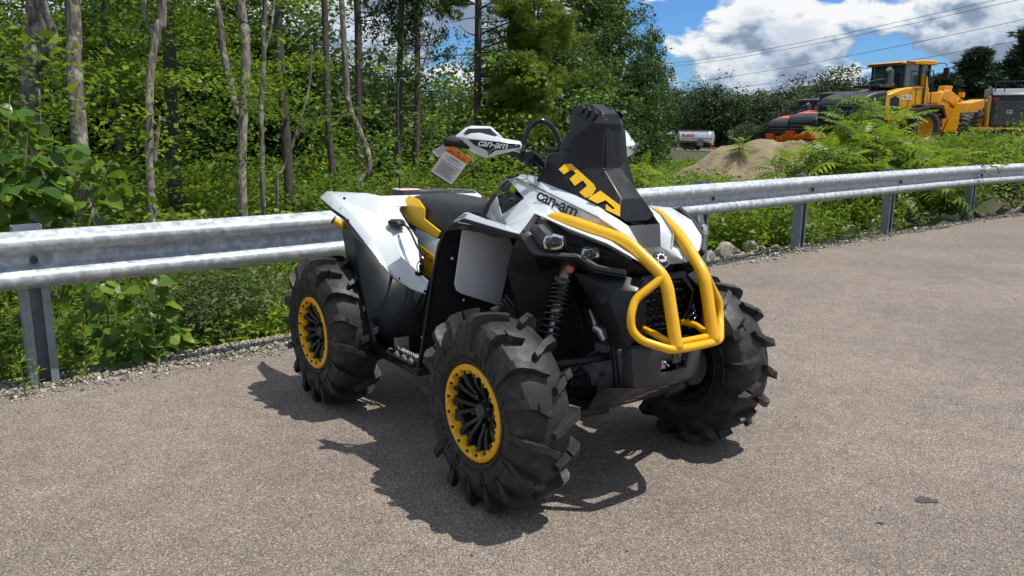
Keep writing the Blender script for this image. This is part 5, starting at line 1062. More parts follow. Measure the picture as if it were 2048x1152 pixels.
def trunk_tree(path, r0, r1, label, branches=(), crown=None, dark=False, name='tree', top=6.5, group='trunks in the wood'):
    """path: world points of the stem seen in the photo, top first; carried down to the ground and up to the crown"""
    pts = [Vector(p) for p in path]; b0 = pts[-1]; gx_, gy_ = b0.x, b0.y; zg = GZ(gx_, gy_)
    root = empty(name, (gx_, gy_, zg)); inv = Vector((gx_, gy_, zg)); tag(root, label, 'tree', group)
    d = (pts[0] - pts[min(1, len(pts) - 1)]); d = d.normalized() if d.length > .01 else Vector((0, 0, 1)); d = (d + Vector((0, 0, 1.5))).normalized()
    full = [pts[0] + d * max(0.5, top - pts[0].z)] + pts + ([Vector((gx_, gy_, zg - 0.15))] if b0.z > zg + .05 else [])
    sp_ = spline(full, 7); n_ = len(sp_); r_ = random.Random(len(label)); zz0, zz1 = sp_[0].z, sp_[-1].z
    rad = [(r1 + (r0 - r1) * (zz0 - p.z) / (zz0 - zz1 + 1e-6)) * (1 + .025 * r_.uniform(-1, 1)) for p in sp_]
    rad[-1] *= 1.35; rad[-2] *= 1.12
    b = MB(); b.tube([p - inv for p in sp_], rad, 12); b.mk('trunk', 'bark_dark' if dark else 'bark', root, smooth=180)
    for bp, ra, rb in branches:
        b = MB(); sp2 = spline([Vector(p) - inv for p in bp], 6); b.tube(sp2, [ra + (rb - ra) * i / (len(sp2) - 1) for i in range(len(sp2))], 8); b.mk('branch', 'bark_dark' if dark else 'bark', root, smooth=180)
    if crown is not None:
        cm, sc_, dz = crown; o = obj_from('crown', cm, root, tuple(sp_[0] - inv + Vector((0, 0, dz)))); o.scale = sc_; o.rotation_euler = (0, 0, r_.uniform(0, 6))
    return root, inv
c_lo = (CR[0], (2.0, 2.0, 1.5), 0.6); c_lo2 = (CR[1], (1.8, 1.8, 1.5), 0.6)
trunk_tree([(-5.504, 9.501, 2.877), (-5.522, 9.36, 2.202), (-5.527, 9.161, 1.246)], .110, .09, 'thick furrowed grey trunk with lichen, leftmost in the wood', [([(-5.532, 9.302, 1.921), (-5.352, 9.233, 2.083), (-5.223, 9.285, 2.334), (-5.31, 9.337, 2.584), (-5.326, 9.29, 2.845)], .05, .04)], c_lo, top=7)
trunk_tree([(-4.859, 9.079, 2.815), (-4.826, 8.922, 2.063), (-4.765, 8.766, 1.311), (-4.706, 8.632, 0.6665)], .086, .072, 'straight grey trunk with yellow lichen patches, second from the left edge', (), c_lo2, top=7)
trunk_tree([(-3.585, 8.437, 2.673), (-3.629, 8.374, 2.373), (-3.698, 8.291, 1.972), (-3.715, 8.218, 1.622), (-3.705, 8.082, 0.9726), (-3.67, 7.957, 0.373), (-3.635, 7.843, -0.1765)], .044, .034, 'slim crooked grey trunk seen above and below the rail', [([(-3.623, 8.343, 2.223), (-3.762, 8.473, 2.359), (-3.826, 8.51, 2.535), (-3.833, 8.669, 2.806)], .022, .016), ([(-3.659, 8.082, 0.9729), (-3.626, 8.145, 1.273), (-3.607, 8.185, 1.463)], .02, .014)], None, top=6)
trunk_tree([(-6.222, 14.78, 3.714), (-6.14, 14.51, 2.403), (-6.084, 14.20, 0.916), (-6.015, 14.02, 0.04183)], .125, .10, 'dark broad trunk just behind the slim crooked one', (), c_lo, True, top=8)
trunk_tree([(-3.5, 10.56, 3.06), (-3.432, 10.46, 2.561), (-3.415, 10.34, 1.999), (-3.443, 10.23, 1.499), (-3.458, 10.10, 0.8738), (-3.441, 9.988, 0.3116)], .062, .048, 'grey forked trunk in the middle of the left half', [([(-3.488, 10.23, 1.486), (-3.579, 10.29, 1.748), (-3.698, 10.39, 2.246), (-3.752, 10.48, 2.683), (-3.819, 10.56, 3.058)], .055, .035)], c_lo2, top=7)
trunk_tree([(-2.862, 9.493, 2.84), (-2.882, 9.411, 2.446), (-2.868, 9.329, 2.053), (-2.899, 9.247, 1.659), (-2.883, 9.13, 1.097), (-2.861, 8.989, 0.4223)], .030, .024, 'thin pale upright stem right of the forked trunk', [([(-2.874, 9.352, 2.165), (-2.79, 9.411, 2.447), (-2.747, 9.493, 2.841)], .016, .012)], None, top=6)
trunk_tree([(-3.952, 13.73, 3.562), (-3.896, 13.54, 2.669), (-3.823, 13.36, 1.776), (-3.75, 13.19, 0.9644), (-3.694, 13.02, 0.1526)], .085, .070, 'dark straight trunk right of the thin pale stem', (), c_lo, True, top=8)
trunk_tree([(-2.479, 9.792, 1.826), (-2.562, 9.724, 1.499), (-2.674, 9.65, 1.142), (-2.793, 9.588, 0.8443), (-2.858, 9.538, 0.6065)], .020, .014, 'thin bare leaning pole crossing the dark trunk', [([(-2.656, 9.662, 1.201), (-2.524, 9.697, 1.369), (-2.343, 9.717, 1.465), (-2.04, 9.723, 1.491)], .013, .008)], None, top=2.2)
trunk_tree([(-3.156, 13.73, 3.568), (-3.115, 13.53, 2.593), (-3.083, 13.32, 1.619), (-3.002, 13.14, 0.7262), (-2.965, 13.04, 0.2391)], .058, .048, 'leafy dark trunk left of the bare pine', (), c_lo2, True, top=8)
trunk_tree([(-2.368, 11.42, 2.275), (-2.307, 11.29, 1.656), (-2.164, 11.22, 1.314), (-2.05, 11.16, 1.04), (-2.02, 11.10, 0.7651), (-2.172, 11.03, 0.4204)], .05, .035, 'short twisting grey trunk behind the rear fender', (), None, top=4.2)

trunk_tree([(-3.411, 17.96, 4.239), (-3.369, 17.69, 2.965), (-3.346, 17.36, 1.372), (-3.312, 17.04, -0.1676)], .085, .070, 'bare pine trunk with dead side branches above the rear fender', [([(-3.373, 17.81, 3.539), (-2.982, 17.80, 3.499), (-2.586, 17.68, 3.384)], 0.017, .004), ([(-3.365, 17.60, 2.551), (-2.763, 17.30, 2.566), (-2.18, 17.01, 2.631)], 0.020, .004), ([(-3.368, 17.68, 2.912), (-2.915, 18.10, 2.973), (-2.45, 18.63, 3.067)], 0.014, .004), ([(-3.375, 17.86, 3.772), (-2.843, 18.07, 3.783), (-2.299, 18.27, 3.76)], 0.013, .004), ([(-3.362, 17.52, 2.137), (-3.019, 17.92, 2.124), (-2.668, 18.32, 2.066)], 0.014, .004), ([(-3.366, 17.61, 2.572), (-2.884, 18.12, 2.589), (-2.38, 18.63, 2.582)], 0.015, .004), ([(-3.361, 17.49, 2.02), (-3.589, 16.97, 1.958), (-3.806, 16.44, 1.849)], 0.013, .004), ([(-3.373, 17.82, 3.602), (-2.853, 18.24, 3.626), (-2.329, 18.75, 3.627)], 0.015, .004), ([(-3.361, 17.47, 1.924), (-3.046, 17.99, 1.943), (-2.708, 18.50, 1.95)], 0.017, .004), ([(-3.359, 17.42, 1.669), (-3.844, 17.21, 1.642), (-4.317, 17.00, 1.593)], 0.016, .004), ([(-3.366, 17.62, 2.636), (-3.676, 18.24, 2.667), (-3.998, 18.86, 2.686)], 0.014, .004), ([(-3.375, 17.87, 3.847), (-3.089, 18.31, 3.972), (-2.77, 18.66, 4.163)], 0.015, .004), ([(-3.375, 17.86, 3.783), (-3.012, 17.33, 3.674), (-2.648, 16.68, 3.503)], 0.017, .004), ([(-3.377, 17.92, 4.07), (-2.996, 18.45, 4.152), (-2.588, 18.98, 4.234)], 0.014, .004), ([(-3.373, 17.81, 3.549), (-3.546, 17.93, 3.625), (-3.722, 18.06, 3.776)], 0.012, .004), ([(-3.374, 17.83, 3.655), (-2.959, 17.32, 3.633), (-2.548, 16.71, 3.663)], 0.019, .004)], None, True, 'pine_tree', 9)
trunk_tree([(-2.158, 15.85, 3.912), (-2.176, 15.57, 2.6), (-2.186, 15.30, 1.287), (-2.196, 15.04, 0.06911)], .062, .052, 'dark leafy trunk left of the hanging tag', [([(-2.192, 15.73, 3.377), (-1.916, 16.16, 3.452), (-1.634, 16.69, 3.57)], 0.015, .004), ([(-2.185, 15.56, 2.524), (-2.535, 16.07, 2.55), (-2.921, 16.69, 2.572)], 0.016, .004), ([(-2.19, 15.70, 3.199), (-2.451, 15.58, 3.139), (-2.698, 15.46, 3.023)], 0.014, .004), ([(-2.192, 15.74, 3.396), (-1.973, 15.52, 3.325), (-1.76, 15.29, 3.19)], 0.015, .004), ([(-2.189, 15.65, 2.956), (-2.072, 15.86, 2.987), (-1.943, 16.07, 3.028)], 0.015, .004)], (CRD[1], (.8, .8, 1.4), -3.4), True, top=7.0)
trunk_tree([(-2.21, 19.01, 4.416), (-2.211, 18.73, 3.067), (-2.21, 18.38, 1.38), (-2.222, 18.08, -0.08196)], .072, .060, 'reddish bare pine trunk with broken whorls behind the hanging tag', [([(-2.204, 18.53, 2.1), (-2.619, 19.04, 2.105), (-3.082, 19.66, 2.113)], 0.012, .004), ([(-2.212, 18.76, 3.179), (-1.881, 18.55, 3.151), (-1.545, 18.34, 3.122)], 0.015, .004), ([(-2.214, 18.79, 3.359), (-1.973, 18.70, 3.384), (-1.726, 18.50, 3.44)], 0.018, .004), ([(-2.22, 18.98, 4.27), (-2.477, 18.67, 4.253), (-2.698, 18.27, 4.263)], 0.018, .004), ([(-2.215, 18.84, 3.595), (-1.986, 18.32, 3.525), (-1.766, 17.79, 3.433)], 0.017, .004), ([(-2.198, 18.37, 1.313), (-2.588, 18.78, 1.331), (-2.996, 19.30, 1.362)], 0.013, .004), ([(-2.213, 18.78, 3.281), (-1.923, 19.10, 3.349), (-1.632, 19.54, 3.487)], 0.012, .004), ([(-2.198, 18.36, 1.29), (-2.389, 18.15, 1.245), (-2.564, 17.93, 1.158)], 0.019, .004), ([(-2.219, 18.95, 4.09), (-2.529, 18.95, 4.099), (-2.84, 18.96, 4.142)], 0.019, .004), ([(-2.21, 18.69, 2.876), (-1.889, 18.59, 2.881), (-1.561, 18.50, 2.919)], 0.019, .004), ([(-2.217, 18.90, 3.865), (-2.172, 19.53, 3.937), (-2.12, 20.16, 4.019)], 0.018, .004), ([(-2.22, 18.98, 4.259), (-2.01, 19.51, 4.34), (-1.789, 19.93, 4.406)], 0.019, .004), ([(-2.2, 18.43, 1.605), (-2.552, 17.91, 1.564), (-2.852, 17.28, 1.481)], 0.019, .004), ([(-2.204, 18.54, 2.134), (-1.742, 17.92, 2.112), (-1.296, 17.30, 2.08)], 0.018, .004), ([(-2.217, 18.89, 3.809), (-2.41, 18.78, 3.794), (-2.601, 18.68, 3.79)], 0.020, .004), ([(-2.206, 18.60, 2.403), (-1.988, 18.58, 2.338), (-1.767, 18.66, 2.22)], 0.018, .004), ([(-2.22, 18.96, 4.169), (-2.457, 19.38, 4.229), (-2.702, 19.81, 4.289)], 0.013, .004), ([(-2.202, 18.47, 1.819), (-2.517, 17.85, 1.769), (-2.815, 17.22, 1.67)], 0.017, .004), ([(-2.2, 18.43, 1.594), (-2.086, 18.54, 1.641), (-1.969, 18.76, 1.736)], 0.016, .004), ([(-2.22, 18.97, 4.191), (-2.478, 19.28, 4.202), (-2.759, 19.68, 4.156)], 0.012, .004)], None, True, 'pine_tree', 9)
PINE = trunk_tree([(-0.6834, 15.85, 3.922), (-0.6845, 15.61, 2.798), (-0.6931, 15.32, 1.392), (-0.7023, 15.05, 0.0799)], .074, .062, 'tall dark pine trunk with soft green boughs on its right side', [([(-0.7014, 15.82, 3.772), (-0.9924, 15.28, 3.655), (-1.27, 14.74, 3.496)], 0.016, .004), ([(-0.6971, 15.70, 3.191), (-0.4263, 15.59, 3.2), (-0.1677, 15.40, 3.223)], 0.014, .004), ([(-0.6979, 15.72, 3.304), (-0.1729, 15.83, 3.367), (0.3465, 15.86, 3.484)], 0.018, .004), ([(-0.6961, 15.67, 3.06), (-0.8688, 15.68, 3.115), (-1.035, 15.60, 3.233)], 0.017, .004), ([(-0.6934, 15.59, 2.704), (-1.069, 15.49, 2.693), (-1.449, 15.38, 2.663)], 0.015, .004), ([(-0.6942, 15.61, 2.807), (-0.2803, 15.50, 2.754), (0.1284, 15.38, 2.646)], 0.012, .004), ([(-0.6987, 15.74, 3.407), (-0.9284, 15.42, 3.337), (-1.14, 14.99, 3.22)], 0.013, .004), ([(-0.7018, 15.83, 3.819), (-0.4399, 16.05, 3.901), (-0.1725, 16.39, 4.068)], 0.020, .004), ([(-0.6904, 15.51, 2.301), (-0.2256, 15.82, 2.303), (0.258, 16.12, 2.295)], 0.017, .004), ([(-0.7005, 15.79, 3.65), (-1.052, 15.48, 3.612), (-1.38, 15.16, 3.582)], 0.015, .004), ([(-0.6937, 15.60, 2.741), (-0.317, 14.99, 2.726), (0.02148, 14.49, 2.778)], 0.019, .004), ([(-0.7002, 15.78, 3.613), (-0.2387, 16.30, 3.661), (0.2561, 16.92, 3.672)], 0.017, .004)], None, True, 'pine_tree', 8)
trunk_tree([(-6.839, 13.72, 3.541), (-6.748, 13.51, 2.486), (-6.559, 13.32, 1.594), (-6.513, 12.98, -0.03017)], .045, .035, 'thin dark trunk between the lichened trunk and the crooked one', (), None, True, top=7)
trunk_tree([(-1.415, 12.98, 2.403), (-1.509, 12.94, 2.246), (-1.667, 12.90, 2.05), (-1.842, 12.88, 1.931)], .022, .010, 'bare silvery snag leaning out of the dark leafy trunk', (), None, top=3.0, group='snags')
# soft boughs of the tall pine: needle tufts along limbs that reach to the right
def needles(C, nper, rad, L, rg, asp=0.07, flat=0.6):
    n_ = len(C); q = rg.normal(size=(n_ * nper, 3)); q /= np.linalg.norm(q, axis=1)[:, None]; q[:, 2] *= flat
    Pn = np.repeat(C, nper, 0) + q * rad * 0.55; d = q + rg.normal(size=q.shape) * .35; d /= np.linalg.norm(d, axis=1)[:, None]
    s_ = np.cross(d, rg.normal(size=q.shape)); s_ /= np.linalg.norm(s_, axis=1)[:, None] + 1e-9; w_ = L * asp
    V = np.stack([Pn - s_ * w_, Pn + s_ * w_, Pn + d * L + s_ * w_ * .3, Pn + d * L - s_ * w_ * .3], 1).reshape(-1, 3)
    return V, np.arange(n_ * nper * 4).reshape(-1, 4), np.repeat(np.repeat(rg.random(n_), nper) * .7 + rg.random(n_ * nper) * .3, 4)
root, inv = PINE; rg = np.random.default_rng(8); C = []; b = MB()
for p, q, n_ in [((-0.6997, 15.77, 3.547), (0.423, 14.99, 3.707), 26), ((-0.6962, 15.67, 3.079), (0.7539, 15.10, 3.292), 34), ((-0.6941, 15.61, 2.798), (0.9071, 16.08, 3.087), 34), ((-0.6913, 15.53, 2.423), (0.528, 14.79, 2.294), 34), ((-0.6892, 15.48, 2.142), (0.4027, 15.01, 1.856), 34), ((-0.686, 15.39, 1.72), (0.6077, 15.35, 1.542), 34), ((-0.6906, 15.52, 2.329), (0.1326, 16.26, 1.99), 24), ((-0.6842, 15.34, 1.486), (0.2176, 14.69, 1.291), 22), ((-0.7005, 15.79, 3.641), (-1.775, 16.45, 3.869), 20), ((-0.704, 15.89, 4.11), (0.3117, 16.56, 4.42), 22), ((-0.7033, 15.87, 4.016), (-1.182, 15.27, 4.088), 18)]:
    p, q = Vector(p) - inv, Vector(q) - inv; m_ = (p + q) / 2 + Vector((0, 0, .12)); b.tube(spline([p, m_, q], 6), [.02 - .016 * i / 12 for i in range(13)], 6)
    for k_ in range(n_):
        t_ = 0.35 + 0.65 * rg.random() ** .7; c = p * (1 - t_) ** 2 + m_ * 2 * t_ * (1 - t_) + q * t_ ** 2; C.append(np.array(c) + rg.normal(size=3) * np.array([.22, .22, .13]) * (0.4 + t_))
b.mk('branch', 'bark_dark', root, smooth=180)
V, F_, rn = needles(np.array(C), 190, .17, .10, rg, .085); obj_from('crown', batch('crown', V, F_, 'needle', rn), root)

# the darker trees standing where the wood ends, and single trees on the skyline
def crown_tree(base, h, r_, mesh, label, dark=True, trunk_h=0.35, name='tree', squash=1.0, group='broadleaf trees at the end of the wood'):
    z = GZ(base[0], base[1]); root = empty(name, (base[0], base[1], z)); tag(root, label, 'tree', group)
    b = MB(); rr = random.Random(int(h * 100)); b.tube(spline([(0, 0, -.2), (.1, 0, h * .3), (-.1, .1, h * .6), (0, 0, h * .9)], 4), [h * .018 * (1 - .8 * i / 12) for i in range(13)], 8)
    for k_ in range(6):
        a = rr.uniform(0, 6.28); z0 = h * rr.uniform(.2, .55); b.tube([(0, 0, z0), (r_ * .35 * math.cos(a), r_ * .35 * math.sin(a), z0 + h * .1), (r_ * .7 * math.cos(a), r_ * .7 * math.sin(a), z0 + h * .24)], [h * .008, h * .005, h * .002], 6)
    b.mk('trunk', 'bark_dark', root, smooth=180)
    o = obj_from('crown', mesh, root, (0, 0, h * .54)); o.scale = (r_, r_, h * .33 * squash); o.rotation_euler = (0, 0, rr.uniform(0, 6))
    return root
crown_tree((2.848, 36.54, 0.2864), 10.5, 3.1, CRD[0], 'tall dark tree left of the snorkel tower, at the end of the wood')
crown_tree((4.823, 40.60, 0.1744), 10.0, 2.6, CRD[1], 'tall dark tree right behind the snorkel tower')
crown_tree((6.401, 38.58, 0.2489), 7.7, 1.6, CRD[2], 'loose dark tree against the sky, last of the wood on the right')
crown_tree((1.031, 33.49, 0.3679), 8.5, 2.6, CRD[2], 'dark tree behind the pine boughs')
crown_tree((5.076, 34.51, 0.3656), 3.9, 2.0, CRD[0], 'low dense tree behind the tip of the left hand guard', squash=1.2)
crown_tree((3.046, 31.47, 0.4456), 4.6, 2.2, CRD[2], 'bushy tree low behind the snorkel tower', squash=1.2)
crown_tree((1.322, 28.42, 0.5278), 4.4, 2.0, CRD[1], 'bushy tree low behind the breather hose arch', squash=1.2)
crown_tree((28.41, 75.63, 1.584), 6.7, 3.6, CRF[0], 'round broad tree rising behind the orange machines', name='tree', group='skyline trees')
crown_tree((26.99, 81.75, 1.571), 6.0, 3.6, CRF[1], 'lower round tree left of the skyline tree behind the orange machines', group='skyline trees')
crown_tree((25.92, 85.84, 1.563), 5.2, 3.2, CRF[2], 'leftmost round tree of the skyline group', group='skyline trees')
crown_tree((30.09, 71.54, 1.597), 4.6, 3.0, CRF[1], 'low tree between the orange machines and the yellow loader', group='skyline trees')
def conifer(base, h, r_, label, seed):
    z = GZ(base[0], base[1]); root = empty('conifer', (base[0], base[1], z)); tag(root, label, 'tree', 'conifers behind the machines'); rg = np.random.default_rng(seed)
    b = MB(); b.tube([(0, 0, -.2), (0, 0, h * .5), (0, 0, h)], [h * .018, h * .01, .02], 8); C = []
    for z0 in np.arange(h * .18, h, h * .052):
        w_ = r_ * (1 - z0 / h) ** .8 * rg.uniform(.75, 1.15) + .15
        for k_ in range(7):
            a = rg.uniform(0, 6.28); d = np.array([math.cos(a), math.sin(a), 0]); tip = d * w_ + np.array([0, 0, z0 + w_ * .22]); b.tube([(0, 0, z0), tuple(tip)], [.05, .01], 5)
            for t_ in (.3, .5, .65, .8, .92, 1.0): C.append(np.array([0, 0, z0]) * (1 - t_) + tip * t_ + rg.normal(size=3) * .22 * np.array([1, 1, .35]))
    b.mk('trunk', 'bark_dark', root, smooth=180); V, F_, rn = needles(np.array(C), 34, .42, .42, rg, .10, .45); obj_from('crown', batch('crown', V, F_, 'needle_dark', rn), root)
conifer((36.23, 63.38, 1.644), 6.9, 3.2, 'dark full conifer between the yellow loader and the right-hand machine', 4)
conifer((34.03, 53.16, 1.631), 7.6, 3.0, 'dark conifer cut by the right edge of the photo', 6)
conifer((32.61, 61.33, 1.618), 4.6, 2.2, 'shorter conifer showing through beside the loader cab', 9)

# far woods on both sides: read as one mass
def wood_mass(name, spots, mat, label, nper, leaf):
    C = []; Rr = []
    for (x, y, z0, h, r_) in spots:
        n_ = int(26 + 9 * h); q = rng.normal(size=(n_, 3)); q /= np.linalg.norm(q, axis=1)[:, None]; q *= (.5 + .5 * rng.random(n_))[:, None]
        lob = rng.normal(size=(5, 3)) * .4; q += lob[rng.integers(0, 5, n_)] * .5
        C.append(np.stack([x + q[:, 0] * r_, y + q[:, 1] * r_, z0 + h * .5 + q[:, 2] * h * .5], 1)); Rr.append(np.full(n_, r_ * .26 + .15))
    C = np.concatenate(C); Rr = np.concatenate(Rr); V, F_, rn = clumps(C, nper, Rr, leaf, .65, .6, .8); o = obj_from(name, batch(name, V, F_, mat, rn)); tag(o, label, 'wood', kind='stuff')
sp_ = []
for k_ in range(70):
    px_ = rng.uniform(1300, 1760); d = rng.uniform(150, 230); x = (px_ - 1024) / 1567 * d; h = rng.uniform(9.0, 13.5); sp_.append((x, d, GZ(x, d) - .5, h, rng.uniform(3.2, 5.2)))
for k_ in range(26):
    px_ = rng.uniform(1700, 2300); d = rng.uniform(75, 110); x = (px_ - 1024) / 1567 * d; sp_.append((x, d, GZ(x, d) - .5, rng.uniform(3.0, 4.6), rng.uniform(2.2, 3.4)))
for k_ in range(60):
    px_ = rng.uniform(1020, 1255); d = rng.uniform(46, 80); x = (px_ - 1024) / 1567 * d; sp_.append((x, d, GZ(x, d) - .4, rng.uniform(3.4, 6.2), rng.uniform(1.6, 2.6)))
wood_mass('far_wood', sp_, 'leaf_far', 'far dark line of trees along the road behind the tanker and the machines', 46, .42)
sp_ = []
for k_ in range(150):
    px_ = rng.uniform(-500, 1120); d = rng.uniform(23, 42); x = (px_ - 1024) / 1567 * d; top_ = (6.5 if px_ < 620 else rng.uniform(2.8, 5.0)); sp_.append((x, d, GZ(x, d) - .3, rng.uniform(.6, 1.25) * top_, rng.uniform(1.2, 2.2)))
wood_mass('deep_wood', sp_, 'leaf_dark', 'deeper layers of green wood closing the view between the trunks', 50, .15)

# ------------------------------------------------------------------ young poplars at the rail: every leaf a part
def poplar_leaf():
    out = [(0, 0), (.16, -.05), (.36, .06), (.46, .24), (.40, .46), (.24, .72), (.08, .95), (0, 1.05)]
    v = []; f_ = []
    for i, (x, y) in enumerate(out): v.append((x, y, -0.10 * x * x * 2 + .05 * math.sin(y * 5) * x))
    for x, y in out[1:-1]: v.append((-x, y, -0.10 * x * x * 2 - .05 * math.sin(y * 4) * x))
    mid = [(0, .06, .0), (0, .24, .02), (0, .46, .02), (0, .72, .0)]; mb_ = len(v); v += [(x, y, z - .06) for x, y, z in mid]
    def side(o): return [0] + [o + k_ for k_ in range(6)] + [7]
    for sgn, ids in ((1, [0, 1, 2, 3, 4, 5, 6, 7]), (-1, [0, 8, 9, 10, 11, 12, 13, 7])):
        m0, m1, m2, m3 = mb_, mb_ + 1, mb_ + 2, mb_ + 3
        q = [(0, ids[1], ids[2], m0), (m0, ids[2], ids[3], m1), (m1, ids[3], ids[4], m2), (m2, ids[4], ids[5], m3), (m3, ids[5], ids[6], ids[7])]
        f_ += q if sgn > 0 else [tuple(reversed(x)) for x in q]
    v += [(-.008, -.5, .05), (.008, -.5, .05)]; k_ = len(v); f_.append((0, k_ - 2, k_ - 1))
    return v, f_
pv, pf = poplar_leaf(); PLM = []
for k_ in range(6):
    r_ = random.Random(k_); vv = [(x * r_.uniform(.92, 1.08), y, z + .10 * math.sin(3 * y + k_) * (abs(x) + .2) + .12 * (y * y if k_ % 2 else -y * y * .6)) for x, y, z in pv]
    o = mk('leaf', vv, pf, 'leaf_poplar', smooth=180); me = o.data; bpy.data.objects.remove(o)
    a = me.attributes.new('rnd', 'FLOAT', 'POINT'); a.data.foreach_set('value', np.full(len(me.vertices), k_ / 7.0, np.float32)); PLM.append(me)
def poplar(base, stems, nleaf, size, label, seed, lo_=.12):
    r_ = random.Random(seed); root = empty('poplar_sapling', base); tag(root, label, 'sapling', 'young poplars at the rail'); B0 = Vector(base)
    S = []
    for st_ in stems:
        sp_ = spline([Vector(p) - B0 for p in st_], 8); b = MB(); b.tube(sp_, [.009 - .006 * i / (len(sp_) - 1) for i in range(len(sp_))], 6); b.mk('stem', 'stem_green', root, smooth=180); S.append(sp_)
    for k_ in range(nleaf):
        sp_ = r_.choice(S); i = int(len(sp_) * (lo_ + (1 - lo_) * r_.random() ** .8)) - 1; p = sp_[max(0, i)]; az = r_.uniform(0, 6.283); el = r_.uniform(-.5, .45)
        d = Vector((math.cos(az) * math.cos(el), math.sin(az) * math.cos(el), math.sin(el))); L_ = size * r_.uniform(.6, 1.2); pos = p + d * r_.uniform(.04, .13) + Vector((0, 0, r_.uniform(-.03, .05)))
        ydir = (d + Vector((0, 0, -r_.uniform(.2, 1.3)))).normalized(); nz = (Vector((r_.gauss(0, .5), r_.gauss(-.25, .5), 1))); nz = (nz - ydir * nz.dot(ydir)).normalized(); xd = ydir.cross(nz)
        o = bpy.data.objects.new('leaf', PLM[r_.randrange(6)]); col.objects.link(o); o.parent = root
        m_ = Matrix((xd, ydir, nz)).transposed().to_4x4(); m_.translation = pos; o.matrix_local = m_ @ Matrix.Scale(L_, 4)
g0 = (-3.013, 4.764, 0.2457)
poplar((g0[0], g0[1], GZ(g0[0], g0[1])), [[(-3.319, 4.654, 0.2066), (-3.134, 4.661, 0.7316), (-2.982, 4.646, 1.149), (-2.956, 4.73, 1.551)], [(-3.075, 4.752, 0.184), (-2.924, 4.755, 0.6893), (-2.746, 4.717, 0.9986), (-2.628, 4.772, 1.264)], [(-2.915, 4.849, 0.1608), (-2.735, 4.841, 0.6151), (-2.559, 4.805, 0.9319), (-2.462, 4.855, 1.172)], [(-3.263, 4.751, 0.1827), (-3.077, 4.742, 0.6282), (-2.925, 4.704, 0.9386), (-2.806, 4.664, 1.236)], [(-3.341, 4.581, 0.3483), (-3.185, 4.592, 0.8887), (-3.103, 4.736, 1.579)], [(-3.075, 4.679, 0.3284), (-2.892, 4.592, 0.8908), (-2.837, 4.706, 1.437)], [(-2.952, 4.68, 0.3292), (-2.805, 4.686, 0.8514), (-2.763, 4.784, 1.322)], [(-2.921, 4.803, 0.43), (-2.714, 4.668, 0.764), (-2.744, 4.534, 1.099)], [(-3.202, 4.802, 0.428), (-2.973, 4.492, 0.9008), (-2.767, 4.427, 1.078)]], 295, .108, 'tall young poplar with big heart-shaped leaves above the rail at the left edge', 2, .36)
g0 = (-2.561, 4.784, -0.1491)
poplar((g0[0], g0[1], GZ(g0[0], g0[1])), [[(-2.599, 4.73, -0.1649), (-2.502, 4.691, 0.1397), (-2.493, 4.687, 0.3626), (-2.528, 4.659, 0.4768)], [(-2.466, 4.781, -0.164), (-2.348, 4.788, 0.1152), (-2.263, 4.778, 0.3123), (-2.296, 4.804, 0.4345)], [(-2.385, 4.884, -0.1625), (-2.234, 4.872, 0.02729), (-2.165, 4.856, 0.1974)], [(-2.729, 4.675, -0.1808), (-2.765, 4.678, 0.07725), (-2.707, 4.68, 0.331)], [(-2.529, 4.781, -0.1644), (-2.384, 4.624, 0.06346), (-2.26, 4.553, 0.2093)]], 280, .088, 'bushy young poplar with heart-shaped leaves under the rail, right of the nearest post', 5)
g0 = (-3.007, 4.484, -0.1191)
poplar((g0[0], g0[1], GZ(g0[0], g0[1])), [[(-3.037, 4.478, -0.1486), (-3.036, 4.479, 0.1), (-2.976, 4.472, 0.3154)], [(-3.157, 4.478, -0.1495), (-3.184, 4.478, 0.09896), (-3.122, 4.472, 0.3143)], [(-3.01, 4.573, -0.181), (-2.95, 4.569, 0.04346), (-2.95, 4.558, 0.2337)]], 90, .08, 'low poplar shoots under the rail left of the nearest post', 9)

# small-leaved shrub, weeds
def shrub(name, base, rad, h, mat, leaf, asp, ncl, nper, label, seed, cat='shrub', up=.5, crad=.10):
    rg = np.random.default_rng(seed); z = GZ(base[0], base[1]); root = empty(name, (base[0], base[1], z)); tag(root, label, cat); b = MB(); C = []
    for k_ in range(max(5, ncl // 9)):
        b = MB(); a = rg.uniform(0, 6.28); q = math.sqrt(rg.random()); tip = Vector((rad * q * math.cos(a), rad * q * math.sin(a), h * (1 - .45 * q * q) * rg.uniform(.65, 1))); b.tube(spline([(tip.x * .2, tip.y * .2, -.05), (tip.x * .6, tip.y * .6, tip.z * .55), tuple(tip)], 4), [.008 - .0006 * i for i in range(9)], 5); b.mk('stem', 'stem_green', root, smooth=180)
        for j in range(9):
            t_ = rg.uniform(.3, 1); C.append(np.array([tip.x * t_, tip.y * t_, tip.z * (t_ ** 1.2)]) + rg.normal(size=3) * crad)
    V, F_, rn = clumps(np.array(C), nper, crad * 1.2, leaf, asp, .8, up, rg); obj_from('foliage', batch('foliage', V, F_, mat, rn), root); return root
shrub('shrub', (-2.269, 6.015, -0.1273), .62, 1.02, 'leaf_willow', .052, .30, 150, 46, 'olive-green willow shrub with small narrow leaves between poplar and rear wheel', 1)
shrub('shrub', (-2.046, 6.5, -0.2477), .50, .80, 'leaf_willow', .050, .30, 110, 44, 'second willow shrub touching the rear tyre', 2)
shrub('shrub', (-1.832, 5.809, -0.1316), .30, .26, 'leaf_weed', .055, .42, 60, 36, 'low yellow-green weed in front of the willow shrubs', 3, 'weed')
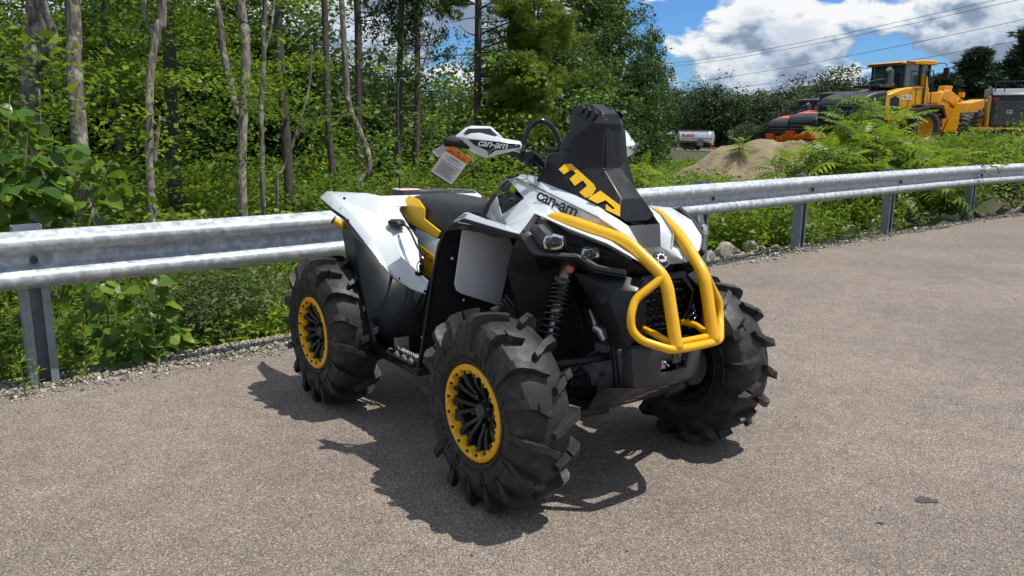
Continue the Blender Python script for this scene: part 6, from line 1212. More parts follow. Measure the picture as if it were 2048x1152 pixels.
def weed(base, h, n_st, label, seed, group='yellow-green weeds at the nearest post', spread=.16):
    """upright stems with narrow leaves all the way up"""
    rg = np.random.default_rng(seed); z = GZ(base[0], base[1]); root = empty('weed', (base[0], base[1], z)); tag(root, label, 'weed', group); b = MB(); Pn = []; D = []; Ls = []
    for k_ in range(n_st):
        x, y = rg.normal(size=2) * spread; hh = h * rg.uniform(.6, 1.05); lx, ly = rg.normal(size=2) * .08 * h; pts = [(x, y, -.05), (x + lx * .4, y + ly * .4, hh * .5), (x + lx, y + ly, hh)]; sp_ = spline(pts, 6); b = MB(); b.tube(sp_, [.004 - .0002 * i for i in range(len(sp_))], 5); b.mk('stem', 'stem_green', root, smooth=180)
        for j in range(int(34 * hh / .5)):
            t_ = rg.uniform(.12, 1); q = sp_[min(len(sp_) - 1, int(t_ * (len(sp_) - 1)))]; a = j * 2.4; Pn.append(tuple(q)); D.append((math.cos(a), math.sin(a), rg.uniform(.1, .9))); Ls.append(.09 * (1.15 - .6 * t_) * rg.uniform(.7, 1.2))
    Pn, D, Ls = np.array(Pn), np.array(D), np.array(Ls)[:, None]; D /= np.linalg.norm(D, axis=1)[:, None]; S_ = np.cross(D, [0, 0, 1.0]); S_ /= np.linalg.norm(S_, axis=1)[:, None]
    V = np.stack([Pn, Pn + D * Ls * .5 + S_ * Ls * .09, Pn + D * Ls + np.array([0, 0, -.12]) * Ls, Pn + D * Ls * .5 - S_ * Ls * .09], 1).reshape(-1, 3)
    obj_from('foliage', batch('foliage', V, np.arange(len(V)).reshape(-1, 4), 'leaf_weed', np.repeat(rg.random(len(Pn)), 4)), root)
weed((-2.563, 4.339, -0.08223), .42, 9, 'yellow-green narrow-leaved weed just right of the nearest post', 1)
weed((-2.832, 4.389, -0.0859), .50, 8, 'yellow-green narrow-leaved weed just left of the nearest post', 2)
weed((-2.85, 4.287, -0.08226), .35, 5, 'shorter narrow-leaved weed near the left edge under the rail', 3)

# ------------------------------------------------------------------ right bank: ground cover, sand pile, sumac
NB = 1500; al_ = rng.uniform(9.5, RAILS[-1] + 9, NB); s_ = 0.75 + 8.5 * rng.random(NB) ** 1.3; e_ = al_ - np.clip(al_, 0, RAILS[-1])
bx = np.interp(al_, RAILS, RAILP[:, 0]) - .58 * s_ + e_ * .85; by = np.interp(al_, RAILS, RAILP[:, 1]) + .80 * s_ + e_ * .53
kp = (vnoise(bx * 1.3, by * 1.3, 9) > -.75) & ~((bx / by > .19) & (bx / by < .30) & (s_ > 6)); bx, by, s_ = bx[kp], by[kp], s_[kp]
C = np.stack([bx, by, ground_z(bx, by) + .04 + rng.random(len(bx)) * np.interp(s_, [.7, 1.5, 4, 9], [.06, .42, .6, .5])], 1)
V, F_, rn = clumps(C, 60, .24, .058, .42, .7, .6); o = obj_from('bank_weeds', batch('bank_weeds', V, F_, 'leaf_weed', rn)); tag(o, 'mixed green weeds covering the bank behind the right part of the guardrail', 'weeds', kind='stuff')
NB = 800; bx = rng.uniform(3.2, 34, NB); by = rng.uniform(15, 70, NB); kp = (bx / by > .08) & (bx / by < .28); bx, by = bx[kp], by[kp]
C = np.stack([bx, by, ground_z(bx, by) + .1 + .5 * rng.random(len(bx))], 1); V, F_, rn = clumps(C, 80, .65, .13, .4, .5, .6); o = obj_from('meadow', batch('meadow', V, F_, 'leaf_weed', rn)); tag(o, 'rough green meadow between the sand pile and the road', 'meadow', kind='stuff')
# sand pile
t = MT('sand'); fs = t.noise(3.5, 8, 0.65); t.base(t.ramp(fs, [(0.3, (0.33, 0.245, 0.14)), (0.7, (0.60, 0.49, 0.32))])); t.set(Roughness=0.95); t.bump(t.noise(14, 10, 0.75), 1.0, 0.16); M['sand'] = t.m
pc = (6.626, 20.23, 0.4436); n_ = 90; vv = []; ff = []
for i in range(n_):
    for j in range(n_):
        x = -3.4 + 7.4 * i / (n_ - 1); y = -3.0 + 6.0 * j / (n_ - 1); wx, wy_ = pc[0] + x, pc[1] + y
        px_ = x + .35; r_ = math.hypot((px_ / 2.9) if px_ < 0 else px_ / 3.6, y / 2.4); h = max(0, 1.0 - r_) ** .9
        q = float(vnoise(np.array(wx * 3.1), np.array(wy_ * 3.1), 3)); q2 = float(vnoise(np.array(wx * 9), np.array(wy_ * 9), 4)); vv.append((wx, wy_, h, (.09 * q + .06 * q2) * min(1, h * 3)))
vz = ground_z(np.array([p[0] for p in vv]), np.array([p[1] for p in vv])); vv = [(p[0], p[1], min(z - .06 + 1.9 * p[2], 1.0 - .10 * max(0, p[0] - pc[0])) + p[3]) for p, z in zip(vv, vz)]
ff = [(i * n_ + j, (i + 1) * n_ + j, (i + 1) * n_ + j + 1, i * n_ + j + 1) for i in range(n_ - 1) for j in range(n_ - 1)]
o = mk('sand_pile', vv, ff, 'sand', smooth=180); tag(o, 'tan sand and gravel pile with a sloping left flank behind the rail', 'sand pile')
# sumac: fronds are parts
def frond(seed, n_pair=9, droop=.55):
    r_ = random.Random(seed); V = []; F_ = []; k_ = 0; pts = []
    for i in range(n_pair + 2):
        t_ = i / (n_pair + 1); pts.append(Vector((t_, 0, .30 * t_ - droop * t_ * t_)))
    for i in range(1, n_pair + 2):
        p = pts[i]; tg = (pts[i] - pts[i - 1]).normalized(); t_ = i / (n_pair + 1); L_ = .30 * math.sin(math.pi * (.12 + .80 * t_)) ** .7
        for s_ in (-1, 1):
            d = (Vector((0, s_, 0)) * .92 + tg * .40 + Vector((0, 0, -.22 + r_.uniform(-.1, .1)))).normalized(); w_ = Vector((tg.x, 0, tg.z)) * L_ * .165; n0 = Vector((0, 0, 1)) * L_ * .04
            q = [p, p + d * L_ * .4 + w_ + n0, p + d * L_ + Vector((0, 0, -.03)), p + d * L_ * .4 - w_ + n0]; V += q; F_.append((k_, k_ + 1, k_ + 2, k_ + 3)); k_ += 4
    for i in range(n_pair + 1):
        a, b_ = pts[i], pts[i + 1]; w_ = Vector((0, .007, 0)); V += [a - w_, a + w_, b_ + w_, b_ - w_]; F_.append((k_, k_ + 1, k_ + 2, k_ + 3)); k_ += 4
    me = batch('frond', np.array([tuple(v) for v in V]), np.array(F_), 'leaf_sumac', np.full(len(V), seed / 9.0)); return me
FR = [frond(i, 8 + i % 3, .35 + .12 * i) for i in range(6)]
def sumac(base, tops, nper, L_, label, seed, group='sumac clump behind the rail'):
    r_ = random.Random(seed); z = GZ(base[0], base[1]); B0 = Vector((base[0], base[1], z)); root = empty('sumac', B0); tag(root, label, 'sumac', group)
    for tp in tops:
        T_ = Vector(tp) - B0; b = MB(); b.tube(spline([(T_.x * .15, T_.y * .15, -.1), (T_.x * .6, T_.y * .6, T_.z * .5), tuple(T_)], 5), [.020 - .0012 * i for i in range(11)], 6); b.mk('stem', 'twig', root, smooth=180)
        a0 = r_.uniform(0, 6.28)
        for k_ in range(nper):
            o = bpy.data.objects.new('frond', FR[r_.randrange(6)]); col.objects.link(o); o.parent = root; a = a0 + k_ * 2.4 + r_.uniform(-.3, .3); lv = k_ / nper
            o.location = T_ + Vector((0, 0, -.32 * L_ * lv * 1.6)); o.rotation_euler = (r_.uniform(-.25, .25), -.75 + 1.15 * lv + r_.uniform(-.2, .2), a); o.scale = (L_ * r_.uniform(.75, 1.15) * (.7 + .5 * lv),) * 3
sumac((6.325, 13.66, 0.7684), [(5.846, 13.91, 1.482), (6.325, 14.19, 1.831), (6.347, 13.51, 1.526), (5.708, 13.04, 1.239), (5.981, 12.82, 1.165), (6.487, 13.21, 1.071)], 15, .80, 'tallest sumac, its top in front of the yellow loader hood', 1)
sumac((5.179, 13.12, 0.6228), [(5.352, 13.63, 1.118), (4.771, 12.98, 0.9363), (5.777, 13.90, 1.422), (4.978, 12.58, 0.9689), (5.17, 12.36, 0.9016)], 14, .78, 'sumac left of the tallest one, in front of the orange machines', 2)
sumac((6.547, 12.72, 0.6972), [(6.527, 12.96, 0.869), (7.093, 13.38, 0.9045), (6.126, 12.55, 0.8533), (7.279, 13.37, 0.8563), (6.469, 12.44, 0.8144)], 13, .72, 'sumac under the loader wheels, right of the tallest one', 3)
sumac((4.67, 13.31, 0.5653), [(4.556, 13.15, 0.7808), (4.617, 12.73, 0.7383), (4.482, 13.56, 0.802)], 10, .62, 'low sumac at the right foot of the sand pile', 4)
sumac((5.32, 12.03, 0.3118), [(5.047, 11.95, 0.4307), (5.433, 12.08, 0.5375), (5.834, 12.30, 0.6016), (5.164, 12.12, 0.723), (5.553, 12.23, 0.7954), (6.028, 12.32, 0.7173)], 11, .66, 'dense sumac directly behind the rail at the second post', 5)
sumac((1.843, 11.05, 0.5181), [(1.82, 11.12, 0.8272), (1.961, 11.30, 0.7126), (1.735, 10.99, 0.6957)], 11, .42, 'small bright yellow-green sumac just right of the snorkel tower', 6, 'single sumacs')
sumac((5.589, 19.29, 0.8426), [(5.587, 19.34, 1.056), (5.508, 19.42, 0.982)], 10, .40, 'little green sprout growing on top of the sand pile', 7, 'single sumacs')
for i, (p, h, lab) in enumerate([((8.135, 14.67, 0.7312), .95, 'tall weed stems below the front wheel of the yellow loader'), ((8.942, 15.18, 0.7118), 1.15, 'tall weed stems in front of the right-hand machine'), ((9.107, 14.67, 0.7382), 1.05, 'tall weed stems near the right edge in front of the dark bucket'), ((9.106, 14.16, 0.7196), .95, 'tall weed stems cut by the right edge'), ((7.414, 13.73, 0.6438), .75, 'weed stems right of the sumac clump'), ((3.818, 10.32, -0.06843), .5, 'weed at the first post past the bumper'), ((5.456, 11.57, 0.06047), .6, 'weed rising beside the second post'), ((5.632, 17.20, 0.5873), .7, 'dry-looking weed on the sand pile crest')]):
    weed(p, h, 10, lab, 20 + i, 'tall weeds on the right bank', .30)
for i, (p, rad_, h, lab) in enumerate([((2.925, 10.27, 0.1969), .8, .75, 'leafy bush behind the boulders'), ((3.687, 10.76, 0.1092), .7, .62, 'leafy bush left of the first post past the bumper'), ((5.099, 12.18, 0.06271), .8, .5, 'leafy bush between first and second post'), ((6.947, 13.22, 0.1282), .9, .55, 'leafy bush between second and third post'), ((9.111, 14.85, 0.1221), 1.0, .6, 'leafy bush right of the third post'), ((9.626, 16.70, 0.6413), 1.0, .8, 'pale leafy bush below the right-hand machine'), ((10.57, 16.72, 0.7513), .9, .9, 'pale leafy bush at the right edge below the machine'), ((4.061, 17.16, 0.4167), .9, .7, 'green bush at the left foot of the sand pile'), ((2.764, 14.12, 0.5426), .7, .6, 'green bush right of the small bright sumac')]):
    shrub('bush', p, rad_, h, ('leaf_weed', 'leaf_maple')[i % 2], .075, .45, 120, 42, lab, 40 + i, 'bush', .6, .17)

# ================================================================== MACHINES, TRUCK, SIGN, LINES
plain('loader_yellow', (0.78, 0.36, 0.012), 0.38, var=0.10, scale=2.5, dust=0.12)
plain('machine_orange', (0.85, 0.13, 0.010), 0.38, var=0.10, scale=2.5, dust=0.06)
plain('machine_yellow', (0.70, 0.42, 0.02), 0.42, var=0.12, scale=2.5, dust=0.15)
plain('machine_black', (0.022, 0.024, 0.028), 0.42, var=0.2, scale=4, dust=0.06)
plain('machine_grey', (0.16, 0.17, 0.18), 0.45, var=0.15, scale=4, dust=0.05)
plain('cab_glass', (0.05, 0.11, 0.12), 0.06, var=0.2, scale=2, coat=0.5)
plain('big_tyre', (0.060, 0.055, 0.050), 0.85, var=0.35, scale=3, bump=0.5, bscale=18, dust=0.45)
plain('red_lens', (0.45, 0.015, 0.015), 0.2, var=0.1)
plain('rust_brown', (0.085, 0.050, 0.032), 0.7, var=0.4, scale=3)
plain('decal_blue', (0.05, 0.03, 0.22), 0.4, var=0.1)
def prism(b, prof, y0, y1):
    """profile in X-Z pushed from y0 to y1"""
    n_ = len(prof); v = [(x, y0, z) for x, z in prof] + [(x, y1, z) for x, z in prof]
    b.add(v, [tuple(range(n_)), tuple(reversed(range(n_, 2 * n_)))] + [(i, n_ + i, n_ + (i + 1) % n_, (i + 1) % n_) for i in range(n_)]); return b
def big_wheel():
    b = MB(); b.lathe([(.42, -.22), (.60, -.33), (.78, -.31), (.83, -.22), (.84, 0), (.83, .22), (.78, .31), (.60, .33), (.42, .22)], 'Y', (0, 0, 0), 40)
    for k_ in range(22):
        a = 2 * math.pi * k_ / 22
        for s_ in (-1, 1):
            aa = a + (.14 if s_ > 0 else 0); rot = Matrix.Rotation(-aa, 3, 'Y') @ Matrix.Rotation(.35 * s_, 3, 'X'); b.box((.84 * math.cos(aa), s_ * .17, .84 * math.sin(aa)), (.06, .33, .13), rot)
    ty = to_mesh(b, 'tyre', 'big_tyre', 35)
    b = MB(); b.lathe([(0, -.16), (.16, -.16), (.18, -.10), (.30, -.06), (.36, -.12), (.42, -.24), (.45, -.24), (.45, .1), (0, .1)], 'Y', (0, 0, 0), 28)
    for k_ in range(10):
        a = 2 * math.pi * k_ / 10; b.tube([(.24 * math.cos(a), -.07, .24 * math.sin(a)), (.24 * math.cos(a), -.11, .24 * math.sin(a))], .022, 6)
    return ty, b
BT, HBm = big_wheel()
hub_y = to_mesh(HBm, 'hub', 'loader_yellow', 30); hub_o = to_mesh(HBm, 'hub', 'machine_orange', 30)
def loader(rear_axle, heading, body, hubm, label, name, kind):
    root = empty(name, rear_axle, heading); tag(root, label, 'wheel loader')
    def pt(b, n, mat, par=None, **k): return b.mk(n, mat, par or root, **k)
    for x in (0.0, 3.44):
        for s_ in (-1, 1):
            w = bpy.data.objects.new('wheel', None); col.objects.link(w); w.parent = root; w.location = (x, s_ * 1.05, .85); w.rotation_euler = (0, x * .3 + s_, 0 if s_ < 0 else math.pi)
            for me, n in ((BT, 'tyre'), (hubm, 'hub')):
                o = bpy.data.objects.new(n, me); col.objects.link(o); o.parent = w
    b = MB(); prism(b, [(-3.45, 1.0), (-3.50, 1.75), (-3.30, 2.02), (-2.70, 2.20), (-2.0, 2.30), (-2.1, 1.0)], -1.02, 1.02); rh = pt(b, 'rear_hood', 'machine_black', bevel=.10, seg=3)
    for z in (1.3, 1.5, 1.7):
        b = MB(); b.box((-3.50, 0, z), (.05, 1.5, .05)); b.mk('grille_slat', 'machine_grey', rh)
    b = MB(); b.box((-3.40, -.90, 1.9), (.10, .16, .12)); b.box((-2.75, -1.02, 1.95), (.10, .04, .12)); b.mk('tail_lamp', 'lamp_chrome', rh)
    hood = [(-2.0, 1.15), (-2.15, 2.02), (-1.75, 2.22), (-1.2, 2.38), (-.6, 2.46), (.05, 2.48), (.05, 1.15)] if kind else [(-3.0, 1.75), (-3.2, 2.0), (-2.6, 2.22), (-1.8, 2.36), (-.6, 2.46), (.05, 2.48), (.05, 1.9), (-1.2, 1.75)]
    b = MB(); prism(b, hood, -1.0, 1.0); hd = pt(b, 'engine_hood', body, bevel=.05)
    if not kind:
        b = MB(); prism(b, [(-3.3, .95), (-3.2, 1.95), (-1.2, 1.74), (.05, 1.88), (.05, 1.0)], -.985, .985); pt(b, 'side_cover', 'machine_black', bevel=.03)
        b = MB(); b.box((-1.55, -1.02, 2.0), (.50, .02, .28)); b.mk('side_decal', 'decal_blue', hd)
        for k_ in range(5):
            b = MB(); b.box((-3.33 + .03 * k_, -.55, 1.1 + .19 * k_), (.10, .36, .035)); pt(b, 'ladder_rung', 'machine_grey')
        b = MB(); b.tube(rnd_path([(-3.2, -.9, 2.05), (-3.35, -.95, 2.35), (-3.5, -.95, 2.45)], .1), .018, 6); b.tube([(-3.5, -.95, 2.45), (-3.62, -.98, 2.50)], .05, 6); pt(b, 'mirror_arm', 'machine_grey', smooth=40)
    else:
        b = MB(); prism(b, [(-1.85, 2.0), (-1.6, 2.1), (-1.35, 2.0), (-1.3, 1.5), (-1.8, 1.4)], -1.012, -.98); b.mk('side_vent', 'machine_black', hd)
        b = MB(); b.box((-.42, -1.006, 1.82), (.02, .012, 1.2)); b.box((.0, -1.008, 1.82), (.03, .012, 1.25)); b.box((-.85, -1.004, 1.75), (.03, .012, 1.1), Matrix.Rotation(R(14), 3, 'Y')); b.mk('panel_seam', 'rust_brown', hd)
        b = MB()
        for x in (-.36, -.07):
            for z in (1.5, 1.85, 2.2): b.tube([(x, -1.0, z), (x, -1.012, z)], .022, 6)
        b.mk('panel_bolt', 'rust_brown', hd)
        put_text('lettering', 'HL780L', 'white_print', (-1.30, -1.0, 1.92), (-.62, -1.0, 1.96), (-1.30, -1.0, 2.13), hd, None, bold=.03, lift=.01)
    b = MB(); b.box((-1.3, 0, 2.47), (1.5, 1.25, .10)); pt(b, 'hood_top', 'machine_black', bevel=.03)
    for dy in (-.62, .62):
        b = MB(); b.tube(rnd_path([(-2.6, dy, 2.25), (-2.6, dy, 2.62), (-1.75, dy, 2.75), (-1.75, dy, 2.42)], .08), .022, 6); b.tube([(-2.2, dy, 2.3), (-2.2, dy, 2.68)], .02, 6); pt(b, 'hood_rail', 'machine_black', smooth=40)
    b = MB(); b.tube(rnd_path([(-1.25, -.45, 2.45), (-1.25, -.45, 3.0), (-1.40, -.45, 3.14)], .12), .11, 12); b.tube([(-1.25, -.45, 2.42), (-1.25, -.45, 2.6)], .17, 12); pt(b, 'exhaust_stack', 'machine_grey', smooth=40)
    # cab
    b = MB(); b.box((-.12, 0, 2.92), (1.40, 1.42, .86)); cb = pt(b, 'cab_glass', 'cab_glass', bevel=.03)
    b = MB()
    for x in (-.86, .10, .60):
        for s_ in (-1, 1): b.box((x, s_ * .73, 2.88), (.09 if x != .10 else .14, .07, .98))
    b.box((-.12, -.735, 2.46), (1.55, .06, .10)); b.box((-.12, .735, 2.46), (1.55, .06, .10)); b.box((-.88, 0, 2.46), (.06, 1.5, .10)); b.mk('cab_frame', 'machine_black', cb, bevel=.01)
    b = MB(); b.box((-.75, -.2, 2.75), (.5, .6, .5)); b.box((.0, 0, 2.7), (.4, .5, .7)); b.mk('cab_interior', 'machine_black', cb)
    b = MB(); prism(b, [(-1.08, 3.30), (-1.05, 3.40), (-.1, 3.50), (.80, 3.52), (.90, 3.42), (.86, 3.33)], -.86, .86); rf_ = pt(b, 'cab_roof', body if kind else 'machine_black', bevel=.04)
    b = MB(); b.box((-1.06, 0, 3.32), (.08, 1.5, .10)); b.box((-.7, -.85, 3.38), (.5, .03, .08)); b.mk('roof_lamp', 'rust_brown', rf_)
    b = MB(); b.box((.33, -.72, 2.0), (.60, .14, .95)); b.box((.33, .72, 2.0), (.60, .14, .95)); b.box((.30, 0, 1.9), (.62, 1.3, 1.0)); pt(b, 'cab_base', body, bevel=.04)
    b = MB(); prism(b, [(.05, 2.4), (.05, 2.95), (.18, 2.85), (.26, 2.4)], -1.0, -.80); pt(b, 'door_shield', body, bevel=.02)
    b = MB(); b.tube(rnd_path([(.02, -1.04, 1.4), (.02, -1.04, 3.1), (.5, -.98, 3.1), (.5, -.98, 1.4)], .06), .022, 6); b.tube(rnd_path([(-.55, -1.02, 2.9), (-.55, -1.02, 2.5), (.0, -1.02, 2.5)], .06), .02, 6); pt(b, 'grab_rail', 'machine_black', smooth=40)
    b = MB(); b.tube(rnd_path([(.80, -.8, 3.38), (1.0, -1.0, 3.42), (1.1, -1.1, 3.35), (1.1, -1.1, 3.2)], .06), .02, 6); b.box((1.1, -1.1, 3.02), (.08, .22, .42)); pt(b, 'mirror', 'machine_black', bevel=.02)
    # fender, steps, frames
    b = MB(); prism(b, [(-.95, 1.25), (-.75, 1.62), (.0, 1.78), (.75, 1.78), (1.02, 1.30), (.92, 1.26), (.68, 1.66), (-.0, 1.68), (-.7, 1.52), (-.88, 1.22)], -1.42, -.75); prism(b, [(-.95, 1.25), (-.75, 1.62), (.0, 1.78), (.75, 1.78), (1.02, 1.30), (.92, 1.26), (.68, 1.66), (-.0, 1.68), (-.7, 1.52), (-.88, 1.22)], .75, 1.42); fd = pt(b, 'rear_fender', 'rust_brown' if kind else body)
    b = MB(); b.box((.1, -1.1, 1.77), (1.3, .5, .05)); b.mk('step_plate', 'machine_grey', fd)
    b = MB(); b.box((-1.2, 0, .98), (3.9, 1.1, .42)); b.box((.95, 0, 1.05), (1.0, .7, .6)); b.box((-3.35, 0, .85), (.35, 2.1, .36)); pt(b, 'rear_frame', body if not kind else 'machine_black', bevel=.03)
    if not kind:
        for q in (-.62, .62): b = MB(); b.box((-3.55, q, .95), (.30, .62, .46)); pt(b, 'counterweight', body, bevel=.03)
        b = MB(); b.box((-3.71, -.40, .95), (.02, .16, .2)); b.box((-3.2, -1.06, .95), (.2, .02, .2)); pt(b, 'caution_label', 'yellow_decal')
    b = MB(); prism(b, [(1.55, .70), (1.45, 1.9), (1.75, 2.35), (2.05, 2.3), (2.25, 1.75), (3.0, 1.62), (3.55, .95), (3.2, .6)], -.62, .62); pt(b, 'front_frame', body, bevel=.04)
    for s_ in (-1, 1):
        b = MB(); prism(b, [(1.7, 2.05), (1.85, 2.38), (2.15, 2.42), (3.2, 1.95), (4.5, 1.0), (4.9, .45), (4.6, .35), (4.2, .8), (3.0, 1.55), (2.1, 1.95)], s_ * .55 - .09, s_ * .55 + .09); pt(b, 'lift_arm', body, bevel=.02)
        b = MB(); prism(b, [(1.75, .72), (2.0, .70), (2.75, .72), (3.62, 2.0), (3.30, 2.06), (2.4, 1.9), (2.0, 1.15)], s_ * 1.05 - .30, s_ * 1.05 + .30); fe = pt(b, 'front_fender', body, bevel=.03)
        b = MB(); b.tube([(2.72, s_ * 1.05, .70), (3.58, s_ * 1.05, 1.97)], .06, 6); b.box((3.65, s_ * 1.05, 2.06), (.55, .66, .05), Matrix.Rotation(R(8), 3, 'Y')); b.mk('fender_edge', 'machine_black', fe)
    b = MB(); prism(b, [(2.35, 2.2), (2.5, 2.62), (2.95, 2.62), (2.9, 2.35), (2.6, 2.1)], -.16, .16); b.tube([(1.9, 0, 2.1), (2.8, 0, 2.5)], .09, 8); pt(b, 'tilt_link', body, bevel=.02)
    b = MB(); b.box((2.9, -.62, 2.25), (.12, .2, .2)); b.tube([(2.6, -.62, 2.0), (2.9, -.62, 2.2)], .03, 6); pt(b, 'work_lamp', body)
    b = MB(); b.tube(rnd_path([(1.3, -1.0, 1.0), (1.35, -1.0, 1.7), (.95, -1.0, 1.7)], .08), .022, 6); pt(b, 'step_rail', 'machine_black', smooth=40)
    b = MB(); prism(b, [(4.6, .25), (4.55, 1.1), (4.8, 1.35), (5.0, .6), (5.9, .12), (5.9, .06)], -1.4, 1.4); pt(b, 'bucket', 'rust_brown', bevel=.02)
    return root
hdg = R(26.5); w1 = Vector((16.12, 31.68, 0)); lf = Vector((-math.sin(hdg), math.cos(hdg), 0)); ra = w1 + lf * 1.05; ra.z = .50
loader(ra, hdg, 'loader_yellow', hub_y, 'yellow wheel loader with black rear hood parked behind the sumac', 'wheel_loader', 1)
for base, z, hd_, lab in (((15.21, 42.86, 1.184), 0.10, R(33), 'nearer orange and black wheel loader, seen from its rear corner behind the sumac'), ((15.77, 47.93, 1.031), -.10, R(33), 'farther orange and black wheel loader, left behind the other orange one')):
    c = Vector((math.cos(hd_), math.sin(hd_), 0)); o_ = Vector((base[0], base[1], 0)) + c * 3.5; o_.z = z
    loader(o_, hd_, 'machine_orange', hub_o, lab, 'wheel_loader', 0).scale = (.92, .92, .92)
# right-hand machine seen from the rear
def rear_machine():
    p = (18.31, 29.67, 1.652); h = R(66); root = empty('wheel_loader', (p[0], p[1], .55), h); tag(root, 'yellow and black machine with lattice grille at the right edge, seen from behind', 'wheel loader')
    def pt(b, n, mat, par=None, **k): return b.mk(n, mat, par or root, **k)
    b = MB(); b.box((1.0, 0, 1.45), (2.0, 1.22, 1.15)); bd_ = pt(b, 'engine_bay', 'machine_black', bevel=.04)
    for r_ in range(12):
        for c_ in range(9):
            pass
    b = MB()
    for r_ in range(15): b.box((-.012, 0, 1.02 + r_ * .058), (.025, .92, .016))
    for c_ in range(15): b.box((-.018, -.46 + c_ * .0657, 1.43), (.02, .014, .84))
    gl = pt(b, 'grille_lattice', 'machine_grey'); gl['kind'] = 'stuff'
    for s_ in (-1, 1):
        b = MB(); b.box((.30, s_ * .645, 1.46), (.6, .06, 1.16)); pt(b, 'side_post', 'machine_yellow', bevel=.02)
        b = MB(); b.box((-.02, s_ * .46, 1.90), (.03, .16, .06)); b.box((-.02, s_ * .46, 1.82), (.03, .12, .05)); pt(b, 'tail_lamp', 'red_lens', bevel=.01)
        b = MB(); b.box((.1, s_ * .76, 1.86), (.10, .12, .14)); ml = pt(b, 'work_lamp', 'machine_black', bevel=.02); b = MB(); b.box((.04, s_ * .76, 1.86), (.02, .08, .08)); b.mk('lamp_lens', 'lamp_chrome', ml)
        for yy, zz in ((.42, 1.58), (.40, 1.30)):
            b = MB(); b.tube([(-.03, s_ * yy, zz), (-.05, s_ * yy, zz)], .022, 8); pt(b, 'grille_bolt', 'steel')
    b = MB(); prism(b, [(-.02, 2.03), (.10, 2.16), (1.2, 2.34), (2.0, 2.34), (2.0, 2.03)], -.66, .66); tp = pt(b, 'hood_top', 'machine_grey', bevel=.05)
    b = MB(); b.tube(rnd_path([(.3, .5, 2.15), (.3, .5, 2.55), (.3, -.7, 2.55), (.3, -.7, 2.1)], .05), .022, 6); b.tube([(.3, .2, 2.2), (.3, .2, 2.55)], .02, 6); b.mk('hood_rail', 'machine_black', tp, smooth=40)
    b = MB(); b.tube(rnd_path([(0.0, .62, 2.05), (.35, .62, 2.30), (1.0, .60, 2.38)], .1), .05, 6); b.mk('hood_edge', 'machine_black', tp, smooth=40)
    b = MB(); b.box((-.1, 0, .82), (.5, 2.5, .10)); cw = pt(b, 'counterweight_lip', 'machine_yellow', bevel=.02)
    b = MB(); prism(b, [(-.34, .77), (.5, .77), (.5, .1), (.0, .1)], -1.22, 1.22); pt(b, 'counterweight', 'rust_brown', bevel=.03)
    b = MB(); b.box((-.362, 0, .80), (.02, .42, .06)); b.mk('hitch_slot', 'deep_black', cw)
    b = MB(); b.box((2.2, -.3, 1.5), (1.2, 1.3, 1.5)); b.box((.9, -1.0, 1.4), (1.0, .5, 1.2)); pt(b, 'main_body', 'machine_yellow', bevel=.05)
    
    for s_ in (-1, 1):
        w = bpy.data.objects.new('wheel', None); col.objects.link(w); w.parent = root; w.location = (1.4, s_ * 1.15, .72); w.rotation_euler = (0, 1, 0 if s_ < 0 else math.pi); w.scale = (.85, .85, .85)
        for me, n in ((BT, 'tyre'), (hub_y, 'hub')):
            o = bpy.data.objects.new(n, me); col.objects.link(o); o.parent = w
    # emblem: rounded frame with a leaping deer
    b = MB(); b.box((-.035, 0, 1.44), (.02, .20, .17)); em = pt(b, 'emblem', 'machine_black', bevel=.03)
    def poly(pts, n, mat, d): mk(n, [(-.046 - d, -y * .1, 1.44 + z * .085) for y, z in pts], [tuple(range(len(pts)))], mat, em)
    fr_o = [(-.9, -.6), (-.7, -.9), (.7, -.9), (.9, -.6), (.9, .6), (.7, .9), (-.7, .9), (-.9, .6)]
    v = [(-.047, -y * .1, 1.44 + z * .085) for y, z in fr_o] + [(-.047, -y * .078, 1.44 + z * .065) for y, z in fr_o]; mk('emblem_frame', v, [(i, (i + 1) % 8, 8 + (i + 1) % 8, 8 + i) for i in range(8)], 'white_print', em)
    poly([(-.6, -.35), (-.35, -.1), (-.1, .05), (.05, .45), (-.1, .6), (.1, .55), (.2, .3), (.15, .05), (.45, -.05), (.65, -.45), (.4, -.2), (.05, -.2), (-.2, -.45), (-.15, -.2)], 'emblem_deer', 'white_print', .004)
rear_machine()
# tanker truck on the far road
plain('tank_metal', (0.70, 0.72, 0.74), 0.22, metal=0.75, var=0.08, scale=.6)
hd_ = math.atan2(.62, -.78); c = Vector((math.cos(hd_), math.sin(hd_), 0)); p = Vector((32.51, 129.96, -2.402)); root = empty('tanker_truck', (p.x, p.y, -2.5), hd_); tag(root, 'shiny silver tanker truck with red lettering on the far road', 'tanker truck')
b = MB()
n_ = 24; v = []
for x, k_ in ((0, .80), (.12, .95), (.3, 1.0), (9.5, 1.0), (9.7, .9)):
    for i in range(n_):
        a = 2 * math.pi * i / n_; v.append((x, 1.22 * k_ * math.cos(a), 2.05 + 1.02 * k_ * math.sin(a)))
b.add(v, [(i * n_ + j, i * n_ + (j + 1) % n_, (i + 1) * n_ + (j + 1) % n_, (i + 1) * n_ + j) for i in range(4) for j in range(n_)] + [tuple(range(n_)), tuple(range(5 * n_ - 1, 4 * n_ - 1, -1))]); tk = b.mk('tank', 'tank_metal', root, smooth=40, recalc=True)
b = MB()
for x in (.5, 3, 6, 9): b.tube([(x, 1.24 * math.cos(R(a)), 2.05 + 1.04 * math.sin(R(a))) for a in range(0, 360, 15)], .03, 5, closed=True)
b.mk('tank_band', 'tank_metal', tk)
b = MB(); b.box((5, 0, 3.1), (8.5, .5, .06)); b.tube([(.5, .35, 3.2), (9.3, .35, 3.2)], .03, 5); b.tube([(.5, -.35, 3.2), (9.3, -.35, 3.2)], .03, 5)
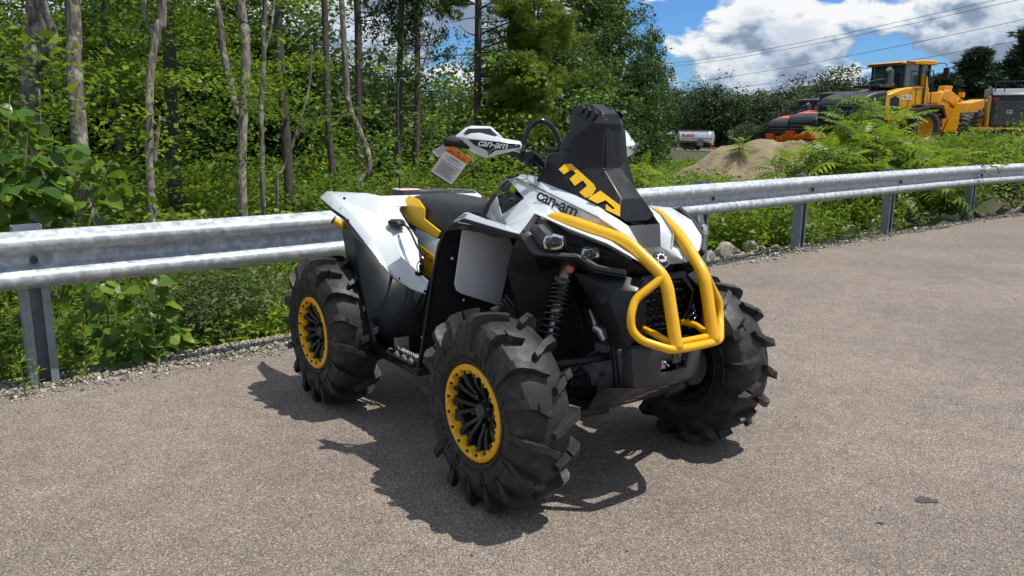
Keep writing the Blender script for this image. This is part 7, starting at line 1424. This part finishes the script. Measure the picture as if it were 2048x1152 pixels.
for x in (2, 4, 6, 8): b.tube([(x, 0, 3.05), (x, 0, 3.22)], .25, 10)
b.mk('walkway', 'machine_grey', root)
b = MB(); b.tube([(-.08, .35, .9), (-.08, .35, 3.2)], .03, 5); b.tube([(-.08, -.05, .9), (-.08, -.05, 3.2)], .03, 5)
for k_ in range(8): b.tube([(-.08, .35, 1.0 + .28 * k_), (-.08, -.05, 1.0 + .28 * k_)], .025, 5)
b.mk('ladder', 'white_print', root)
b = MB(); b.box((5, 0, .85), (10, 1.0, .25)); b.box((.0, 0, .45), (.2, 2.4, .28)); b.mk('frame', 'machine_black', root)
b = MB(); b.box((-.12, 0, .45), (.03, 2.3, .2)); b.mk('rear_bar', 'red_print', root)
b = MB(); b.box((1.6, 1.1, 1.25), (1.0, .25, 1.0)); b.mk('pump_cabinet', 'machine_grey', root)
put_text('lettering', 'DENNIS K. BURKE', 'red_print', (8.6, 1.25, 2.12), (2.6, 1.25, 2.12), (8.6, 1.22, 2.62), root, None, bold=.03, lift=.03)
for x in (3.0, 4.3, 8.8):
    for s_ in (-1, 1):
        b = MB(); b.lathe([(.0, s_ * .95), (.25, s_ * 1.0), (.5, s_ * 1.22), (.5, s_ * .85), (0, s_ * .85)], 'Y', (x, 0, .5), 18); b.mk('wheel', 'machine_black', root, smooth=35)
b = MB(); b.box((11.2, 0, 1.9), (2.0, 2.3, 2.2)); b.box((12.6, 0, 1.2), (1.2, 1.8, 1.0)); b.mk('cab', 'white_print', root, bevel=.15)
# road under it
rv = [Vector((-60, 128 + 70, 0)), Vector((0, 150, 0)), Vector((p.x, p.y, 0)), Vector((90, 88, 0)), Vector((170, 30, 0))]
cen = [Vector((x, p.y - (x - p.x) * .62 / .78 * 1.0, 0)) for x in (p.x - 60, p.x - 30, p.x - 10, p.x + 10, p.x + 25)]
nv = Vector((.62, .78, 0)); vv = [q - nv * 4 + Vector((0, 0, -2.49)) for q in cen] + [q + nv * 5 + Vector((0, 0, -2.49)) for q in cen]; k_ = len(cen)
o = mk('road', vv, [(i, i + 1, k_ + i + 1, k_ + i) for i in range(k_ - 1)], 'asphalt'); tag(o, 'grey far road carrying the tanker truck', kind='structure')
# sign seen from behind
p = (32.12, 117.85, -1.664); root = empty('road_sign', (p[0], p[1], GZ(p[0], p[1]))); tag(root, 'pale road sign seen from behind right of the tanker truck', 'sign'); hz = (32.11, 118.26, 0.2927)[2] - GZ(p[0], p[1])
b = MB(); b.box((0, 0, hz * .5 + .3), (.07, .07, hz + .6)); b.mk('post', 'machine_black', root); b = MB(); b.box((-.22, -.05, hz), (.30, .02, .95)); b.box((.22, -.05, hz), (.30, .02, .95)); b.box((0, -.045, hz), (.3, .015, .8)); b.mk('panel', 'machine_grey', root)
plain('sign_back', (0.55, 0.56, 0.56), 0.5, metal=0.2, var=0.06)
b = MB(); b.box((-.20, -.07, hz), (.30, .02, .98)); b.mk('sign_plate', 'sign_back', root); b = MB(); b.box((.20, -.07, hz), (.30, .02, .98)); b.mk('sign_plate', 'sign_back', root)
# power lines
plain('cable', (0.04, 0.04, 0.042), 0.6, var=0.1)
for i, (a, b_, lab) in enumerate((((29.58, 176.34, 14.31), (37.41, 51.03, 11.01), 'topmost power line crossing the sky'), ((29.59, 176.21, 13.67), (37.41, 50.96, 10.65), 'second power line from the top, close under the first'), ((29.62, 175.46, 10.06), (37.42, 50.68, 9.334), 'third power line from the top'), ((29.63, 175.03, 8.041), (37.43, 50.40, 7.955), 'lowest power line crossing above the yellow loader'))):
    A, Bv = Vector(a), Vector(b_); pts = [A * (1 - k_ / 24) + Bv * (k_ / 24) - Vector((0, 0, 1.0 * 4 * (k_ / 24) * (1 - k_ / 24))) for k_ in range(25)]
    b = MB(); b.tube(pts, [.036 - .020 * k_ / 24 for k_ in range(25)], 6); o = b.mk('power_line', 'cable', smooth=180); tag(o, lab, 'power line', 'power lines over the machines')
